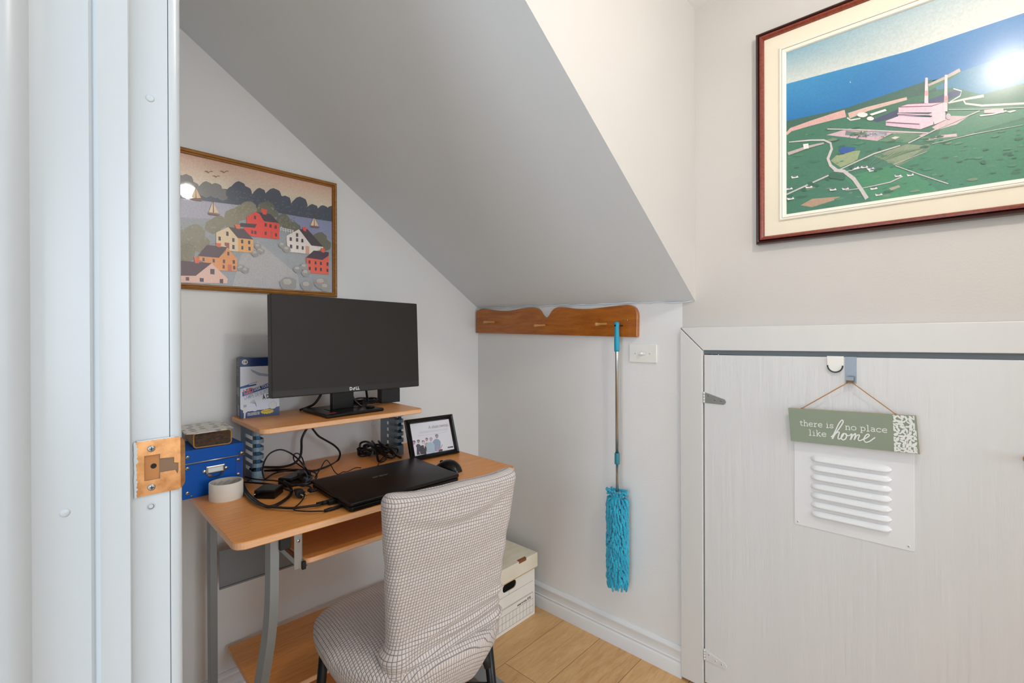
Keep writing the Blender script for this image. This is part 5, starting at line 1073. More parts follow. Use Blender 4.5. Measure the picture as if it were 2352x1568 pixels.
CAB={
 'monitor_power':[[0.769,1.73,0.893],[0.76,1.73,0.881],[0.748,1.73,0.856],[0.747,1.73,0.823],[0.743,1.73,0.796],[0.729,1.73,0.779],[0.707,1.73,0.771],[0.662,1.7,0.779],[0.623,1.68,0.79],[0.589,1.67,0.799],[0.552,1.66,0.803]],
 'monitor_video':[[0.773,1.7,0.896],[0.78,1.7,0.885],[0.797,1.7,0.863],[0.827,1.7,0.841],[0.855,1.7,0.82],[0.875,1.7,0.796],[0.872,1.69,0.778],[0.845,1.67,0.764],[0.751,1.592,0.774],[0.724,1.589,0.774],[0.709,1.615,0.774],[0.666,1.659,0.774],[0.614,1.716,0.774],[0.584,1.744,0.774]],
 'loop':[[0.537,1.5,0.809],[0.54,1.52,0.827],[0.557,1.55,0.847],[0.578,1.56,0.866],[0.608,1.56,0.871],[0.634,1.55,0.857],[0.648,1.52,0.838],[0.658,1.5,0.817],[0.68,1.515,0.79]],
 'loop2':[[0.683,1.522,0.78],[0.667,1.52,0.815],[0.666,1.54,0.839],[0.657,1.55,0.852],[0.645,1.55,0.849],[0.646,1.55,0.831],[0.652,1.53,0.82],[0.662,1.51,0.808],[0.681,1.509,0.785]],
 'thin_arc':[[0.694,1.511,0.774],[0.687,1.47,0.801],[0.711,1.5,0.806],[0.731,1.52,0.816],[0.745,1.53,0.816],[0.752,1.52,0.802],[0.754,1.5,0.785],[0.759,1.484,0.776],[0.782,1.495,0.776],[0.796,1.489,0.776],[0.836,1.51,0.776],[0.849,1.496,0.776]],
 'charger':[[0.53,1.637,0.788],[0.539,1.594,0.788],[0.554,1.561,0.788],[0.576,1.526,0.788],[0.594,1.48,0.788],[0.604,1.438,0.788],[0.611,1.409,0.788],[0.622,1.402,0.788],[0.622,1.381,0.788],[0.617,1.362,0.788]],
 'heavy':[[0.661,1.442,0.786],[0.635,1.427,0.786],[0.613,1.438,0.786],[0.594,1.454,0.786],[0.594,1.498,0.786],[0.603,1.484,0.774],[0.589,1.432,0.774],[0.564,1.389,0.774],[0.527,1.354,0.774],[0.499,1.343,0.774],[0.488,1.365,0.774],[0.487,1.429,0.774],[0.495,1.511,0.774],[0.508,1.579,0.774],[0.518,1.621,0.774]],
 'usb':[[0.501,1.569,0.774],[0.49,1.509,0.774],[0.481,1.425,0.774],[0.488,1.365,0.774],[0.509,1.324,0.774],[0.533,1.29,0.774],[0.566,1.272,0.774],[0.595,1.26,0.774]],
 'audio':[[0.614,1.401,0.773],[0.589,1.351,0.773],[0.559,1.312,0.773],[0.535,1.288,0.773],[0.533,1.268,0.773],[0.551,1.24,0.773],[0.581,1.21,0.773]],
 'cord':[[0.515,1.6,0.782],[0.537,1.564,0.782],[0.558,1.525,0.782],[0.574,1.474,0.782],[0.574,1.432,0.782],[0.581,1.405,0.782]],
 'bundle':[[0.567,1.579,0.782],[0.595,1.61,0.782],[0.619,1.628,0.782],[0.655,1.632,0.782],[0.686,1.611,0.782],[0.707,1.566,0.782],[0.701,1.512,0.782],[0.667,1.455,0.782],[0.642,1.464,0.782],[0.64,1.503,0.782]],
 'left_arc':[[0.528,1.608,0.78],[0.558,1.65,0.78],[0.59,1.696,0.78],[0.607,1.696,0.78],[0.651,1.671,0.78],[0.688,1.614,0.78],[0.7,1.559,0.78]],
 'coil':[[0.96,1.665,0.775],[0.962,1.7,0.785],[0.979,1.73,0.8],[0.986,1.71,0.81],[0.988,1.676,0.81],[0.973,1.615,0.8],[0.978,1.567,0.785],[0.994,1.536,0.775],[1.032,1.556,0.78],[1.048,1.574,0.79],[1.034,1.586,0.8],[1.005,1.598,0.8],[0.971,1.601,0.815],[0.986,1.655,0.82],[0.967,1.606,0.815],[0.971,1.578,0.8],[0.971,1.533,0.78],[0.944,1.54,0.772],[0.961,1.59,0.8],[0.961,1.65,0.79],[0.966,1.682,0.8],[0.971,1.654,0.81],[0.972,1.596,0.8],[1.005,1.564,0.79],[1.003,1.533,0.78],[0.98,1.547,0.785],[0.996,1.606,0.81],[1.003,1.636,0.82],[0.991,1.599,0.815],[1.011,1.573,0.8],[1.016,1.537,0.78],[1.026,1.518,0.772]],
 'coil_thin':[[0.912,1.493,0.772],[0.956,1.543,0.775],[0.987,1.558,0.785],[1.012,1.575,0.79]],
}

# ------------------------------------------------------------------ setting
def struct(name,bm,m,parent=None,smooth=None):
    o=obj(name,bm,m,parent,smooth)
    if parent is None: o['kind']='structure'
    return o
bm=NB(); box(bm,-1.3,XB+.5,-3.7,YA+.12,-.1,0); struct('floor',bm,M['floor'])
bm=NB(); box(bm,0,XB+.12,YA,YA+.12,0,ZC+.1); struct('wall_back',bm,M['wall'])
# right wall with the opening of the low closet
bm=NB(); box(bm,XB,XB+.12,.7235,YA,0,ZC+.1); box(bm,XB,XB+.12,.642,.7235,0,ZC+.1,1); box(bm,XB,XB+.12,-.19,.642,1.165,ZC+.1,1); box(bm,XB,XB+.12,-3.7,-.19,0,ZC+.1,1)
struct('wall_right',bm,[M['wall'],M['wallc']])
bm=NB(); box(bm,XB+.12,XB+.5,.60,.64,0,1.17); box(bm,XB+.12,XB+.5,-.23,-.19,0,1.17); box(bm,XB+.46,XB+.5,-.19,.60,0,1.17); box(bm,XB+.12,XB+.5,-.23,.64,1.17,1.2); struct('wall_closet',bm,M['dark'])
bm=NB(); box(bm,0,XB+.12,-3.7,-3.6,0,ZC+.1); struct('wall_front',bm,M['wall'])
bm=NB()
for q in ((.19,.25,.50,2.2),(1.55,1.61,.50,2.2),(.19,1.61,.49,.55),(.19,1.61,2.15,2.21)): box(bm,q[0],q[1],-3.6,-3.57,q[2],q[3],0,.002,1)
struct('added_window_1',bm,M['trim'])  # added frame around the front fill light, out of view
bm=NB(); box(bm,-.05,XB+.12,-3.7,YA+.12,ZC,ZC+.1); struct('ceiling',bm,M['ceil'])
# doorway wall: solid left of the opening and right of it, header above
bm=NB(); box(bm,0,.132,.663,YA,0,ZC); box(bm,0,.132,-3.6,-.135,0,ZC); box(bm,0,.132,-.135,.663,2.07,ZC); struct('wall_left',bm,M['wall'])
# stair bulkhead: sloping underside and upright side face
bm=NB(); xe=XB-(ZC-ZF)/SL
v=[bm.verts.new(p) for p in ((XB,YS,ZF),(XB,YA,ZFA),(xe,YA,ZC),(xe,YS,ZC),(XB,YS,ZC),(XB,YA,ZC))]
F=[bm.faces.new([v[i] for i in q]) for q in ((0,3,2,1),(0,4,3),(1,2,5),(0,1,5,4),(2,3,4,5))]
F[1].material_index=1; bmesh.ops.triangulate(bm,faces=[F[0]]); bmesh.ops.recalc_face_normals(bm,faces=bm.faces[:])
struct('ceiling_stair_slope',bm,[M['wallw'],M['wallc']])  # side face colour darkened against the near lamp
# caulk line along the foot of the slope
bm=NB(); random.seed(3)
pts=[(XB-.004,YA-.02-i*(YA-YS-.03)/40,ZF+(ZFA-ZF)*(1-i/40)-.001+random.uniform(-.002,.003)) for i in range(41)]
tube(bm,pts,[.0022+.001*math.sin(i*1.7) for i in range(41)],6); struct('trim_5',bm,M['wallw'])
# left jamb of the doorway (profile in plan, extruded upwards)
def jamb_profile():
    return [(-.06,.70),(-.06,.618),(-.03,.614),(.006,.616),(.017,.622),(.022,.632),(.030,.634),(.034,.635),(.064,.635),(.067,.638),(.071,.6335),(.076,.6345),(.095,.635),(.097,.638),(.0975,.645),(.1315,.645),(.132,.6475),(.1325,.645),(.139,.645),(.1425,.647),(.1445,.651),(.145,.655),(.145,.70)]
bm=NB(); prism(bm,jamb_profile(),0,2.07,'z'); struct('trim_1',bm,M['jamb'],smooth=35)
bm=NB(); box(bm,0,.145,-.155,-.115,0,2.07); box(bm,.03,.095,-.115,-.105,0,2.05); struct('trim_2',bm,M['jamb'])
bm=NB(); box(bm,0,.145,-.155,.67,2.03,2.07); struct('trim_6',bm,M['jamb'])
# painted-over nail dimples on the jamb
for i,(x,z,ny) in enumerate(((.1155,1.492,.645),(.045,1.062,.635))):
    bm=NB(); lathe(bm,[(.0042,-.0004),(.0040,.0004),(.0028,.0010),(.0,.0012)],(x,ny,z),(0,-1,0),14); struct('trim_%d'%(7+i),bm,M['jamb'])
bm=NB(); lathe(bm,[(.0036,.0002),(.0026,.0004),(.002,-.0006),(0,-.0008)],(.1145,.645,1.0475),(0,-1,0),14,1); lathe(bm,[(.0036,-.0002),(.0037,.0005),(.0028,.0006)],(.1145,.645,1.0475),(0,-1,0),14,0)
struct('trim_9',bm,[M['jamb'],M['ink']])
# closet casing (mitred)
bm=NB(); xf=XB-.020
prism(bm,[(.724,.012),(.724,1.249),(.645,1.172),(.645,.012)],xf,XB-.0005,'x',bev=.0018); struct('trim_3',bm,M['casing'])
bm=NB(); prism(bm,[(.7225,1.2515),(-.45,1.262),(-.45,1.186),(.643,1.1735)],xf,XB-.0005,'x',bev=.0018); struct('trim_4',bm,M['casing'])
bm=NB(); box(bm,XB-.012,XB-.001,.7225,.7240,1.2475,1.2525); struct('trim_10',bm,M['raw'])
# dark stop seen in the gap above and beside the door
bm=NB(); box(bm,XB-.006,XB+.03,-.19,.645,1.160,1.185); struct('trim_11',bm,M['gap'])
bm=NB(); box(bm,XB-.001,XB+.03,.634,.6455,0.0,1.165); struct('trim_12',bm,M['raw'])
# baseboards: stepped colonial profile
def bprof(s): return [(0,0),(.016,0),(.016,.045),(.0145,.049),(.012,.052),(.0135,.056),(.0145,.060),(.011,.063),(.0105,.088),(.0125,.092),(.012,.097),(.008,.103),(.004,.108),(0,.108)]
bm=NB(); prism(bm,[(XB-a,b) for a,b in bprof(1)],.7245,YA,'y'); struct('baseboard_right',bm,M['trim'],smooth=40)
bm=NB(); prism(bm,[(YA-a,b) for a,b in bprof(1)],.145,XB-.016,'x'); struct('baseboard_back',bm,M['trim'],smooth=40)
# ------------------------------------------------------------------ closet door
DF=XB-.015   # face of the slab
bm=NB(); 
P=[(.641,.03),(.641,1.1575),(-.172,1.1665),(-.172,.03)]; prism(bm,P,DF,DF+.018,'x',bev=.0015)
door=struct('door_1',bm,M['door'])
def strap(zc,mat,tilt):
    bm=NB(); y0=.637
    O=[(y0,zc+.017),(y0,zc-.019),(y0-.06,zc-.020+tilt),(y0-.067,zc-.016+tilt),(y0-.069,zc-.009+tilt),(y0-.065,zc-.002+tilt)]
    prism(bm,O,DF-.0022,DF-.0001,'x',bev=.0006)
    for k,mi in ((-2,0),(-1,0),(0,0),(1,0)):
        tube(bm,[(DF-.003,y0+.004,zc+k*.0095+.0005),(DF-.003,y0+.004,zc+k*.0095+.009)],.0034,10,1)
    h=obj('strap_hinge',bm,[mat,M['casing']],door)
    for dy,dz in ((.012,.006),(.034,-.006+tilt*.5),(.054,-.008+tilt)): screw(h,(DF-.0021,y0-dy,zc+dz),(-1,0,0),.0032,mat=mat)
    return h
tag(strap(1.012,simple('grey_hinge','8b8d88',.5,.3),0.0),'bare grey metal strap hinge')
tag(strap(.127,M['casing'],0.0),'strap hinge painted over white')
# louvred vent plate
bm=NB(); vy0,vy1,vz0,vz1=.367,.086,.650,.925
prism(bm,rrect(vy1,vy0,vz0,vz1,.004,3),DF-.0016,DF-.0001,'x',bev=.0005); vent=obj('vent_plate',bm,M['trim'],door)
for k in range(7):
    zt=.858-k*.0272; bm=NB(); n=28; rows=[]
    for i in range(n+1):
        t=i/n; y=.324-(.191)*t; e=min(t,1-t)/.12; s=math.sqrt(max(0,1-(1-min(1,e))**2)) if e<1 else 1; s=max(s,.02)
        sec=[(0,.0115*1),(.0035,.0085),(.0068,.0035),(.0092,-.0025),(.0098,-.0060),(.0088,-.0068),(.0005,-.0050)]
        rows.append([bm.verts.new((DF-.0016-a*s,y,zt-.004*0+ (b*s if b<0 else b*(.25+.75*s)))) for a,b in sec])
    for A,B in zip(rows,rows[1:]):
        for j in range(len(A)-1):
            f=bm.faces.new((A[j],B[j],B[j+1],A[j+1])); f.smooth=j<4
    bm.normal_update(); bmesh.ops.recalc_face_normals(bm,faces=bm.faces[:])
    obj('louver',bm,M['trim'],vent)
for y,z in ((.357,.660),(.097,.662)): screw(vent,(DF-.0016,y,z),(-1,0,0),.003,mat=M['trim'],h=.002)
bm=NB(); lathe(bm,[(.0,.022),(.008,.021),(.0115,.015),(.010,.009),(.005,.006),(.005,0)],(DF,-.122,.935),(-1,0,0),16); tag(obj('knob',bm,M['cane'],door),'small brownish knob')
# ------------------------------------------------------------------ strike plate on the jamb
st=thing('strike_plate','worn brass strike plate with two screws on the white door jamb','strike plate',(.122,.645,1.09))
bm=NB()
def SP(x,z): return (x-.122,z-1.09)
n=8; O=[SP(.1015,1.0605),SP(.1015,1.1195),SP(.138,1.1195)]+[(.138-.122+.0085*math.sin(R(90*i/n)),.0205+.009*math.cos(R(90*i/n))) for i in range(1,n+1)]+[(.138-.122+.0085*math.cos(R(90*i/n)),-.0205-.009*math.sin(R(90*i/n))) for i in range(0,n+1)]
H=[SP(.1085,1.1035),SP(.1085,1.0765),SP(.1225,1.0765),SP(.1225,1.083),SP(.1365,1.083),SP(.1385,1.0785),SP(.1395,1.083),SP(.1395,1.0905),SP(.1355,1.0915),SP(.1355,1.0975),SP(.1225,1.0985),SP(.1225,1.1035)]
# plate built as an outer slab with a bridged hole
vo=[bm.verts.new((p[0],0,p[1])) for p in O]; vh=[bm.verts.new((p[0],0,p[1])) for p in H]
eo=[bm.edges.new((vo[i],vo[(i+1)%len(vo)])) for i in range(len(vo))]; eh=[bm.edges.new((vh[i],vh[(i+1)%len(vh)])) for i in range(len(vh))]
bmesh.ops.triangle_fill(bm,use_beauty=True,edges=eo+eh)
r=bmesh.ops.extrude_face_region(bm,geom=bm.faces[:]); 
for v in [g for g in r['geom'] if isinstance(g,bmesh.types.BMVert)]: v.co.y-=.0016
for v in bm.verts: v.co.y-=.0002
bmesh.ops.bisect_plane(bm,geom=bm.verts[:]+bm.edges[:]+bm.faces[:],plane_co=(.0195,0,0),plane_no=(1,0,0))
for v in bm.verts:
    if v.co.x>.0195: v.co.y+=(v.co.x-.0195)*.5
bmesh.ops.recalc_face_normals(bm,faces=bm.faces[:]); pl=obj('plate',bm,M['brass'],st)
bm=NB(); box(bm,-.0133,.0003,-.0004,.0,-.0133,.0133); box(bm,.0003,.0187,-.0009,.0,-.0128,.0110,2); lathe(bm,[(.0028,.0006),(.0018,.0005),(0,.0004)],(-.005,0,.001),(0,-1,0),14,1); obj('latch_recess',bm,[MT('bare_wood','a8703f',.8).m,M['dark'],MT('worn_recess','7a5f48',.6,.3).m],st)
for z in (1.1105,1.0685): screw(st,(-.0072,-.0016,z-1.09),(0,-1,0),.0036,mat=M['galv'])
bm=NB(); random.seed(5)
L_=[(-.0222,-.0300)]; R_=[(-.0205,-.0300)]
for i in range(30):
    z=-.0298+i*.00206; L_.append((-.0224+random.uniform(-.0003,.0003),z)); R_.append((-.0200+random.choice((-.0006,.0,.0,.0012))+random.uniform(-.0003,.0003),z+.0005))
for (a,b),(c_,d_) in zip(zip(L_,R_),zip(L_[1:],R_[1:])): bm.faces.new([bm.verts.new((p[0],-.0021,p[1])) for p in (a,b,d_,c_)])
P_=[(-.021+i*.0012,.0302+random.uniform(-.0002,.0003)) for i in range(30)]
for a,b in zip(P_,P_[1:]): bm.faces.new([bm.verts.new(p) for p in ((a[0],-.0021,a[1]-.0007),(b[0],-.0021,b[1]-.0007),(b[0],-.0021,b[1]+.0005),(a[0],-.0021,a[1]+.0005))])
obj('paint_residue',bm,M['jamb'],st)
# ------------------------------------------------------------------ lamp (above and behind the frame)
lamp=thing('ceiling_light','round ceiling light with a glowing globe hanging over the doorway side','ceiling light',(LAMP_POS[0],LAMP_POS[1],ZC))
bm=NB(); lathe(bm,[(0,0),(.075,0),(.075,-.012),(.05,-.03),(.016,-.035),(.016,-.14),(.022,-.145),(.0,-.146)],(0,0,0),(0,0,1),28); obj('base',bm,M['white'],lamp)
em=bpy.data.materials.new('lamp_glow'); em.use_nodes=True; em.node_tree.nodes.clear(); o_=em.node_tree.nodes.new('ShaderNodeOutputMaterial'); e_=em.node_tree.nodes.new('ShaderNodeEmission'); e_.inputs[0].default_value=(1,.93,.86,1); e_.inputs[1].default_value=LAMP_E; em.node_tree.links.new(e_.outputs[0],o_.inputs[0])
bm=NB(); bmesh.ops.create_icosphere(bm,subdivisions=3,radius=.045,matrix=Matrix.Translation((0,0,LAMP_POS[2]-ZC))); obj('bulb',bm,em,lamp,smooth=180)
# ------------------------------------------------------------------ computer desk
DR=-3.0; DX,DY=.360,1.180
desk=thing('computer_desk','beech-effect computer desk with silver metal legs, raised shelf and keyboard tray','desk',(DX,DY,0),DR)
cD,sD=math.cos(R(-DR)),math.sin(R(-DR))
def dl(x,y):
    a,b=x-DX,y-DY; return (a*cD-b*sD,a*sD+b*cD)
def slab(name,x0,x1,y0,y1,z0,z1,rs,parent,n=6):
    bm=NB(); prism(bm,rrect(x0,x1,y0,y1,0,n,rs),z0,z1,'z',0,.0022,1); return obj(name,bm,[M['beech'],M['edge']],parent)
slab('desktop',0,.886,0,.604,.747,.765,(.028,.028,.006,.006),desk)
# upper shelf
a=dl(.517,1.461); slab('upper_shelf',a[0],a[0]+.549,a[1],a[1]+.312,.944,.960,(.03,.02,.004,.004),desk)
# slotted supports (channel with a rounded nose and five slots)
def support(x0,y0,w,dep,parent):
    bm=NB(); th=.0015; zs=[.765,.786]; 
    r=w/2
    def outline(rr):
        o=[(x0+r-rr,y0+dep)]
        for i in range(9):
            t=PI+PI*i/8; o.append((x0+r+rr*math.cos(t),y0+r+rr*math.sin(t)))
        o.append((x0+r+rr,y0+dep)); return o
    O=outline(r)
    n=len(O); bands=[(.765,.800,False)]; z=.800
    for k in range(5): bands+= [(z,z+.0125,True),(z+.0125,z+.025,False)]; z+=.025
    bands.append((z,.944,False))
    for z0,z1,slot in bands:
        if slot: segs=[]       # slot cut through both cheeks and the nose
        else: segs=range(n-1)
        for i in segs:
            f=bm.faces.new([bm.verts.new(p) for p in ((O[i][0],O[i][1],z0),(O[i+1][0],O[i+1][1],z0),(O[i+1][0],O[i+1][1],z1),(O[i][0],O[i][1],z1))])
    # solid rear part of the cheeks
    for xx in (x0,x0+w):
        box(bm,xx-.0008,xx+.0008,y0+dep*.62,y0+dep,.765,.944)
    bmesh.ops.remove_doubles(bm,verts=bm.verts[:],dist=1e-5)
    s=obj('shelf_support',bm,M['bluegrey'],parent)
    md=s.modifiers.new('s','SOLIDIFY'); md.thickness=.0018; md.offset=0
    bm=NB(); box(bm,x0+r-.006,x0+r+.006,y0+.008,y0+.012,.766,.943); obj('inner_strip',bm,MT('blue_strip','2f5f80',.4,.4).m,s)
    return s
a=dl(.548,1.622); support(a[0],a[1],.036,.125,desk)
a=dl(1.052,1.585); support(a[0],a[1],.036,.125,desk)
# under-desk metalwork
def legbox(pts,w,dep,name,mat=None):
    """bent rectangular tube in the side plane; pts = (y,z), centre line"""
    bm=NB(); rings=[]
    P=smoothpts([Vector((0,p[0],p[1])) for p in pts],5)
    for i,p in enumerate(P):
        a=P[max(0,i-1)]; b=P[min(len(P)-1,i+1)]; T=(b-a).normalized(); nn=Vector((0,T.z,-T.y))
        rings.append([bm.verts.new(q) for q in (p+Vector((-w/2,0,0))-nn*dep/2,p+Vector((w/2,0,0))-nn*dep/2,p+Vector((w/2,0,0))+nn*dep/2,p+Vector((-w/2,0,0))+nn*dep/2)])
    for A,B in zip(rings,rings[1:]):
        for j in range(4): bm.faces.new((A[j],A[(j+1)%4],B[(j+1)%4],B[j]))
    bm.faces.new(rings[0]); bm.faces.new(rings[-1][::-1]); bmesh.ops.recalc_face_normals(bm,faces=bm.faces[:])
    return bm
FL=[(1.215,.745),(1.217,.66),(1.222,.58),(1.24,.50),(1.27,.42),(1.305,.34),(1.34,.25),(1.36,.15),(1.365,.03)]
for k,xw in enumerate((.452,1.165)):
    lx=dl(xw,1.2)[0]
    pts=[(dl(xw,y)[1]-(0 if k==0 else .0),z) for y,z in FL]
    bm=legbox(pts,.020,.038,'leg'); bmesh.ops.translate(bm,verts=bm.verts[:],vec=(lx,0,0)); tag(obj('leg',bm,M['steelgrey'],desk),'curved front leg')
    bl=dl(xw+.006,1.71); bm=NB(); box(bm,bl[0]-.010,bl[0]+.010,bl[1]-.019,bl[1]+.019,.028,.747,0,.001,1); obj('leg',bm,M['steelgrey'],desk)
    bm=NB(); box(bm,lx-.030,lx+.030,dl(xw,1.10)[1],dl(xw,1.76)[1],.004,.030,0,.003,2); obj('foot',bm,M['steelgrey'],desk)
    # tube under the top with a black end cap
    tx=lx+.022 if k==0 else lx-.022
    bm=NB(); box(bm,tx-.012,tx+.012,.030,.56,.716,.7465,0,.001,1); cr=obj('crossbar',bm,M['steelgrey'],desk)
    bm=NB(); box(bm,tx-.013,tx+.013,.012,.030,.7155,.7465,0,.002,2); obj('end_cap',bm,M['blackm'],cr)
# modesty panel between the back legs
bm=NB(); y=dl(.5,1.700)[1]; box(bm,dl(.475,1.7)[0],dl(1.16,1.7)[0],y-.001,y+.001,.436,.552); box(bm,dl(.475,1.7)[0],dl(1.16,1.7)[0],y-.005,y+.001,.432,.437); obj('modesty_panel',bm,MT('grey_panel','7c8083',.45,.2).m,desk)
# keyboard tray with runners
a=dl(.540,1.235); tr=slab('keyboard_tray',a[0],a[0]+.56,a[1],a[1]+.30,.638,.652,(.022,.022,.004,.004),desk)
for xx,s in ((a[0]-.004,-1),(a[0]+.566,1)):
    bm=NB(); box(bm,xx-.021,xx-.002,a[1]+.001,a[1]+.003,.634,.747); box(bm,xx-.003,xx-.0015,a[1]+.001,a[1]+.025,.634,.747)      # hanging upright
    box(bm,xx-.0015*1,xx+.012*s*-1 if s<0 else xx+.0015,a[1]+.002,a[1]+.30,.6325,.6345)
    prism(bm,[(a[1]+.004,.700),(a[1]+.12,.747),(a[1]+.10,.747),(a[1]+.004,.66)],xx-.0012+s*.001,xx+.0004+s*.001,'x')
    box(bm,xx-.010 if s<0 else xx,xx if s<0 else xx+.010,a[1]+.0,a[1]+.31,.633,.648)
    rn=obj('runner',bm,M['galv'],desk)
    bm=NB(); box(bm,xx-.004,xx+.006,a[1]-.006,a[1]+.002,.630,.650,0,.001,1); obj('end_stop',bm,M['blackm'],rn)
    screw(rn,(xx-.011,a[1]+.001,.705),(0,-1,0),.0045)
# shelves near the floor
slab('lower_shelf',.128,.80,.265,.600,.184,.200,(.003,.003,.003,.003),desk)
slab('bottom_shelf',.10,.775,.135,.600,.032,.048,(.003,.003,.003,.003),desk)
# ------------------------------------------------------------------ monitor
mon=thing('monitor','black flat-screen computer monitor on a pedestal, switched off, on the raised shelf','monitor',(.83,1.59,.960),1.0)
bm=NB(); prism(bm,[(-.105,-.098),(.105,-.098),(.098,.095),(-.092,.105)],0,.012,'z',0,.004,None,2); obj('base',bm,M['black'],mon)
bm=NB(); box(bm,-.040,.040,-.010,.012,.011,.16,0,.003,2); box(bm,-.055,.055,-.022,.024,.0115,.0135,0,.0008,1); obj('neck',bm,M['black'],mon)
bm=NB(); box(bm,-.083,-.062,-.080,-.066,.0121,.0124); tag(obj('sticker',bm,M['red'],mon),'small red sticker')
pan=bpy.data.objects.new('panel_dummy',None)
W,Hh=.541,.317
mx=Matrix.Translation((0,-.085,.077))@Matrix.Rotation(R(.9),4,'Y')@Matrix.Rotation(R(-3.4),4,'X')
def mt(bm): bmesh.ops.transform(bm,matrix=mx,verts=bm.verts[:])
bm=NB(); box(bm,-W/2,W/2,0,.030,0,Hh,0,.003,2); box(bm,-.15,.15,.03,.048,.05,.25,0,.008,2); box(bm,-.035,.035,.045,.075,.06,.20,0,.004,2); mt(bm); hs=obj('housing',bm,M['bezel'],mon)
bm=NB(); box(bm,-W/2+.002,W/2-.002,-.0008,.0002,.021,Hh-.002); mt(bm); obj('screen',bm,M['screen'],mon)
bm=NB(); text(bm,'D',.0145,-.0195,.0065,-.0010,0,1.0,.0005); text(bm,'E',.0125,-.0075,.0085,-.0010,0,1.0,.0005,0,-32); text(bm,'LL',.0145,.0035,.0065,-.0010,0,1.0,.0005); mt(bm); obj('logo',bm,M['white'],mon)
bm=NB(); 
for z in (.035,.045,.055,.075): box(bm,-W/2-.0006,-W/2+.001,.012,.020,z,z+.006,0,.0003,1)
mt(bm); obj('side_button',bm,M['black'],mon)
# ------------------------------------------------------------------ lamp carton on the shelf
bw,bd,bh=.118,.069,.196
lb=thing('lamp_carton','blue and white desk lamp carton standing on the raised shelf left of the monitor','carton',(.5385,1.707,.960),-9.5)
bm=NB(); box(bm,0,bw,0,bd,0,bh,0,.0008,1)
for f in bm.faces:
    f.normal_update()
    f.material_index=0 if abs(f.normal.y)>.5 else 1
obj('box_body',bm,[M['navy'],M['cardgrey']],lb)
bm=NB(); prism(bm,[(-.001,bh-.001),(.010,bh+.004),(.0105,bh+.0035),(-.0005,bh-.002)],.002,bd-.004,'y'); f_=obj('flap',bm,M['cardgrey'],lb)
bm=NB(); y=-.0006; e=.00012
MTS=[M['boxwhite'],M['navy'],M['bandblue'],M['red'],M['yellow'],M['pale'],M['white'],M['ink']]
poly(bm,[(.001,.020),(.010,.016),(.11,.028),(.1175,.030),(.1175,.168),(.001,.168)],y,0)
poly(bm,[(.001,.0),(.1175,.0),(.1175,.030),(.108,.028),(.104,.023),(.05,.023),(.046,.020),(.040,.020),(.037,.022),(.026,.021),(.012,.023),(.001,.031)],y-e,1)
lathe(bm,[(.0,.0),(.0085,.0)],(.0145,y-e,.183),(0,-1,0),18,6)
ribbon(bm,[(.010,.180),(.013,.183),(.0115,.187)],.0015,y-2*e,7); poly(bm,[(.0165,.179),(.0195,.179),(.0195,.187),(.0165,.187)],y-2*e,7)
def star(cx,cz,rx,rz,n,mi,yy): poly(bm,[(cx+rx*(1 if i%2 else .84)*math.cos(PI*i/n),cz+rz*(1 if i%2 else .8)*math.sin(PI*i/n)) for i in range(2*n)],yy,mi)
star(.100,.150,.0125,.017,12,4,y-e); star(.080,.0155,.021,.0085,14,4,y-3*e)
poly(bm,[(.030,.160),(.060,.145),(.095,.138),(.095,.130),(.055,.137),(.036,.150)],y-e,5)
poly(bm,[(.001,.103),(.026,.110),(.026,.107),(.048,.110),(.048,.106),(.010,.098),(.001,.097)],y-e,2)
poly(bm,[(.007,.086),(.007,.071),(.1175,.105),(.1175,.122),(.060,.103),(.045,.098)],y-e,2)
for s_,mi,off,bo in (('LED',6,0,.0011),('LED',3,-e,.0004)): text(bm,s_,.0225,.0125,.0770,y-2*e+off,mi,.74,bo,0,14)
text(bm,'DESK TOUCH',.0145,.042,.0875,y-2*e,6,.60,.0003,0,15)
text(bm,'LAMPE DE BUREAU',.0180,.013,.060,y-2*e,5,.56,.0002,0,14)
text(bm,'À DEL',.0195,.067,.0570,y-2*e,7,.62,.0006,0,8)
text(bm,'LumiereDEL',.0062,.024,.1085,y-3*e,2,.9,0,.2,12)
text(bm,'USB CONNECTOR',.0056,.021,.0118,y-2*e,6,.78,.0002,0,3); text(bm,'CONNECTEUR USB',.0056,.021,.0068,y-2*e,6,.74,.0002,0,3)
text(bm,'Lighting & Reading',.0046,.066,.0148,y-4*e,3,.78,.0001,.1,4)
poly(bm,[(.011,.0),(.015,.0),(.0165,.018),(.021,.019),(.021,.034),(.009,.033),(.009,.018),(.0115,.017)],y-2*e,6); poly(bm,[(.010,.035),(.019,.036),(.019,.044),(.010,.043)],y-e,5)
for a0 in (.0,.3,.6,.9,1.2): ribbon(bm,[(.048,.034),(.044+a0*.002,.045),(.028+a0*.010,.050+a0*.008)],.0014,y-e,5)
lathe(bm,[(0,0),(.012,0)],(.097,y-e,.035),(0,-1,0),20,6)
lathe(bm,[(.012,0),(.0128,0)],(.097,y-1.5*e,.035),(0,-1,0),20,5)
MTS.append(MT('side_text_white','9ea3a8',.5).m)   # side print in the y-z plane, x=-.0006
def sp(p): return (-.0006,bd-p[0],p[2])
for k,(z,a,b) in enumerate(((.180,.010,.045),(.175,.010,.040),(.170,.010,.05),(.155,.012,.045),(.150,.012,.038),(.143,.01,.052),(.138,.01,.054),(.052,.012,.030),(.047,.012,.040),(.040,.01,.034))):
    f=bm.faces.new([bm.verts.new(p) for p in ((-.0006,bd-a,z),(-.0006,bd-b,z),(-.0006,bd-b,z+.0016),(-.0006,bd-a,z+.0016))])
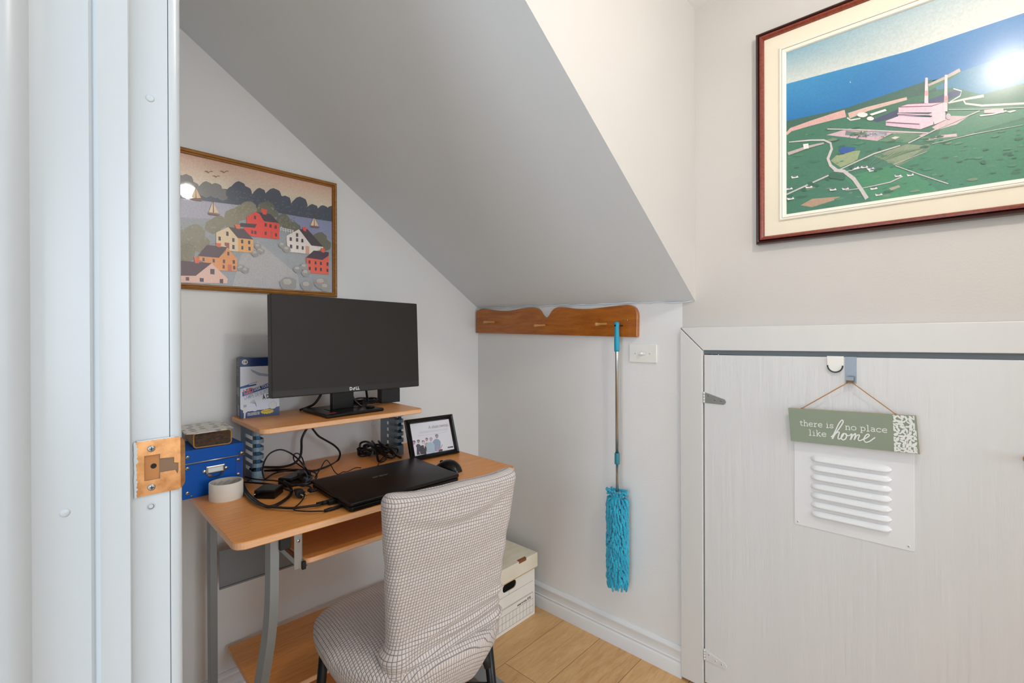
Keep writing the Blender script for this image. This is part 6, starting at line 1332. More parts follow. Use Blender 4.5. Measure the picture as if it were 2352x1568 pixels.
for z0,z1,a,b in ((.074,.098,.008,.030),(.070,.100,.034,.062),(.006,.042,.024,.060)):
    bm.faces.new([bm.verts.new(p) for p in ((-.0006,bd-a,z0),(-.0006,bd-b,z0),(-.0006,bd-b,z1),(-.0006,bd-a,z1))])
for f in bm.faces:
    if all(v.co.x<-.0003 for v in f.verts): f.material_index=8
obj('box_print',bm,MTS,lb)
# ------------------------------------------------------------------ storage box, cane box, paper
sb=thing('storage_box','dark blue cardboard storage box with metal label holder at the desk\'s left end','box',(.357,1.606,.765),0)
bw,bd,bh=.156,.150,.138
bm=NB(); box(bm,0,bw,0,bd,0,bh-.036,0,.001,1); obj('body',bm,M['blue'],sb)
bm=NB(); box(bm,-.003,bw+.003,-.003,bd,bh-.037,bh,0,.0015,2); ld=obj('lid',bm,M['blue'],sb)
bm=NB(); tube(bm,[(-.003,-.0042,bh-.037),(bw+.0035,-.0042,bh-.037),(bw+.0042,.0,bh-.037),(bw+.0042,bd,bh-.037)],.0022,8); obj('metal_rim',bm,M['plate'],ld)
bm=NB(); lathe(bm,[(.0065,0),(.0065,.003),(.004,.0055),(0,.006)],(bw-.004,-.004,bh-.030),(.4,-1,0),14); obj('corner_cap',bm,M['plate'],ld)
bm=NB(); x0=bw-.019; box(bm,x0,bw+.0006,-.0014,.0006,.002,bh-.040); obj('corner_strip',bm,MT('blue_strip_card','0a46a4',.4).m,sb)
for x,z in ((bw-.0125,bh-.050),(bw-.0125,bh-.094),(bw-.0125,.018),(.012,bh-.050),(.012,.018),(.012,bh-.018),(.022,.008)):
    screw(sb,(x,-.0014 if z<bh-.04 else -.004,z),(0,-1,0),.0054 if z>.01 else .0028,'rivet',M['plate'],.003)
bm=NB(); cx,cz=.083,.060
sweep_rect(bm,cx-.024,cx+.024,cz+.001,cz+.023,[(0,0.0005),(0,.003),(.003,.0042),(.0045,.003),(.0045,.0005)])
O=[(cx-.022,cz+.002)]+[(cx+.022*math.cos(R(180+180*i/12)),cz+.002+.014*math.sin(R(180+180*i/12))) for i in range(1,12)]+[(cx+.022,cz+.002)]
I=[(cx+.013*math.cos(R(360-180*i/12)),cz-.001+.007*math.sin(R(360-180*i/12))) for i in range(0,13)]
n=len(O); vo=[bm.verts.new((p[0],-.004,p[1])) for p in O]; vi=[bm.verts.new((p[0],-.009,p[1]+.001)) for p in I[::-1]]
for i in range(n-1): bm.faces.new((vo[i],vo[i+1],vi[i+1],vi[i]))
for sx in (-1,1): lathe(bm,[(.006,0),(.006,.0015),(.003,.003),(0,.0032)],(cx+sx*.028,0,cz+.010),(0,-1,0),12)
lh=obj('label_holder',bm,M['plate'],sb)
bm=NB(); poly(bm,[(cx-.020,cz+.005),(cx+.020,cz+.005),(cx+.020,cz+.019),(cx-.020,cz+.019)],-.0012); obj('label_card',bm,M['white'],lh)
cb=thing('cane_box','woven cane box with a dark brown fibre end, on top of the blue box','box',(.388,1.622,.9035),-5)
bm=NB(); prism(bm,rrect(0,.098,.0,.044,.008,4),.0015,.150,'y',0,.001); obj('basket',bm,M['wicker'],cb)
bm=NB(); prism(bm,rrect(.003,.095,.003,.041,.006,4),-.001,.0015,'y'); obj('end_panel',bm,M['fibre'],cb)
bm=NB(); tube(bm,[(p[0],.0,p[1]) for p in rrect(.001,.097,.001,.043,.008,4)],.0019,7,0,True); obj('cane_rim',bm,M['cane'],cb)
pp=thing('paper_pad','white paper printed with grey dots lying on top of the cane box','paper',(.388,1.612,.948),-5)
bm=NB(); prism(bm,[(-.022,.004),(.006,-.012),(.012,-.010),(.103,.008),(.100,.158),(-.020,.158)],0,.002,'z'); random.seed(2)
pm=MT('dotted_paper','e2ddd2',.6); vo_=pm.n('ShaderNodeTexVoronoi'); vo_.inputs['Scale'].default_value=34; vo_.inputs['Randomness'].default_value=.35; pm.l(pm.coord((1,1,.02)),vo_.inputs['Vector']); pm.base(pm.ramp(vo_.outputs['Distance'],[(.30,'9a9ca0'),(.36,'e4dfd5')]))
obj('sheet',bm,pm.m,pp)
# ------------------------------------------------------------------ tape roll
tp=thing('tape_roll','roll of off-white masking tape standing on the desk in front of the blue box','tape',(.449,1.540,.765))
bm=NB(); lathe(bm,[(.0425,0),(.0430,.002),(.0430,.046),(.0425,.048),(.0395,.048),(.0395,.0)],(0,0,0),(0,0,1),48); obj('tape',bm,M['tape'],tp,smooth=40)
bm=NB(); lathe(bm,[(.0395,.0),(.0395,.048),(.0378,.048),(.0378,.0),(.0395,0)],(0,0,0),(0,0,1),48); co=obj('core',bm,M['core'],tp,smooth=40)
bm=NB()
for k in range(9):
    a0=R(-20+k*28)
    def fn(p,a0=a0):
        a=a0-p[0]/.0377; return (.0376*math.cos(a),.0376*math.sin(a),p[2])
    text(bm,'PAINTERS',.0085,0,.022,0,0,.75,.0002,0,35,'LEFT',fn)
obj('core_print',bm,M['grey'],co)
# ------------------------------------------------------------------ laptop
lp=thing('laptop','closed black laptop lying on the desk in front of the monitor','laptop',(.626,1.160,.765),-1.2)
W,Dp=.372,.280
sh=.026
def lapo(i=0): return rrect(i,W-i,i,Dp-i,.012,5)
def shear(bm):
    for v in bm.verts: v.co.x+=v.co.y*.06
bm=NB(); prism(bm,lapo(.002),.003,.0145,'z',0,.003); shear(bm); obj('base',bm,M['laptop'],lp)
bm=NB(); prism(bm,lapo(0),.0158,.0258,'z',0,.0035,None,3); shear(bm); lid=obj('lid',bm,M['lid'],lp,smooth=40)
for x,y in ((.03,.03),(.34,.03),(.03,.24),(.34,.24)):
    bm=NB(); lathe(bm,[(0,0),(.008,0),(.008,.0035),(0,.0035)],(x,y,0),(0,0,1),12); shear(bm); obj('rubber_foot',bm,M['rubber'],lp)
bm=NB()   # logo, upside down for the viewer: strokes in lid plane
def LS(P,w=.0016):
    n=len(P); L=[];Q=[]
    for i in range(n):
        a=Vector(P[max(0,i-1)]); b=Vector(P[min(n-1,i+1)]); d=(b-a).normalized(); nn=Vector((-d.y,d.x))*w/2; p=Vector(P[i]); L.append(p+nn); Q.append(p-nn)
    def T(p): return (.205-p.x,.170-p.y,.0260)
    for i in range(n-1): bm.faces.new([bm.verts.new(T(q)) for q in (L[i],Q[i],Q[i+1],L[i+1])])
h=.010
for x0,kind in ((0,'A'),(.017,'S'),(.030,'U'),(.043,'S')):
    w_=.0115
    if kind=='A': LS([(x0,0),(x0+.013,h)]); LS([(x0+.013,h),(x0+.013,0)]); LS([(x0+.005,h*.35),(x0+.013,h*.35)])
    if kind=='S': LS([(x0+w_+.003,h),(x0+.002,h),(x0+.001,h*.5),(x0+w_,h*.5),(x0+w_-.001,0),(x0-.002,0)])
    if kind=='U': LS([(x0+.002,h),(x0,0),(x0+w_-.002,0),(x0+w_,h)])
shear(bm); obj('logo',bm,M['silver'],lid)
# ------------------------------------------------------------------ mouse
mo=thing('computer_mouse','black computer mouse on the desk right of the laptop','mouse',(1.060,1.287,.765),96)
bm=NB(); n=12; 
for i in range(n+1):
    pass
rings=[]
for i in range(15):
    t=i/14; x=-.054+.108*t; hw=.031*math.sin(PI*min(1,max(0,(t*.94+.03))))**.42; hh=.036*math.sin(PI*(t*.96+.02)**.85)**.75
    rings.append([bm.verts.new((x,hw*math.cos(PI*j/10),.003+hh*max(0,math.sin(PI*j/10))**.8)) for j in range(11)])
for A,B in zip(rings,rings[1:]):
    for j in range(10): bm.faces.new((A[j],B[j],B[j+1],A[j+1]))
    bm.faces.new((A[10],B[10],B[0],A[0]))
bm.faces.new(rings[0]); bm.faces.new(rings[-1][::-1]); bmesh.ops.recalc_face_normals(bm,faces=bm.faces[:])
bmesh.ops.translate(bm,verts=bm.verts[:],vec=(0,0,-.003)); obj('shell',bm,M['black'],mo,smooth=60)
bm=NB(); tube(bm,[(.032,-.003,.021),(.032,.003,.021)],.007,14); obj('scroll_wheel',bm,M['rubber'],mo)
# ------------------------------------------------------------------ framed team photo
ph=thing('photo_frame','small black photo frame with a team picture leaning beside the shelf support','photo frame',(1.031,1.462,.7665),-7.85)
ml=Matrix.Rotation(R(-20),4,'X')
def pt_(bm): bmesh.ops.transform(bm,matrix=ml,verts=bm.verts[:])
FW,FH=.205,.1535
bm=NB(); sweep_rect(bm,0,FW,0,FH,[(0,-.008),(0,.006),(.002,.009),(.005,.007),(.006,.010),(.009,.008),(.010,.010),(.013,.006),(.014,.0075),(.0175,.002),(.0175,-.002)]); pt_(bm); obj('frame',bm,M['photoframe'],ph)
bm=NB(); box(bm,.004,FW-.004,.004,.008,.004,FH-.004); pt_(bm); obj('backing',bm,M['blackm'],ph)
bm=NB(); prism(bm,[(-.01,0),(.03,0),(.02,.10),(0,.10)],0,.0025,'y'); bmesh.ops.transform(bm,matrix=Matrix.Translation((FW/2-.01,.092,.001))@Matrix.Rotation(R(21),4,'X')@Matrix.Translation((0,0,0)),verts=bm.verts[:]); obj('easel_back',bm,M['blackm'],ph)
bm=NB(); box(bm,.0165,FW-.0165,.0,.004,.0165,FH-.0165); pt_(bm); sh_=obj('paper',bm,MT('photo_paper','dcdce2',.35,coat=.3).m,ph)
def tf(a,b,h): return tuple(ml@Vector((a,-.0002-h,b)))
artmesh('team_print',ART['team'],tf,M['team'],sh_,(.0168,.1878,.0168,.137))
bm=NB(); text(bm,'A clean sweep.',.0185,.0920,.1090,-.0012,0,.80,-.0001,0,0); pt_(bm); obj('title_print',bm,M['grey'],sh_)
bm=NB(); text(bm,'POWER',.0068,.160,.0245,-.0012,0,1.0,.0004); pt_(bm); obj('logo_print',bm,M['ink'],sh_)
# ------------------------------------------------------------------ cables and adapters (world coordinates)
def cable(bm,key,r,k=6,zmin=None):
    P=[Vector(p) for p in CAB[key]]
    tube(bm,P,r,8,0,False,True,k)
def cthing(name,label,cat,o=(.55,1.45,.765)):
    return thing(name,label,cat,o)
def cobj(name,bm,mats,par,o=(.55,1.45,.765)):
    bmesh.ops.translate(bm,verts=bm.verts[:],vec=(-o[0],-o[1],-o[2]))
    for v in bm.verts: v.co.z=max(v.co.z,.0003) if v.co.z>-.02 and v.co.z<.0003 else v.co.z
    return obj(name,bm,mats,par)
c=cthing('power_cable','thick black cable hanging behind the shelf and looping left through the slotted support','cable'); bm=NB(); cable(bm,'monitor_power',.0042); cobj('cord',bm,M['cable'],c)
c=cthing('video_cable','black cable bulging right below the shelf then running back left along the desk','cable'); bm=NB(); cable(bm,'monitor_video',.0036); cobj('cord',bm,M['cable'],c)
c=cthing('usb_cable','black cable with a ribbed plug pushed into the laptop\'s left side','cable'); bm=NB(); cable(bm,'usb',.0034); cobj('cord',bm,M['cable'],c)
bm=NB(); tube(bm,[(.596,1.272,.773),(.604,1.2715,.773)],.005,10); tube(bm,[(.604,1.2715,.773),(.618,1.268,.773)],.0058,10)
for i in range(4): tube(bm,[(.590+i*.003,1.2725-i*.0003,.773),(.5915+i*.003,1.2724-i*.0003,.773)],.0056,10)
cobj('plug',bm,M['rubber'],c)
bm=NB(); box(bm,.617,.648,1.256,1.272,.767,.779,0,.002,2); cobj('connector',bm,M['blackm'],c)
c=cthing('audio_cable','thin black cable with a slim plug at the laptop\'s front left corner','cable'); bm=NB(); cable(bm,'audio',.0018); cobj('cord',bm,M['cable'],c)
bm=NB(); tube(bm,[(.584,1.219,.770),(.606,1.218,.770),(.640,1.219,.771)],[.0028,.0048,.0042],10)
for i in range(5): tube(bm,[(.586+i*.004,1.219,.770),(.588+i*.004,1.219,.770)],.0042+i*.0003,10)
cobj('plug',bm,M['rubber'],c)
c=cthing('laptop_charger','flat black laptop power brick with tangled thin cords beside the laptop','adapter')
bm=NB(); box(bm,-.024,.024,-.048,.048,0,.028,0,.004,2); bmesh.ops.transform(bm,matrix=Matrix.Translation((.640,1.530,.7655))@Matrix.Rotation(R(-62),4,'Z'),verts=bm.verts[:]); cobj('brick',bm,M['black'],c)
bm=NB()
for k_,r_ in (('loop',.0024),('loop2',.0021),('thin_arc',.0015),('left_arc',.0019),('bundle',.0030)): cable(bm,k_,r_)
cobj('cord',bm,M['cable'],c)
bm=NB(); cable(bm,'charger',.0022); tube(bm,[(.6185,1.375,.779),(.6165,1.383,.780),(.622,1.389,.780)],.0035,8,0,False,True,3); tube(bm,[(.617,1.374,.779),(.636,1.371,.779)],.0045,12); cobj('barrel_plug',bm,M['rubber'],c)
bm=NB(); box(bm,.641,.650,1.455,1.475,.783,.795,0,.002,1); tube(bm,[(.655,1.47,.785),(.66,1.50,.80),(.645,1.52,.797),(.665,1.54,.79),(.67,1.48,.785),(.65,1.46,.78)],.0022,7,0,False,True,5); tube(bm,[(.63,1.44,.785),(.67,1.475,.79),(.69,1.52,.78),(.66,1.55,.80)],.0022,7,0,False,True,5); cobj('cord_tie',bm,MT('tie_grey','3d4450',.5).m,c)
c=cthing('wall_adapter','glossy black wall plug adapter with two metal prongs lying behind the tape roll','adapter')
bm=NB(); A=Vector((.499,1.468)); B=Vector((.537,1.421)); Cc=Vector((.577,1.462)); Dd=A+Cc-B
prism(bm,[tuple(B),tuple(Cc),tuple(Dd),tuple(A)],.7655,.7905,'z',0,.003,None,2); cobj('housing',bm,M['black'],c)
bm=NB(); nrm=Vector(((B-A).y,-(B-A).x)).normalized(); 
for q in (.30,.44):
    p=A+(B-A)*(.12+q*.2); 
for zz in (.770,.781):
    p=A+(B-A)*.12; d3=Vector((-.62,-.78)); a3=Vector((p.x,p.y,zz)); b3=a3+Vector((nrm.x,nrm.y,0))*.012; tube(bm,[a3,b3],[.0022,.0018],8)
cobj('prong',bm,M['chrome'],c)
bm=NB(); cable(bm,'heavy',.0046); cobj('cord',bm,M['cable'],c)
c=cthing('plug_cable','black power cord ending in a three-prong plug on the open desktop','cable'); bm=NB(); cable(bm,'cord',.0028); cobj('cord',bm,M['cable'],c)
bm=NB(); tube(bm,[(.596,1.425,.777),(.594,1.405,.779),(.592,1.385,.779),(.590,1.372,.778)],[.004,.008,.0125,.0115],12); pg=cobj('plug',bm,M['blackm'],c)
bm=NB()
for dx,dz,l in ((-.005,.003,.016),(.007,.003,.016),(.001,-.005,.02)): tube(bm,[(.590+dx,1.374,.778+dz),(.590+dx+.002,1.374-l-.008,.778+dz-.001)],.0019,8)
cobj('prong',bm,M['chrome'],c)
OC=(1.0,1.64,.765)
c=thing('cable_bundle','bundle of black cord tied with a grey strap behind the laptop','cord',OC); bm=NB(); cable(bm,'coil',.0042,7); random.seed(4)
P=[]
for i in range(46):
    a=i*.52; P.append((.985+.050*math.cos(a)+random.uniform(-.008,.008),1.655-.02*math.cos(a)+.026*math.sin(a)+random.uniform(-.006,.006),.785+.012*math.sin(a*1.3)+random.uniform(-.004,.006)))
tube(bm,P,.0036,7,0,False,True,3); cobj('cord',bm,M['cable'],c,OC)
bm=NB(); cable(bm,'coil_thin',.0014); cobj('thin_cord',bm,M['cable'],c,OC)
bm=NB(); tube(bm,[(.972+.0*math.cos(a),1.650+.023*math.cos(a),.789+.023*math.sin(a)) for a in [R(20*i) for i in range(18)]],.004,6,0,True); cobj('strap',bm,MT('strap_grey','75777c',.6).m,c,OC)
OS=(.96,1.66,.960)
c=thing('cable_coil','coil of black cable lying on the raised shelf behind the monitor neck','cable',OS); bm=NB(); P=[]
for i in range(60):
    a=i*.5; P.append((.965+.046*math.cos(a)+random.uniform(-.004,.004),1.665+.030*math.sin(a)+random.uniform(-.004,.004),.969+.012*(i/60)+.006*math.sin(a*1.7)))
tube(bm,P,.0032,7,0,False,True,3); P=[(.868,1.60,1.03),(.875,1.59,1.00),(.90,1.575,.972),(.925,1.585,.985),(.935,1.61,1.03)]; tube(bm,P,.0042,8,0,False,True,6); cobj('cord',bm,M['cable'],c,OS)
c=thing('black_cable','short black cable arching behind the monitor base on the shelf','cable',(.745,1.70,.960)); bm=NB(); tube(bm,[(.735,1.715,.964),(.755,1.70,.972),(.775,1.68,.988),(.80,1.67,1.03)],.0042,8,0,False,True,6)
bmesh.ops.translate(bm,verts=bm.verts[:],vec=(-.745,-1.70,-.960)); obj('cord',bm,M['cable'],c)
c=thing('adapter_box','black box with a white barcode label behind the monitor on the shelf','box',(1.075,1.660,.960),-6)
bm=NB(); box(bm,-.045,.035,-.008,.030,0,.055,0,.002,2); obj('case',bm,M['blackm'],c)
bm=NB(); box(bm,-.05,.034,-.004,.029,.055,.075,0,.001,1); obj('carton_lid',bm,M['bcard'],c)
bm=NB()
for i in range(16): x=-.012+i*.0025; poly(bm,[(x,.058),(x+.0006+.0008*(i%3==0),.058),(x+.0006+.0008*(i%3==0),.073),(x,.073)],-.0055)
obj('barcode_label',bm,M['ink'],c)
rc=tag(place(obj('receiver',(lambda b:(lathe(b,[(.0,.007),(.012,.0065),(.0155,.004),(.0155,.0015),(.013,0),(0,0)],(0,0,0),(0,0,1),24),b)[1])(NB()),M['black']),(.905,1.530,.9725)),'small round black puck on the monitor base','puck')
# ------------------------------------------------------------------ office chair with stretch cover
ch=thing('desk_chair','chair in a beige checked stretch cover, pulled up to the desk','chair',(.79,1.09,0),-8.5)
def backrest():
    bm=NB(); uvl=bm.loops.layers.uv.new('UVMap'); NU,NV=150,110
    z0,z1=.365,.866
    random.seed(11)
    def sec(u,hw,th,rr=.024):
        # rounded rectangle perimeter point for u in 0..1, starting mid front(+y) going round
        per=[(hw-rr),(PI*rr/2),(2*(th-rr)),(PI*rr/2),(2*(hw-rr)),(PI*rr/2),(2*(th-rr)),(PI*rr/2),(hw-rr)]
        L=sum(per); s=u*L; i=0
        while s>per[i] and i<8: s-=per[i]; i+=1
        if i==0: return (s,th),(0,1),L
        if i==1: a=PI/2-s/rr; return (hw-rr+rr*math.cos(a),th-rr+rr*math.sin(a)),(math.cos(a),math.sin(a)),L
        if i==2: return (hw,th-rr-s),(1,0),L
        if i==3: a=-s/rr; return (hw-rr+rr*math.cos(a),-(th-rr)+rr*math.sin(a)),(math.cos(a),math.sin(a)),L
        if i==4: return (hw-rr-s,-th),(0,-1),L
        if i==5: a=-PI/2-s/rr; return (-(hw-rr)+rr*math.cos(a),-(th-rr)+rr*math.sin(a)),(math.cos(a),math.sin(a)),L
        if i==6: return (-hw,-(th-rr)+s),(-1,0),L
        if i==7: a=PI-s/rr; return (-(hw-rr)+rr*math.cos(a),th-rr+rr*math.sin(a)),(math.cos(a),math.sin(a)),L
        return (-(hw-rr)+s,th),(0,1),L
    G=[]
    for j in range(NV+1):
        t=j/NV; z=z0+(z1-z0)*t
        top=max(0,(t-.955)/.045); cap=math.sqrt(max(0,1-top*top)) if top<1 else 0
        zz0=z; hw=.157 if z<.50 else (.157+.032*((z-.50)/.36)**1.1); th=.030; rr=.026
        if top>0: k=.35+.65*cap; 
        else: k=1
        row=[]
        for i in range(NU):
            (x,y),(nx,ny),L=sec(i/NU,hw-(1-k)*.022,max(.0275,th)*1.0,rr)
            if top>0: y*=max(.04,cap); x*= (1-(1-cap)*.05)
            # curve of the backrest: gentle concave towards the sitter, lean back with height
            yb=-.150+.012*(x/.18)**2 - .12*(z-.6)
            xs=x; d=0
            if ny<-.2 or abs(nx)>.5:
                q=(x/.18)   # -1 (left) .. 1 (right)
                # gathered folds near the hem, fanning from the right edge
                for zc,am,wd,sl in ((.405,.007,.008,.010),(.432,.009,.010,.020),(.462,.011,.011,.014),(.492,.008,.010,-.002),(.520,.007,.012,-.026)):
                    zz=zc-sl*(q)+.004*math.sin(3.1*q+zc*40); d+=1.35*am*math.exp(-((z-zz)/wd)**2)*(.75+.25*math.sin(5*q+zc*90))
                # taut diagonal sags below the top
                zz=.800-.060*(1-((q-.9)/1.9)**2); zz=.825-.058*math.sin(PI*min(1,max(0,(1.0-q)/2.1)))**.8
                d-=.0065*math.exp(-((z-zz)/.014)**2)*math.sin(PI*min(1,max(0,(1.05-q)/2.05)))
                d+=.0040*math.exp(-((z-zz-.026)/.014)**2)*math.sin(PI*min(1,max(0,(1.05-q)/2.05)))
                zz=.70-.03*math.sin(PI*(1-q)/2); d-=.0030*math.exp(-((z-zz)/.022)**2)
                zz=.60+.03*q; d-=.0030*math.exp(-((z-zz)/.02)**2)*(.5+.5*q)
            # bulge at hem corners
            d+=.004*math.exp(-((z-.44)/.05)**2)
            zh=min(.408,max(.335,.372+.22*x*1.0)); zz_=z+(zh-z0)*max(0,1-t*2.2)
            if top>0: zz_=z1-.0217+.0217*math.sin(math.asin(min(1,top))) if False else z
            zz_+= -.010*(max(0,t-.8)/.2)*(x/.18)**4*0 +.0015*math.sin(x*30+1)*(top>0)+.008*top*(abs(x)/.18)**3
            zz_+=.0025*math.sin(x*60)*max(0,1-t*12)
            row.append((bm.verts.new((x+.013-.007*(1-t)+nx*d,yb+y+ny*d,zz_)),i/NU*L,z+d*.35))
        G.append(row)
    for j in range(NV):
        for i in range(NU):
            q=[G[j][i],G[j][(i+1)%NU],G[j+1][(i+1)%NU],G[j+1][i]]
            f=bm.faces.new([a[0] for a in q]); f.smooth=True
            L=G[j][1][1]*NU
            for k,l in enumerate(f.loops):
                uu=q[k][1]
                if i==NU-1 and k in (1,2): uu=L
                l[uvl].uv=(uu,q[k][2])
    f=bm.faces.new([a[0] for a in G[-1]]); f.smooth=True
    for l in f.loops: l[uvl].uv=(l.vert.co.x,l.vert.co.y)
    bm.normal_update(); bmesh.ops.recalc_face_normals(bm,faces=bm.faces[:])
    return bm
bk=obj('backrest',backrest(),M['waffle'],ch); md=bk.modifiers.new('t','SOLIDIFY'); md.thickness=.0015; md.offset=-1
def seat():
    bm=NB(); uvl=bm.loops.layers.uv.new('UVMap'); NA,NR=120,34; NS=16
    rows=[]
    def edge(a):
        c_,s_=math.cos(a),math.sin(a); ex=2/3.2
        x=.248*math.copysign(abs(c_)**ex,c_); y=.215*math.copysign(abs(s_)**ex,s_)+.030
        if y<0: x*=1-.22*min(1,(-y)/.18)
        return x,y
    for r in range(NR+1):
        k=r/NR; row=[]
        for i in range(NA):
            a=2*PI*i/NA; ex_,ey_=edge(a); x,y=ex_*k,.03+(ey_-.03)*k
            z=.478-.040*k**5-.006*math.cos(k*3)
            z+=.004*math.sin(9*k+2*math.sin(a*2))*k*.5
            row.append((bm.verts.new((x,y,z)),x,y))
        rows.append(row)
    for s in range(1,NS+1):
        t=s/NS; row=[]
        for i in range(NA):
            a=2*PI*i/NA; ex_,ey_=edge(a); k=1+.014*math.sin(min(1,t*2.5)*PI/2)-.17*t**1.5
            x,y=ex_*k,.03+(ey_-.03)*k; drop=.075+ .030*max(0,-(y-.03)/.2)
            rip=.0035*math.sin(a*17+t*3)*t
            z=.438-.003-drop*t
            row.append((bm.verts.new((x*(1+rip*3),y*(1+rip),z+.003*math.sin(a*11)*t)),ex_*(1+t*.35),ey_*(1+t*.35)))
        rows.append(row)
    for A,B in zip(rows,rows[1:]):
        for i in range(NA):
            q=[A[i],A[(i+1)%NA],B[(i+1)%NA],B[i]]
            vs=[]
            if A is rows[0]: 
                pass
            f=bm.faces.new([a[0] for a in q]); f.smooth=True
            for k,l in enumerate(f.loops): l[uvl].uv=(q[k][1],q[k][2])
    bmesh.ops.remove_doubles(bm,verts=bm.verts[:],dist=1e-5); bm.normal_update(); bmesh.ops.recalc_face_normals(bm,faces=bm.faces[:])
    return bm
se=obj('seat',seat(),M['waffle'],ch); md=se.modifiers.new('t','SOLIDIFY'); md.thickness=.0015; md.offset=-1
for (x0,y0,z0,x1,y1) in ((-.205,.140,.42,-.232,.185),(.205,.140,.42,.232,.185),(-.138,-.125,.44,-.160,-.175),(.138,-.125,.44,.158,-.175)):
    bm=NB(); tube(bm,[(x0,y0,z0),((x0+x1)/2,(y0+y1)/2,z0/2),(x1,y1,.008)],[.0135,.0125,.011],14); lg=obj('leg',bm,M['blackmetal'],ch)
    bm=NB(); lathe(bm,[(0,0),(.014,0),(.014,.012),(.0115,.022)],(x1,y1,0),(0,0,1),14); obj('foot_cap',bm,M['rubber'],lg)
bm=NB(); tube(bm,[(-.16,-.185,.30),(.16,-.185,.20)],.001,6) if False else tube(bm,[(.146,-.145,.28),(.0,.0,.265),(-.21,.155,.25)],.009,10); obj('stretcher',bm,M['blackmetal'],ch)
bm=NB(); tube(bm,[(.128,-.136,.375),(.129,-.139,.355),(.131,-.143,.335)],[.010,.012,.009],12); obj('adjuster',bm,M['rubber'],ch)
# ------------------------------------------------------------------ filing box on the floor
fb=thing('file_box','white cardboard file box with lid and hand hole, on the floor behind the chair','box',(1.302,1.368,0))
bw,bd,bh=.310,.385,.262
bm=NB(); th=.004
prism(bm,[(0,0),(bw,0),(bw,bh-.005),(0,bh-.005)],bd-th,bd,'y'); box(bm,0,th,th+.0002,bd-th,0,bh-.005); box(bm,bw-th,bw,th+.0002,bd-th,0,bh-.005); box(bm,th,bw-th,th+.0002,bd-th,0,th)
# front panel with rounded hand hole
hx0,hx1,hz0,hz1=.108,.190,.165,.199
O=[(0,0),(bw,0),(bw,bh-.005),(0,bh-.005)]; Hh_=rrect(hx0,hx1,hz0,hz1,.016,5)[::-1]
vo=[bm.verts.new((p[0],0,p[1])) for p in O]; vh=[bm.verts.new((p[0],0,p[1])) for p in Hh_]
E1=[bm.edges.new((vo[i],vo[(i+1)%4])) for i in range(4)]; E2=[bm.edges.new((vh[i],vh[(i+1)%len(vh)])) for i in range(len(vh))]
r=bmesh.ops.triangle_fill(bm,use_beauty=True,edges=E1+E2); fcs=[g for g in r['geom'] if isinstance(g,bmesh.types.BMFace)]
r=bmesh.ops.extrude_face_region(bm,geom=fcs); vv=[g for g in r['geom'] if isinstance(g,bmesh.types.BMVert)]
for v in vv: v.co.y+=th
bmesh.ops.recalc_face_normals(bm,faces=bm.faces[:])
obj('body',bm,M['bcard'],fb)
bm=NB(); lh_=.062
box(bm,-.010,bw+.010,-.010,bd+.008,bh+.008-lh_,bh+.008,0,.0022,2)
lo=obj('lid',bm,M['lcard'],fb)
bm=NB(); prism(bm,[(.197,-.0105),(.245,-.0105),(.250,.004),(.200,.006)],bh+.0075,bh+.0086,'z'); box(bm,.197,.243,-.0106,-.0099,bh-.001,bh+.0086); obj('lid_slot',bm,M['craw'],lo)
bm=NB(); box(bm,-.0105,bw+.0105,-.0105,-.006,bh+.0065-lh_,bh+.0095-lh_); obj('lid_edge',bm,simple('kraft_edge','c7a566',.8),lo)
bm=NB(); yq=-.0005; lw=.0009
xr=bw-.012
def HL(z,x0=.0,x1=None): ribbon(bm,[(x0,z),(x1 or xr,z)],lw,yq)
HL(.150); ribbon(bm,[(.145,.150),(.145,.166)],.0006,yq); HL(.102); HL(.0985); HL(.076-.004); HL(.047-.004); HL(.018-.004)
ribbon(bm,[(xr,.0985),(xr,.014)],lw,yq)
for i in range(1,14): ribbon(bm,[(xr-i*.0215,.072),(xr-i*.0215,.014)],lw,yq)
text(bm,'HANG \'N\' STOR',.0105,.196,.0775,yq,0,.80,.0004); text(bm,'®785',.0165,.260,.0775,yq,0,.68,.0002)
obj('front_print',bm,M['ink'],fb)
# ------------------------------------------------------------------ peg rail on the right wall
RAIL=[(1.787,1.236),(1.787,1.341),(1.775,1.354),(1.744,1.36),(1.714,1.358),(1.667,1.351),(1.622,1.346),(1.572,1.344),(1.523,1.347),(1.464,1.353),(1.418,1.354),(1.39,1.35),(1.374,1.339),(1.358,1.319),(1.342,1.307),(1.331,1.306),(1.318,1.316),(1.302,1.336),(1.283,1.347),(1.258,1.35),(1.223,1.347),(1.188,1.341),(1.15,1.338),(1.103,1.337),(1.05,1.34),(.998,1.343),(.956,1.3455),(.931,1.346),(.911,1.34),(.899,1.331),(.892,1.316),(.890,1.298),(.892,1.22),(.898,1.217)]
rl_=thing('peg_rail','varnished wooden peg rail with scalloped top on the wall below the stair slope','peg rail',(XB-.0005,1.34,1.22))
bm=NB(); O=smoothpts([Vector((p[0]-1.34,p[1]-1.22-(.004 if p[1]>1.3 else 0),0)) for p in RAIL[1:-2]],3); O=[(RAIL[0][0]-1.34,RAIL[0][1]-1.22)]+[(p.x,p.y) for p in O]+[(.892-1.34,1.22-1.22),(.898-1.34,1.2175-1.22)]
prism(bm,O,-.019,0,'x',0,.003); obj('board',bm,M['pine'],rl_)
for y,z in ((1.658,1.289),(1.342,1.269),(1.028,1.270)):
    bm=NB(); lathe(bm,[(.0055,0),(.0048,.03),(.0060,.052),(.0068,.058),(.0055,.062),(0,.063)],(-.019,y-1.34,z-1.22),(-1,.16,-.03),14); obj('peg',bm,M['peg'],rl_)
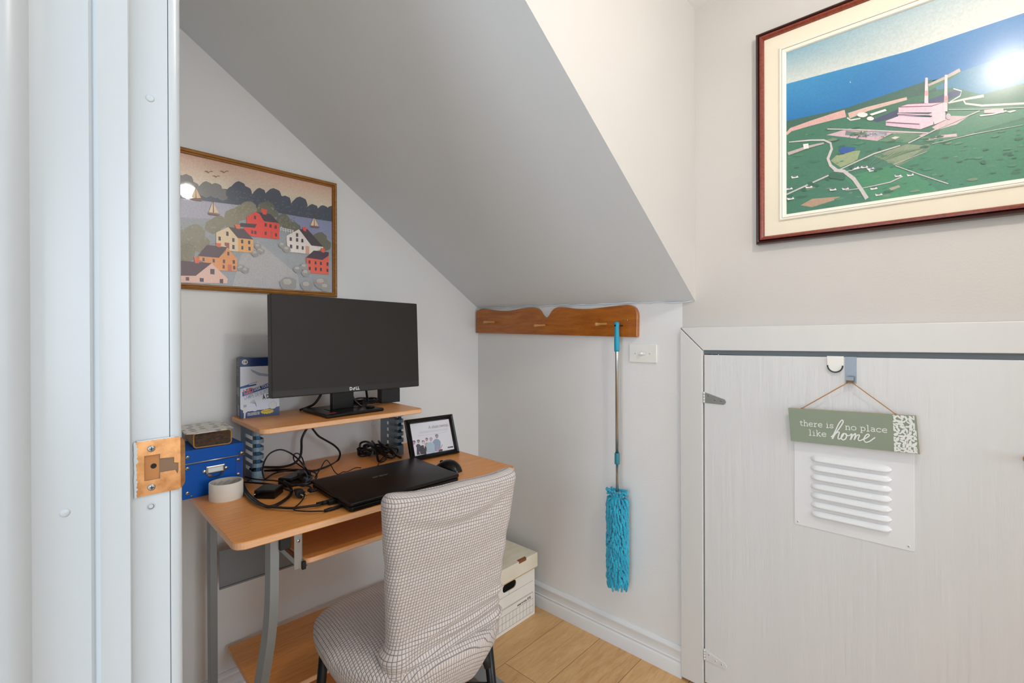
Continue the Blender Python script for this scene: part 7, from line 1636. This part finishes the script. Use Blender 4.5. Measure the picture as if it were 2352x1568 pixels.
for y,z in ((1.770,1.300),(1.350,1.288),(.935,1.283)): screw(rl_,(-.019,y-1.34,z-1.22),(-1,0,0),.0032,mat=M['galv'])
bm=NB(); tube(bm,[(-.018,.954-1.34,1.262-1.22),(-.050,.954-1.34,1.261-1.22),(-.056,.954-1.34,1.268-1.22)],.0018,8); obj('nail_hook',bm,M['blackmetal'],rl_)
# ------------------------------------------------------------------ duster
du=thing('duster','turquoise chenille duster with steel pole hanging from the peg rail','duster',(XB-.062,.954,.275))
def dz(z): return z-.275
bm=NB(); lathe(bm,[(.004,dz(1.276)),(.0085,dz(1.2745)),(.0098,dz(1.268)),(.0098,dz(1.262)),(.0088,dz(1.255)),(.0092,dz(1.235)),(.0102,dz(1.205)),(.0100,dz(1.170)),(.0092,dz(1.163)),(.006,dz(1.163))],(0,0,0),(0,0,1),20); g_=obj('grip',bm,M['turq'],du)
bm=NB(); tube(bm,[(-.0102,.0015,dz(1.262)),(.0102,.0015,dz(1.262))],.0038,12); obj('hang_hole',bm,M['dark'],g_)
bm=NB(); lathe(bm,[(.0068,dz(1.165)),(.0068,dz(.77)),(.0056,dz(.77)),(.0056,dz(.62))],(0,0,0),(0,0,1),20); obj('pole',bm,M['chrome'],du)
bm=NB(); lathe(bm,[(.0,dz(.776)),(.0092,dz(.776)),(.0098,dz(.773)),(.0098,dz(.737)),(.0092,dz(.734)),(.0,dz(.734))],(0,0,0),(0,0,1),20); obj('sleeve',bm,M['teal'],du)
bm=NB(); random.seed(8)
zt,zb=dz(.628),dz(.288)
lathe(bm,[(0,zt),(.022,zt-.004),(.026,zt-.03),(.026,zb+.01),(.0,zb)],(0,0,0),(0,0,1),16)
nz=36
for i in range(nz+1):
    for j in range(17):
        z=zt-.004-(zt-zb-.004)*i/nz+random.uniform(-.002,.002); a=2*PI*(j+.5*(i%2))/17+random.uniform(-.10,.10)
        dx,dy=math.cos(a),math.sin(a); rx,ry=.024,.036
        p0=Vector((dx*rx*.75,dy*ry*.75,z)); L=random.uniform(.013,.018)
        p1=p0+Vector((dx*L*.70,dy*L*.85,-L*.30)); p2=p1+Vector((dx*L*.05,dy*L*.10,-L*random.uniform(.75,1.0)))
        if i<=1: p1=p0+Vector((dx*L*.4,dy*L*.5,L*.45)); p2=p1+Vector((dx*L*.3,dy*L*.5,L*random.uniform(-.2,.5)))
        if i>=nz-1: p2=p1+Vector((-dx*L*.2,-dy*L*.3,-L*random.uniform(.9,1.5)))
        for p in (p0,p1,p2): p.x=min(p.x,.054)
        tube(bm,[p0,p1,p2,p2+(p2-p1)*.18],[.0034,.0043,.0040,.0018],7,0,False,True,2)
obj('chenille_head',bm,M['chen'],du)
# ------------------------------------------------------------------ light switch
sw=thing('light_switch','white toggle light switch plate mounted sideways under the peg rail\'s end','switch',(XB,.8765,1.156))
bm=NB(); prism(bm,rrect(-.057,.057,-.035,.035,.003,3),-.006,-.0003,'x',0,.0025,None,3); obj('plate',bm,M['switch'],sw)
bm=NB(); box(bm,-.0085,-.0058,-.0125,.0125,-.0055,.0055); box(bm,-.0092,-.006,-.012,.012,-.005,.005,1); tg=obj('toggle',bm,[simple('switch_well','b9b4a9',.5),M['switch']],sw)
bm=NB(); v=box(bm,-.020,-.008,-.001,.010,-.0042,.0042,0,.0012,2); obj('lever',bm,M['switch'],tg)
for y in (.030,-.030): screw(sw,(-.006,y,0),(-1,0,0),.0032,mat=M['switch'])
# ------------------------------------------------------------------ framed pictures
def picture(name,label,loc,rz,tilt):
    t=thing(name,label,'picture',loc,rz); return t
# village print (local x along the wall, z up, front = -y)
pa=picture('village_picture','oak-framed folk print of red and cream village houses above the monitor',(.335,YA-.001,1.377),0,0)
FW,FH=.577,.445
def tilt_(bm,a): bmesh.ops.transform(bm,matrix=Matrix.Rotation(R(a),4,'X'),verts=bm.verts[:])
TA=0.0
bm=NB(); sweep_rect(bm,0,FW,0,FH,[(0,0),(0,.012),(.002,.016),(.006,.018),(.0105,.016),(.012,.0125),(.0135,.0145),(.0165,.0145),(.018,.011),(.018,.004)]); obj('frame',bm,M['oakframe'],pa)
bm=NB(); box(bm,.015,FW-.015,-.005,-.001,.015,FH-.015); obj('backing',bm,M['blackm'],pa)
b0=Vector((.335,YA-.001,1.377))
GR[('village_print','c9a48f')]=lambda p:min(1,max(0,(1.80-p[1]+ (p[0]-.4)*.0)/.11))
def vf(x,z,h):
    return (x-b0.x,-.006-h,z-b0.z)
artmesh('village_print',ART['village'],vf,M['village'],pa,(.335+.0165,.335+FW-.0165,1.377+.0165,1.377+FH-.0165),gain=1.4)
bm=NB(); poly(bm,[(.017,.017),(FW-.017,.017),(FW-.017,FH-.017),(.017,FH-.017)],-.0095); obj('glass',bm,M['glass'],pa)
# aerial photograph on the right wall (local frame rotated so that -y faces the room)
pc=picture('aerial_picture','mahogany-framed aerial photograph of a power station by the sea, on the right wall',(XB-.001,.472,1.514),-90,0)
FW,FH=.99,.665
bm=NB(); sweep_rect(bm,0,FW,0,FH,[(0,0),(0,.022),(.002,.026),(.006,.028),(.0085,.025),(.010,.022),(.012,.0265),(.017,.0275),(.0215,.023),(.0235,.018),(.0235,.008)],[1,1,1,1,1,1,0,0,0,0]); obj('frame',bm,[M['maho'],M['mahod']],pc)
bm=NB(); sweep_rect(bm,.0225,FW-.0225,.0225,FH-.0225,[(0,.006),(0,.0155),(.044,.0155),(.044,.006)]); obj('mat',bm,M['matc'],pc)
bm=NB(); sweep_rect(bm,.066,FW-.066,.066,FH-.066,[(0,.010),(0,.0195),(.0035,.021),(.006,.0195),(.0065,.0185),(.0078,.0185),(.016,.016),(.018,.012),(.018,.006)],[0,0,0,0,1,0,0,0,0]); obj('liner',bm,[M['liner'],M['gold']],pc)
bm=NB(); box(bm,.02,FW-.02,-.006,-.001,.02,FH-.02); obj('backing',bm,M['blackm'],pc)
def af(y,z,h):
    x=.472-y; zz=z-1.514
    return (x,-.010-h,zz)
GR[('aerial_print','5a98b0')]=lambda p:min(1,max(0,1-(p[1]-(2.02+(.387-p[0])*.105))/.10))
GR[('aerial_print','3a90bc')]=lambda p:min(1,max(0,1-(p[1]-(1.915+(.387-p[0])*.17))/.11))
artmesh('aerial_print',ART['aerial'],af,M['aerial'],pc,(.472-FW+.080,.472-.080,1.514+.080,1.514+FH-.080))
# ------------------------------------------------------------------ things hanging on the door
hk=thing('door_hook','brushed steel over-door hook holding the hanging sign','hook',(DF,.2245,1.160))
bm=NB()
P=[(.019,-.004),(.019,.0035),(-.002,.0035),(-.002,-.068),(-.0035,-.0705),(-.010,-.071),(-.015,-.069),(-.0175,-.062),(-.018,-.052)]
for w_,sl in ((.0135,slice(0,5)),(.009,slice(4,9))):
    Q=P[sl]
    for a_,b_ in zip(Q,Q[1:]): 
        bm.faces.new([bm.verts.new(p) for p in ((a_[0],-w_,a_[1]),(a_[0],w_,a_[1]),(b_[0],w_,b_[1]),(b_[0],-w_,b_[1]))])
bmesh.ops.remove_doubles(bm,verts=bm.verts[:],dist=1e-5); s_=obj('strap',bm,MT('brushed_steel','8e9296',.35,.85).m,hk); md=s_.modifiers.new('t','SOLIDIFY'); md.thickness=.0012; md.offset=0
wh=thing('white_hook','small white over-door hook with a rounded dark lower edge beside the steel hook','hook',(DF,.2615,1.160))
bm=NB(); O=[(.0205,.003),(.0200,-.022)]+[(.020*math.cos(R(180*i/12)),-.022-.020*math.sin(R(180*i/12))) for i in range(1,12)]+[(-.0200,-.022),(-.0205,.003)]
prism(bm,O,-.005,-.0008,'x',0,.001); box(bm,-.004,.021,-.0205,.0205,.002,.0045); obj('tab',bm,M['switch'],wh)
bm=NB(); tube(bm,[(-.0065,.0185*math.cos(R(180*i/14)),-.022-.0195*math.sin(R(180*i/14))) for i in range(15)],.0019,8); obj('rim',bm,MT('dark_green_rim','1f2c2c',.4).m,wh)
# sign: local x to the right (world -Y), z up, front = -y
sg=thing('hanging_sign','sage green wooden sign reading there is no place like home, hanging on the door','sign',(DF-.016,.372,.9055),-90)
sg.rotation_euler=(0,R(-1.9),R(-90)); sg.rotation_euler=(Matrix.Rotation(R(-90),4,'Z')@Matrix.Rotation(R(-1.9),4,'Y')).to_euler()
SW,SH=.2985,.0995
bm=NB(); prism(bm,[(-.0035,SH),(0,0),(SW,0),(SW-.004,SH)],-.006,0,'y'); 
for f in bm.faces:
    f.normal_update(); f.material_index=0 if f.normal.y<-.5 else 1
bd_=obj('board',bm,[M['signgreen'],M['signwood']],sg)
def sgl(y,z):
    a=math.cos(R(1.9)); b=math.sin(R(1.9)); X=.372-y; Z=z-.9055
    return (X*a+Z*b,-X*b+Z*a)
bm=NB(); y_=-.0064
# typewriter letters: slab serif strokes, unit x-height 1
LET={'t':([[(.35,1.35),(.35,.2),(.5,0),(.75,.05)],[(.1,1),(.75,1)]],.85),'h':([[(.05,1.6),(.22,1.6),(.22,0)],[(.22,.75),(.45,1),(.7,.95),(.78,.7),(.78,0)],[(.05,0),(.4,0)],[(.6,0),(.95,0)]],1.02),
'e':([[(.12,.52),(.85,.52),(.8,.85),(.5,1),(.2,.88),(.08,.5),(.2,.12),(.5,0),(.85,.12)]],.98),'r':([[(.05,1),(.28,1),(.28,0)],[(.28,.6),(.5,.95),(.78,.95)],[(.05,0),(.55,0)]],.88),
'i':([[(.1,1),(.33,1),(.33,0)],[(.08,0),(.58,0)],[(.29,1.38),(.37,1.38)]],.68),'s':([[(.75,.95),(.72,.72)],[(.74,.82),(.45,1),(.15,.85),(.2,.58),(.65,.45),(.78,.22),(.5,0),(.12,.12)],[(.12,.3),(.12,.03)]],.92),
'n':([[(.05,1),(.24,1),(.24,0)],[(.24,.72),(.48,1),(.72,.94),(.78,.7),(.78,0)],[(.05,0),(.42,0)],[(.6,0),(.96,0)]],1.05),'o':([[(.5,1),(.18,.86),(.08,.5),(.18,.14),(.5,0),(.82,.14),(.92,.5),(.82,.86),(.5,1)]],1.02),
'p':([[(.05,1),(.25,1),(.25,-.5)],[(.25,.8),(.5,1),(.82,.86),(.92,.5),(.82,.14),(.5,0),(.25,.2)],[(.05,-.5),(.5,-.5)]],1.05),'l':([[(.1,1.6),(.35,1.6),(.35,0)],[(.1,0),(.6,0)]],.7),
'a':([[(.15,.85),(.45,1),(.72,.88),(.74,.1),(.92,.02)],[(.74,.58),(.35,.55),(.12,.28),(.3,.02),(.55,.05),(.74,.28)]],1.0),'c':([[(.8,.95),(.8,.7)],[(.8,.82),(.5,1),(.2,.88),(.08,.5),(.2,.12),(.5,0),(.85,.14)]],.96),
'k':([[(.05,1.6),(.24,1.6),(.24,0)],[(.24,.4),(.7,.98)],[(.4,.58),(.8,0)],[(.05,0),(.42,0)],[(.62,0),(.95,0)],[(.55,1),(.88,1)]],1.0),' ':([],.55)}
def stamp(s,x0,z0,x1,z1,xh,wd):
    tot=sum(LET[c][1] for c in s); kx=(x1-x0)/tot; ang=math.atan2(z1-z0,x1-x0); x=0
    for c in s:
        for q_,st_ in enumerate(LET[c][0]):
            P=[]
            for a,b in st_:
                px=(x+a)*kx; pz=b*xh; P.append((x0+px*math.cos(ang)-pz*math.sin(ang),z0+px*math.sin(ang)+pz*math.cos(ang)))
            ribbon(bm,P,wd,y_-.00003*q_)
        x+=LET[c][1]
a0=sgl(.349,.9555); a1=sgl(.2615,.9585); stamp('there is',a0[0],a0[1],a1[0],a1[1],.0105,.0019)
a0=sgl(.2355,.9585); a1=sgl(.1395,.9625); stamp('no place',a0[0],a0[1],a1[0],a1[1],.0105,.0019)
a0=sgl(.3255,.9295); a1=sgl(.279,.9315); stamp('like',a0[0],a0[1],a1[0],a1[1],.0105,.0019)
HOME=[[(0.269, 0.932), (0.259, 0.944), (0.249, 0.96), (0.241, 0.976), (0.24, 0.982), (0.243, 0.984), (0.25, 0.973), (0.257, 0.955), (0.263, 0.939), (0.266, 0.927)], [(0.265, 0.928), (0.259, 0.942), (0.252, 0.949), (0.249, 0.948), (0.251, 0.939), (0.252, 0.931), (0.248, 0.93), (0.242, 0.938), (0.238, 0.946)], [(0.235, 0.947), (0.24, 0.946), (0.244, 0.938), (0.243, 0.93), (0.238, 0.929), (0.233, 0.935), (0.232, 0.945), (0.235, 0.947), (0.23, 0.942), (0.224, 0.944), (0.22, 0.949)], [(0.219, 0.949), (0.223, 0.931)], [(0.222, 0.933), (0.217, 0.944), (0.212, 0.95), (0.211, 0.948), (0.214, 0.932)], [(0.213, 0.935), (0.209, 0.944), (0.204, 0.948), (0.202, 0.946), (0.205, 0.936), (0.202, 0.932), (0.195, 0.936), (0.191, 0.94)], [(0.191, 0.938), (0.184, 0.944), (0.18, 0.95), (0.183, 0.953), (0.188, 0.948), (0.192, 0.937), (0.188, 0.93), (0.18, 0.933), (0.172, 0.941), (0.167, 0.946)]]
for s_i,s_ in enumerate(HOME):
    P=smoothpts([Vector(sgl(*p)+(0,)) for p in s_],5); ribbon(bm,[(p.x,p.y) for p in P],.0030,y_-.0001-.00018*s_i,0,.000003)
obj('lettering',bm,M['signwhite'],bd_)
bm=NB(); random.seed(21); px0=.246; tries=0; placed=[]
def petal(cx,cz,a,l,w_,k):
    n=10; P=[]
    for i in range(n):
        t=2*PI*i/n; x=l*math.cos(t); z=w_*math.sin(t)*(1-.35*math.cos(t)); P.append((cx+x*math.cos(a)-z*math.sin(a),cz+x*math.sin(a)+z*math.cos(a)))
    P=[(min(max(p[0],px0),SW-.0035-(.004 if p[1]>.06 else .001)),min(max(p[1],.001),SH-.001)) for p in P]
    poly(bm,P,y_-.000006*k)
while len(placed)<90 and tries<6000:
    tries+=1; cx=random.uniform(px0,SW-.003); cz=random.uniform(.001,SH-.001); l=random.uniform(.0042,.0068)
    if all((cx-p[0])**2+(cz-p[1])**2>(.80*(l+p[2]))**2*.50 for p in placed):
        placed.append((cx,cz,l)); petal(cx,cz,random.uniform(0,PI),l,l*random.uniform(.42,.62),len(placed))
for sx_,sz_,ex,ez in ((.270,.004,.283,.092),(.275,.05,.262,.085),(.277,.05,.291,.075)): ribbon(bm,[(sx_,sz_),((sx_+ex)/2+.002,(sz_+ez)/2),(ex,ez)],.0016,y_-.0007-sx_*.001)
obj('leaf_pattern',bm,M['signwhite'],bd_)
bm=NB(); 
hy=.2245; hook=(DF-.0115-(DF-.016),)   # twine passes inside the hook
top=sgl(.2245,1.0905); lft=(.032,SH+.0005); rgt=(SW-.046,SH+.0005)
def wob(a,b,n=14,am=.0006): return [(a[0]+(b[0]-a[0])*i/n,-.002+(.0045)*(1-abs(0))*0+random.uniform(-am,am)*.5-(.0 if 0 else 0),a[1]+(b[1]-a[1])*i/n+random.uniform(-am,am)*.4) for i in range(n+1)]
tube(bm,wob(lft,(top[0]-.008,top[1]-.001)),.0013,6); tube(bm,[(top[0]-.008,-.002,top[1]-.001),(top[0],-.002,top[1]+.0015),(top[0]+.008,-.002,top[1]-.001)],.0013,6,0,False,True,3); tube(bm,wob((top[0]+.008,top[1]-.001),rgt),.0013,6)
tube(bm,[(lft[0],-.003,lft[1]+.002),(lft[0],-.003,lft[1]-.001)],.0022,8); tube(bm,[(rgt[0],-.003,rgt[1]+.002),(rgt[0],-.003,rgt[1]-.001)],.0022,8)
obj('twine',bm,M['twine'],sg)
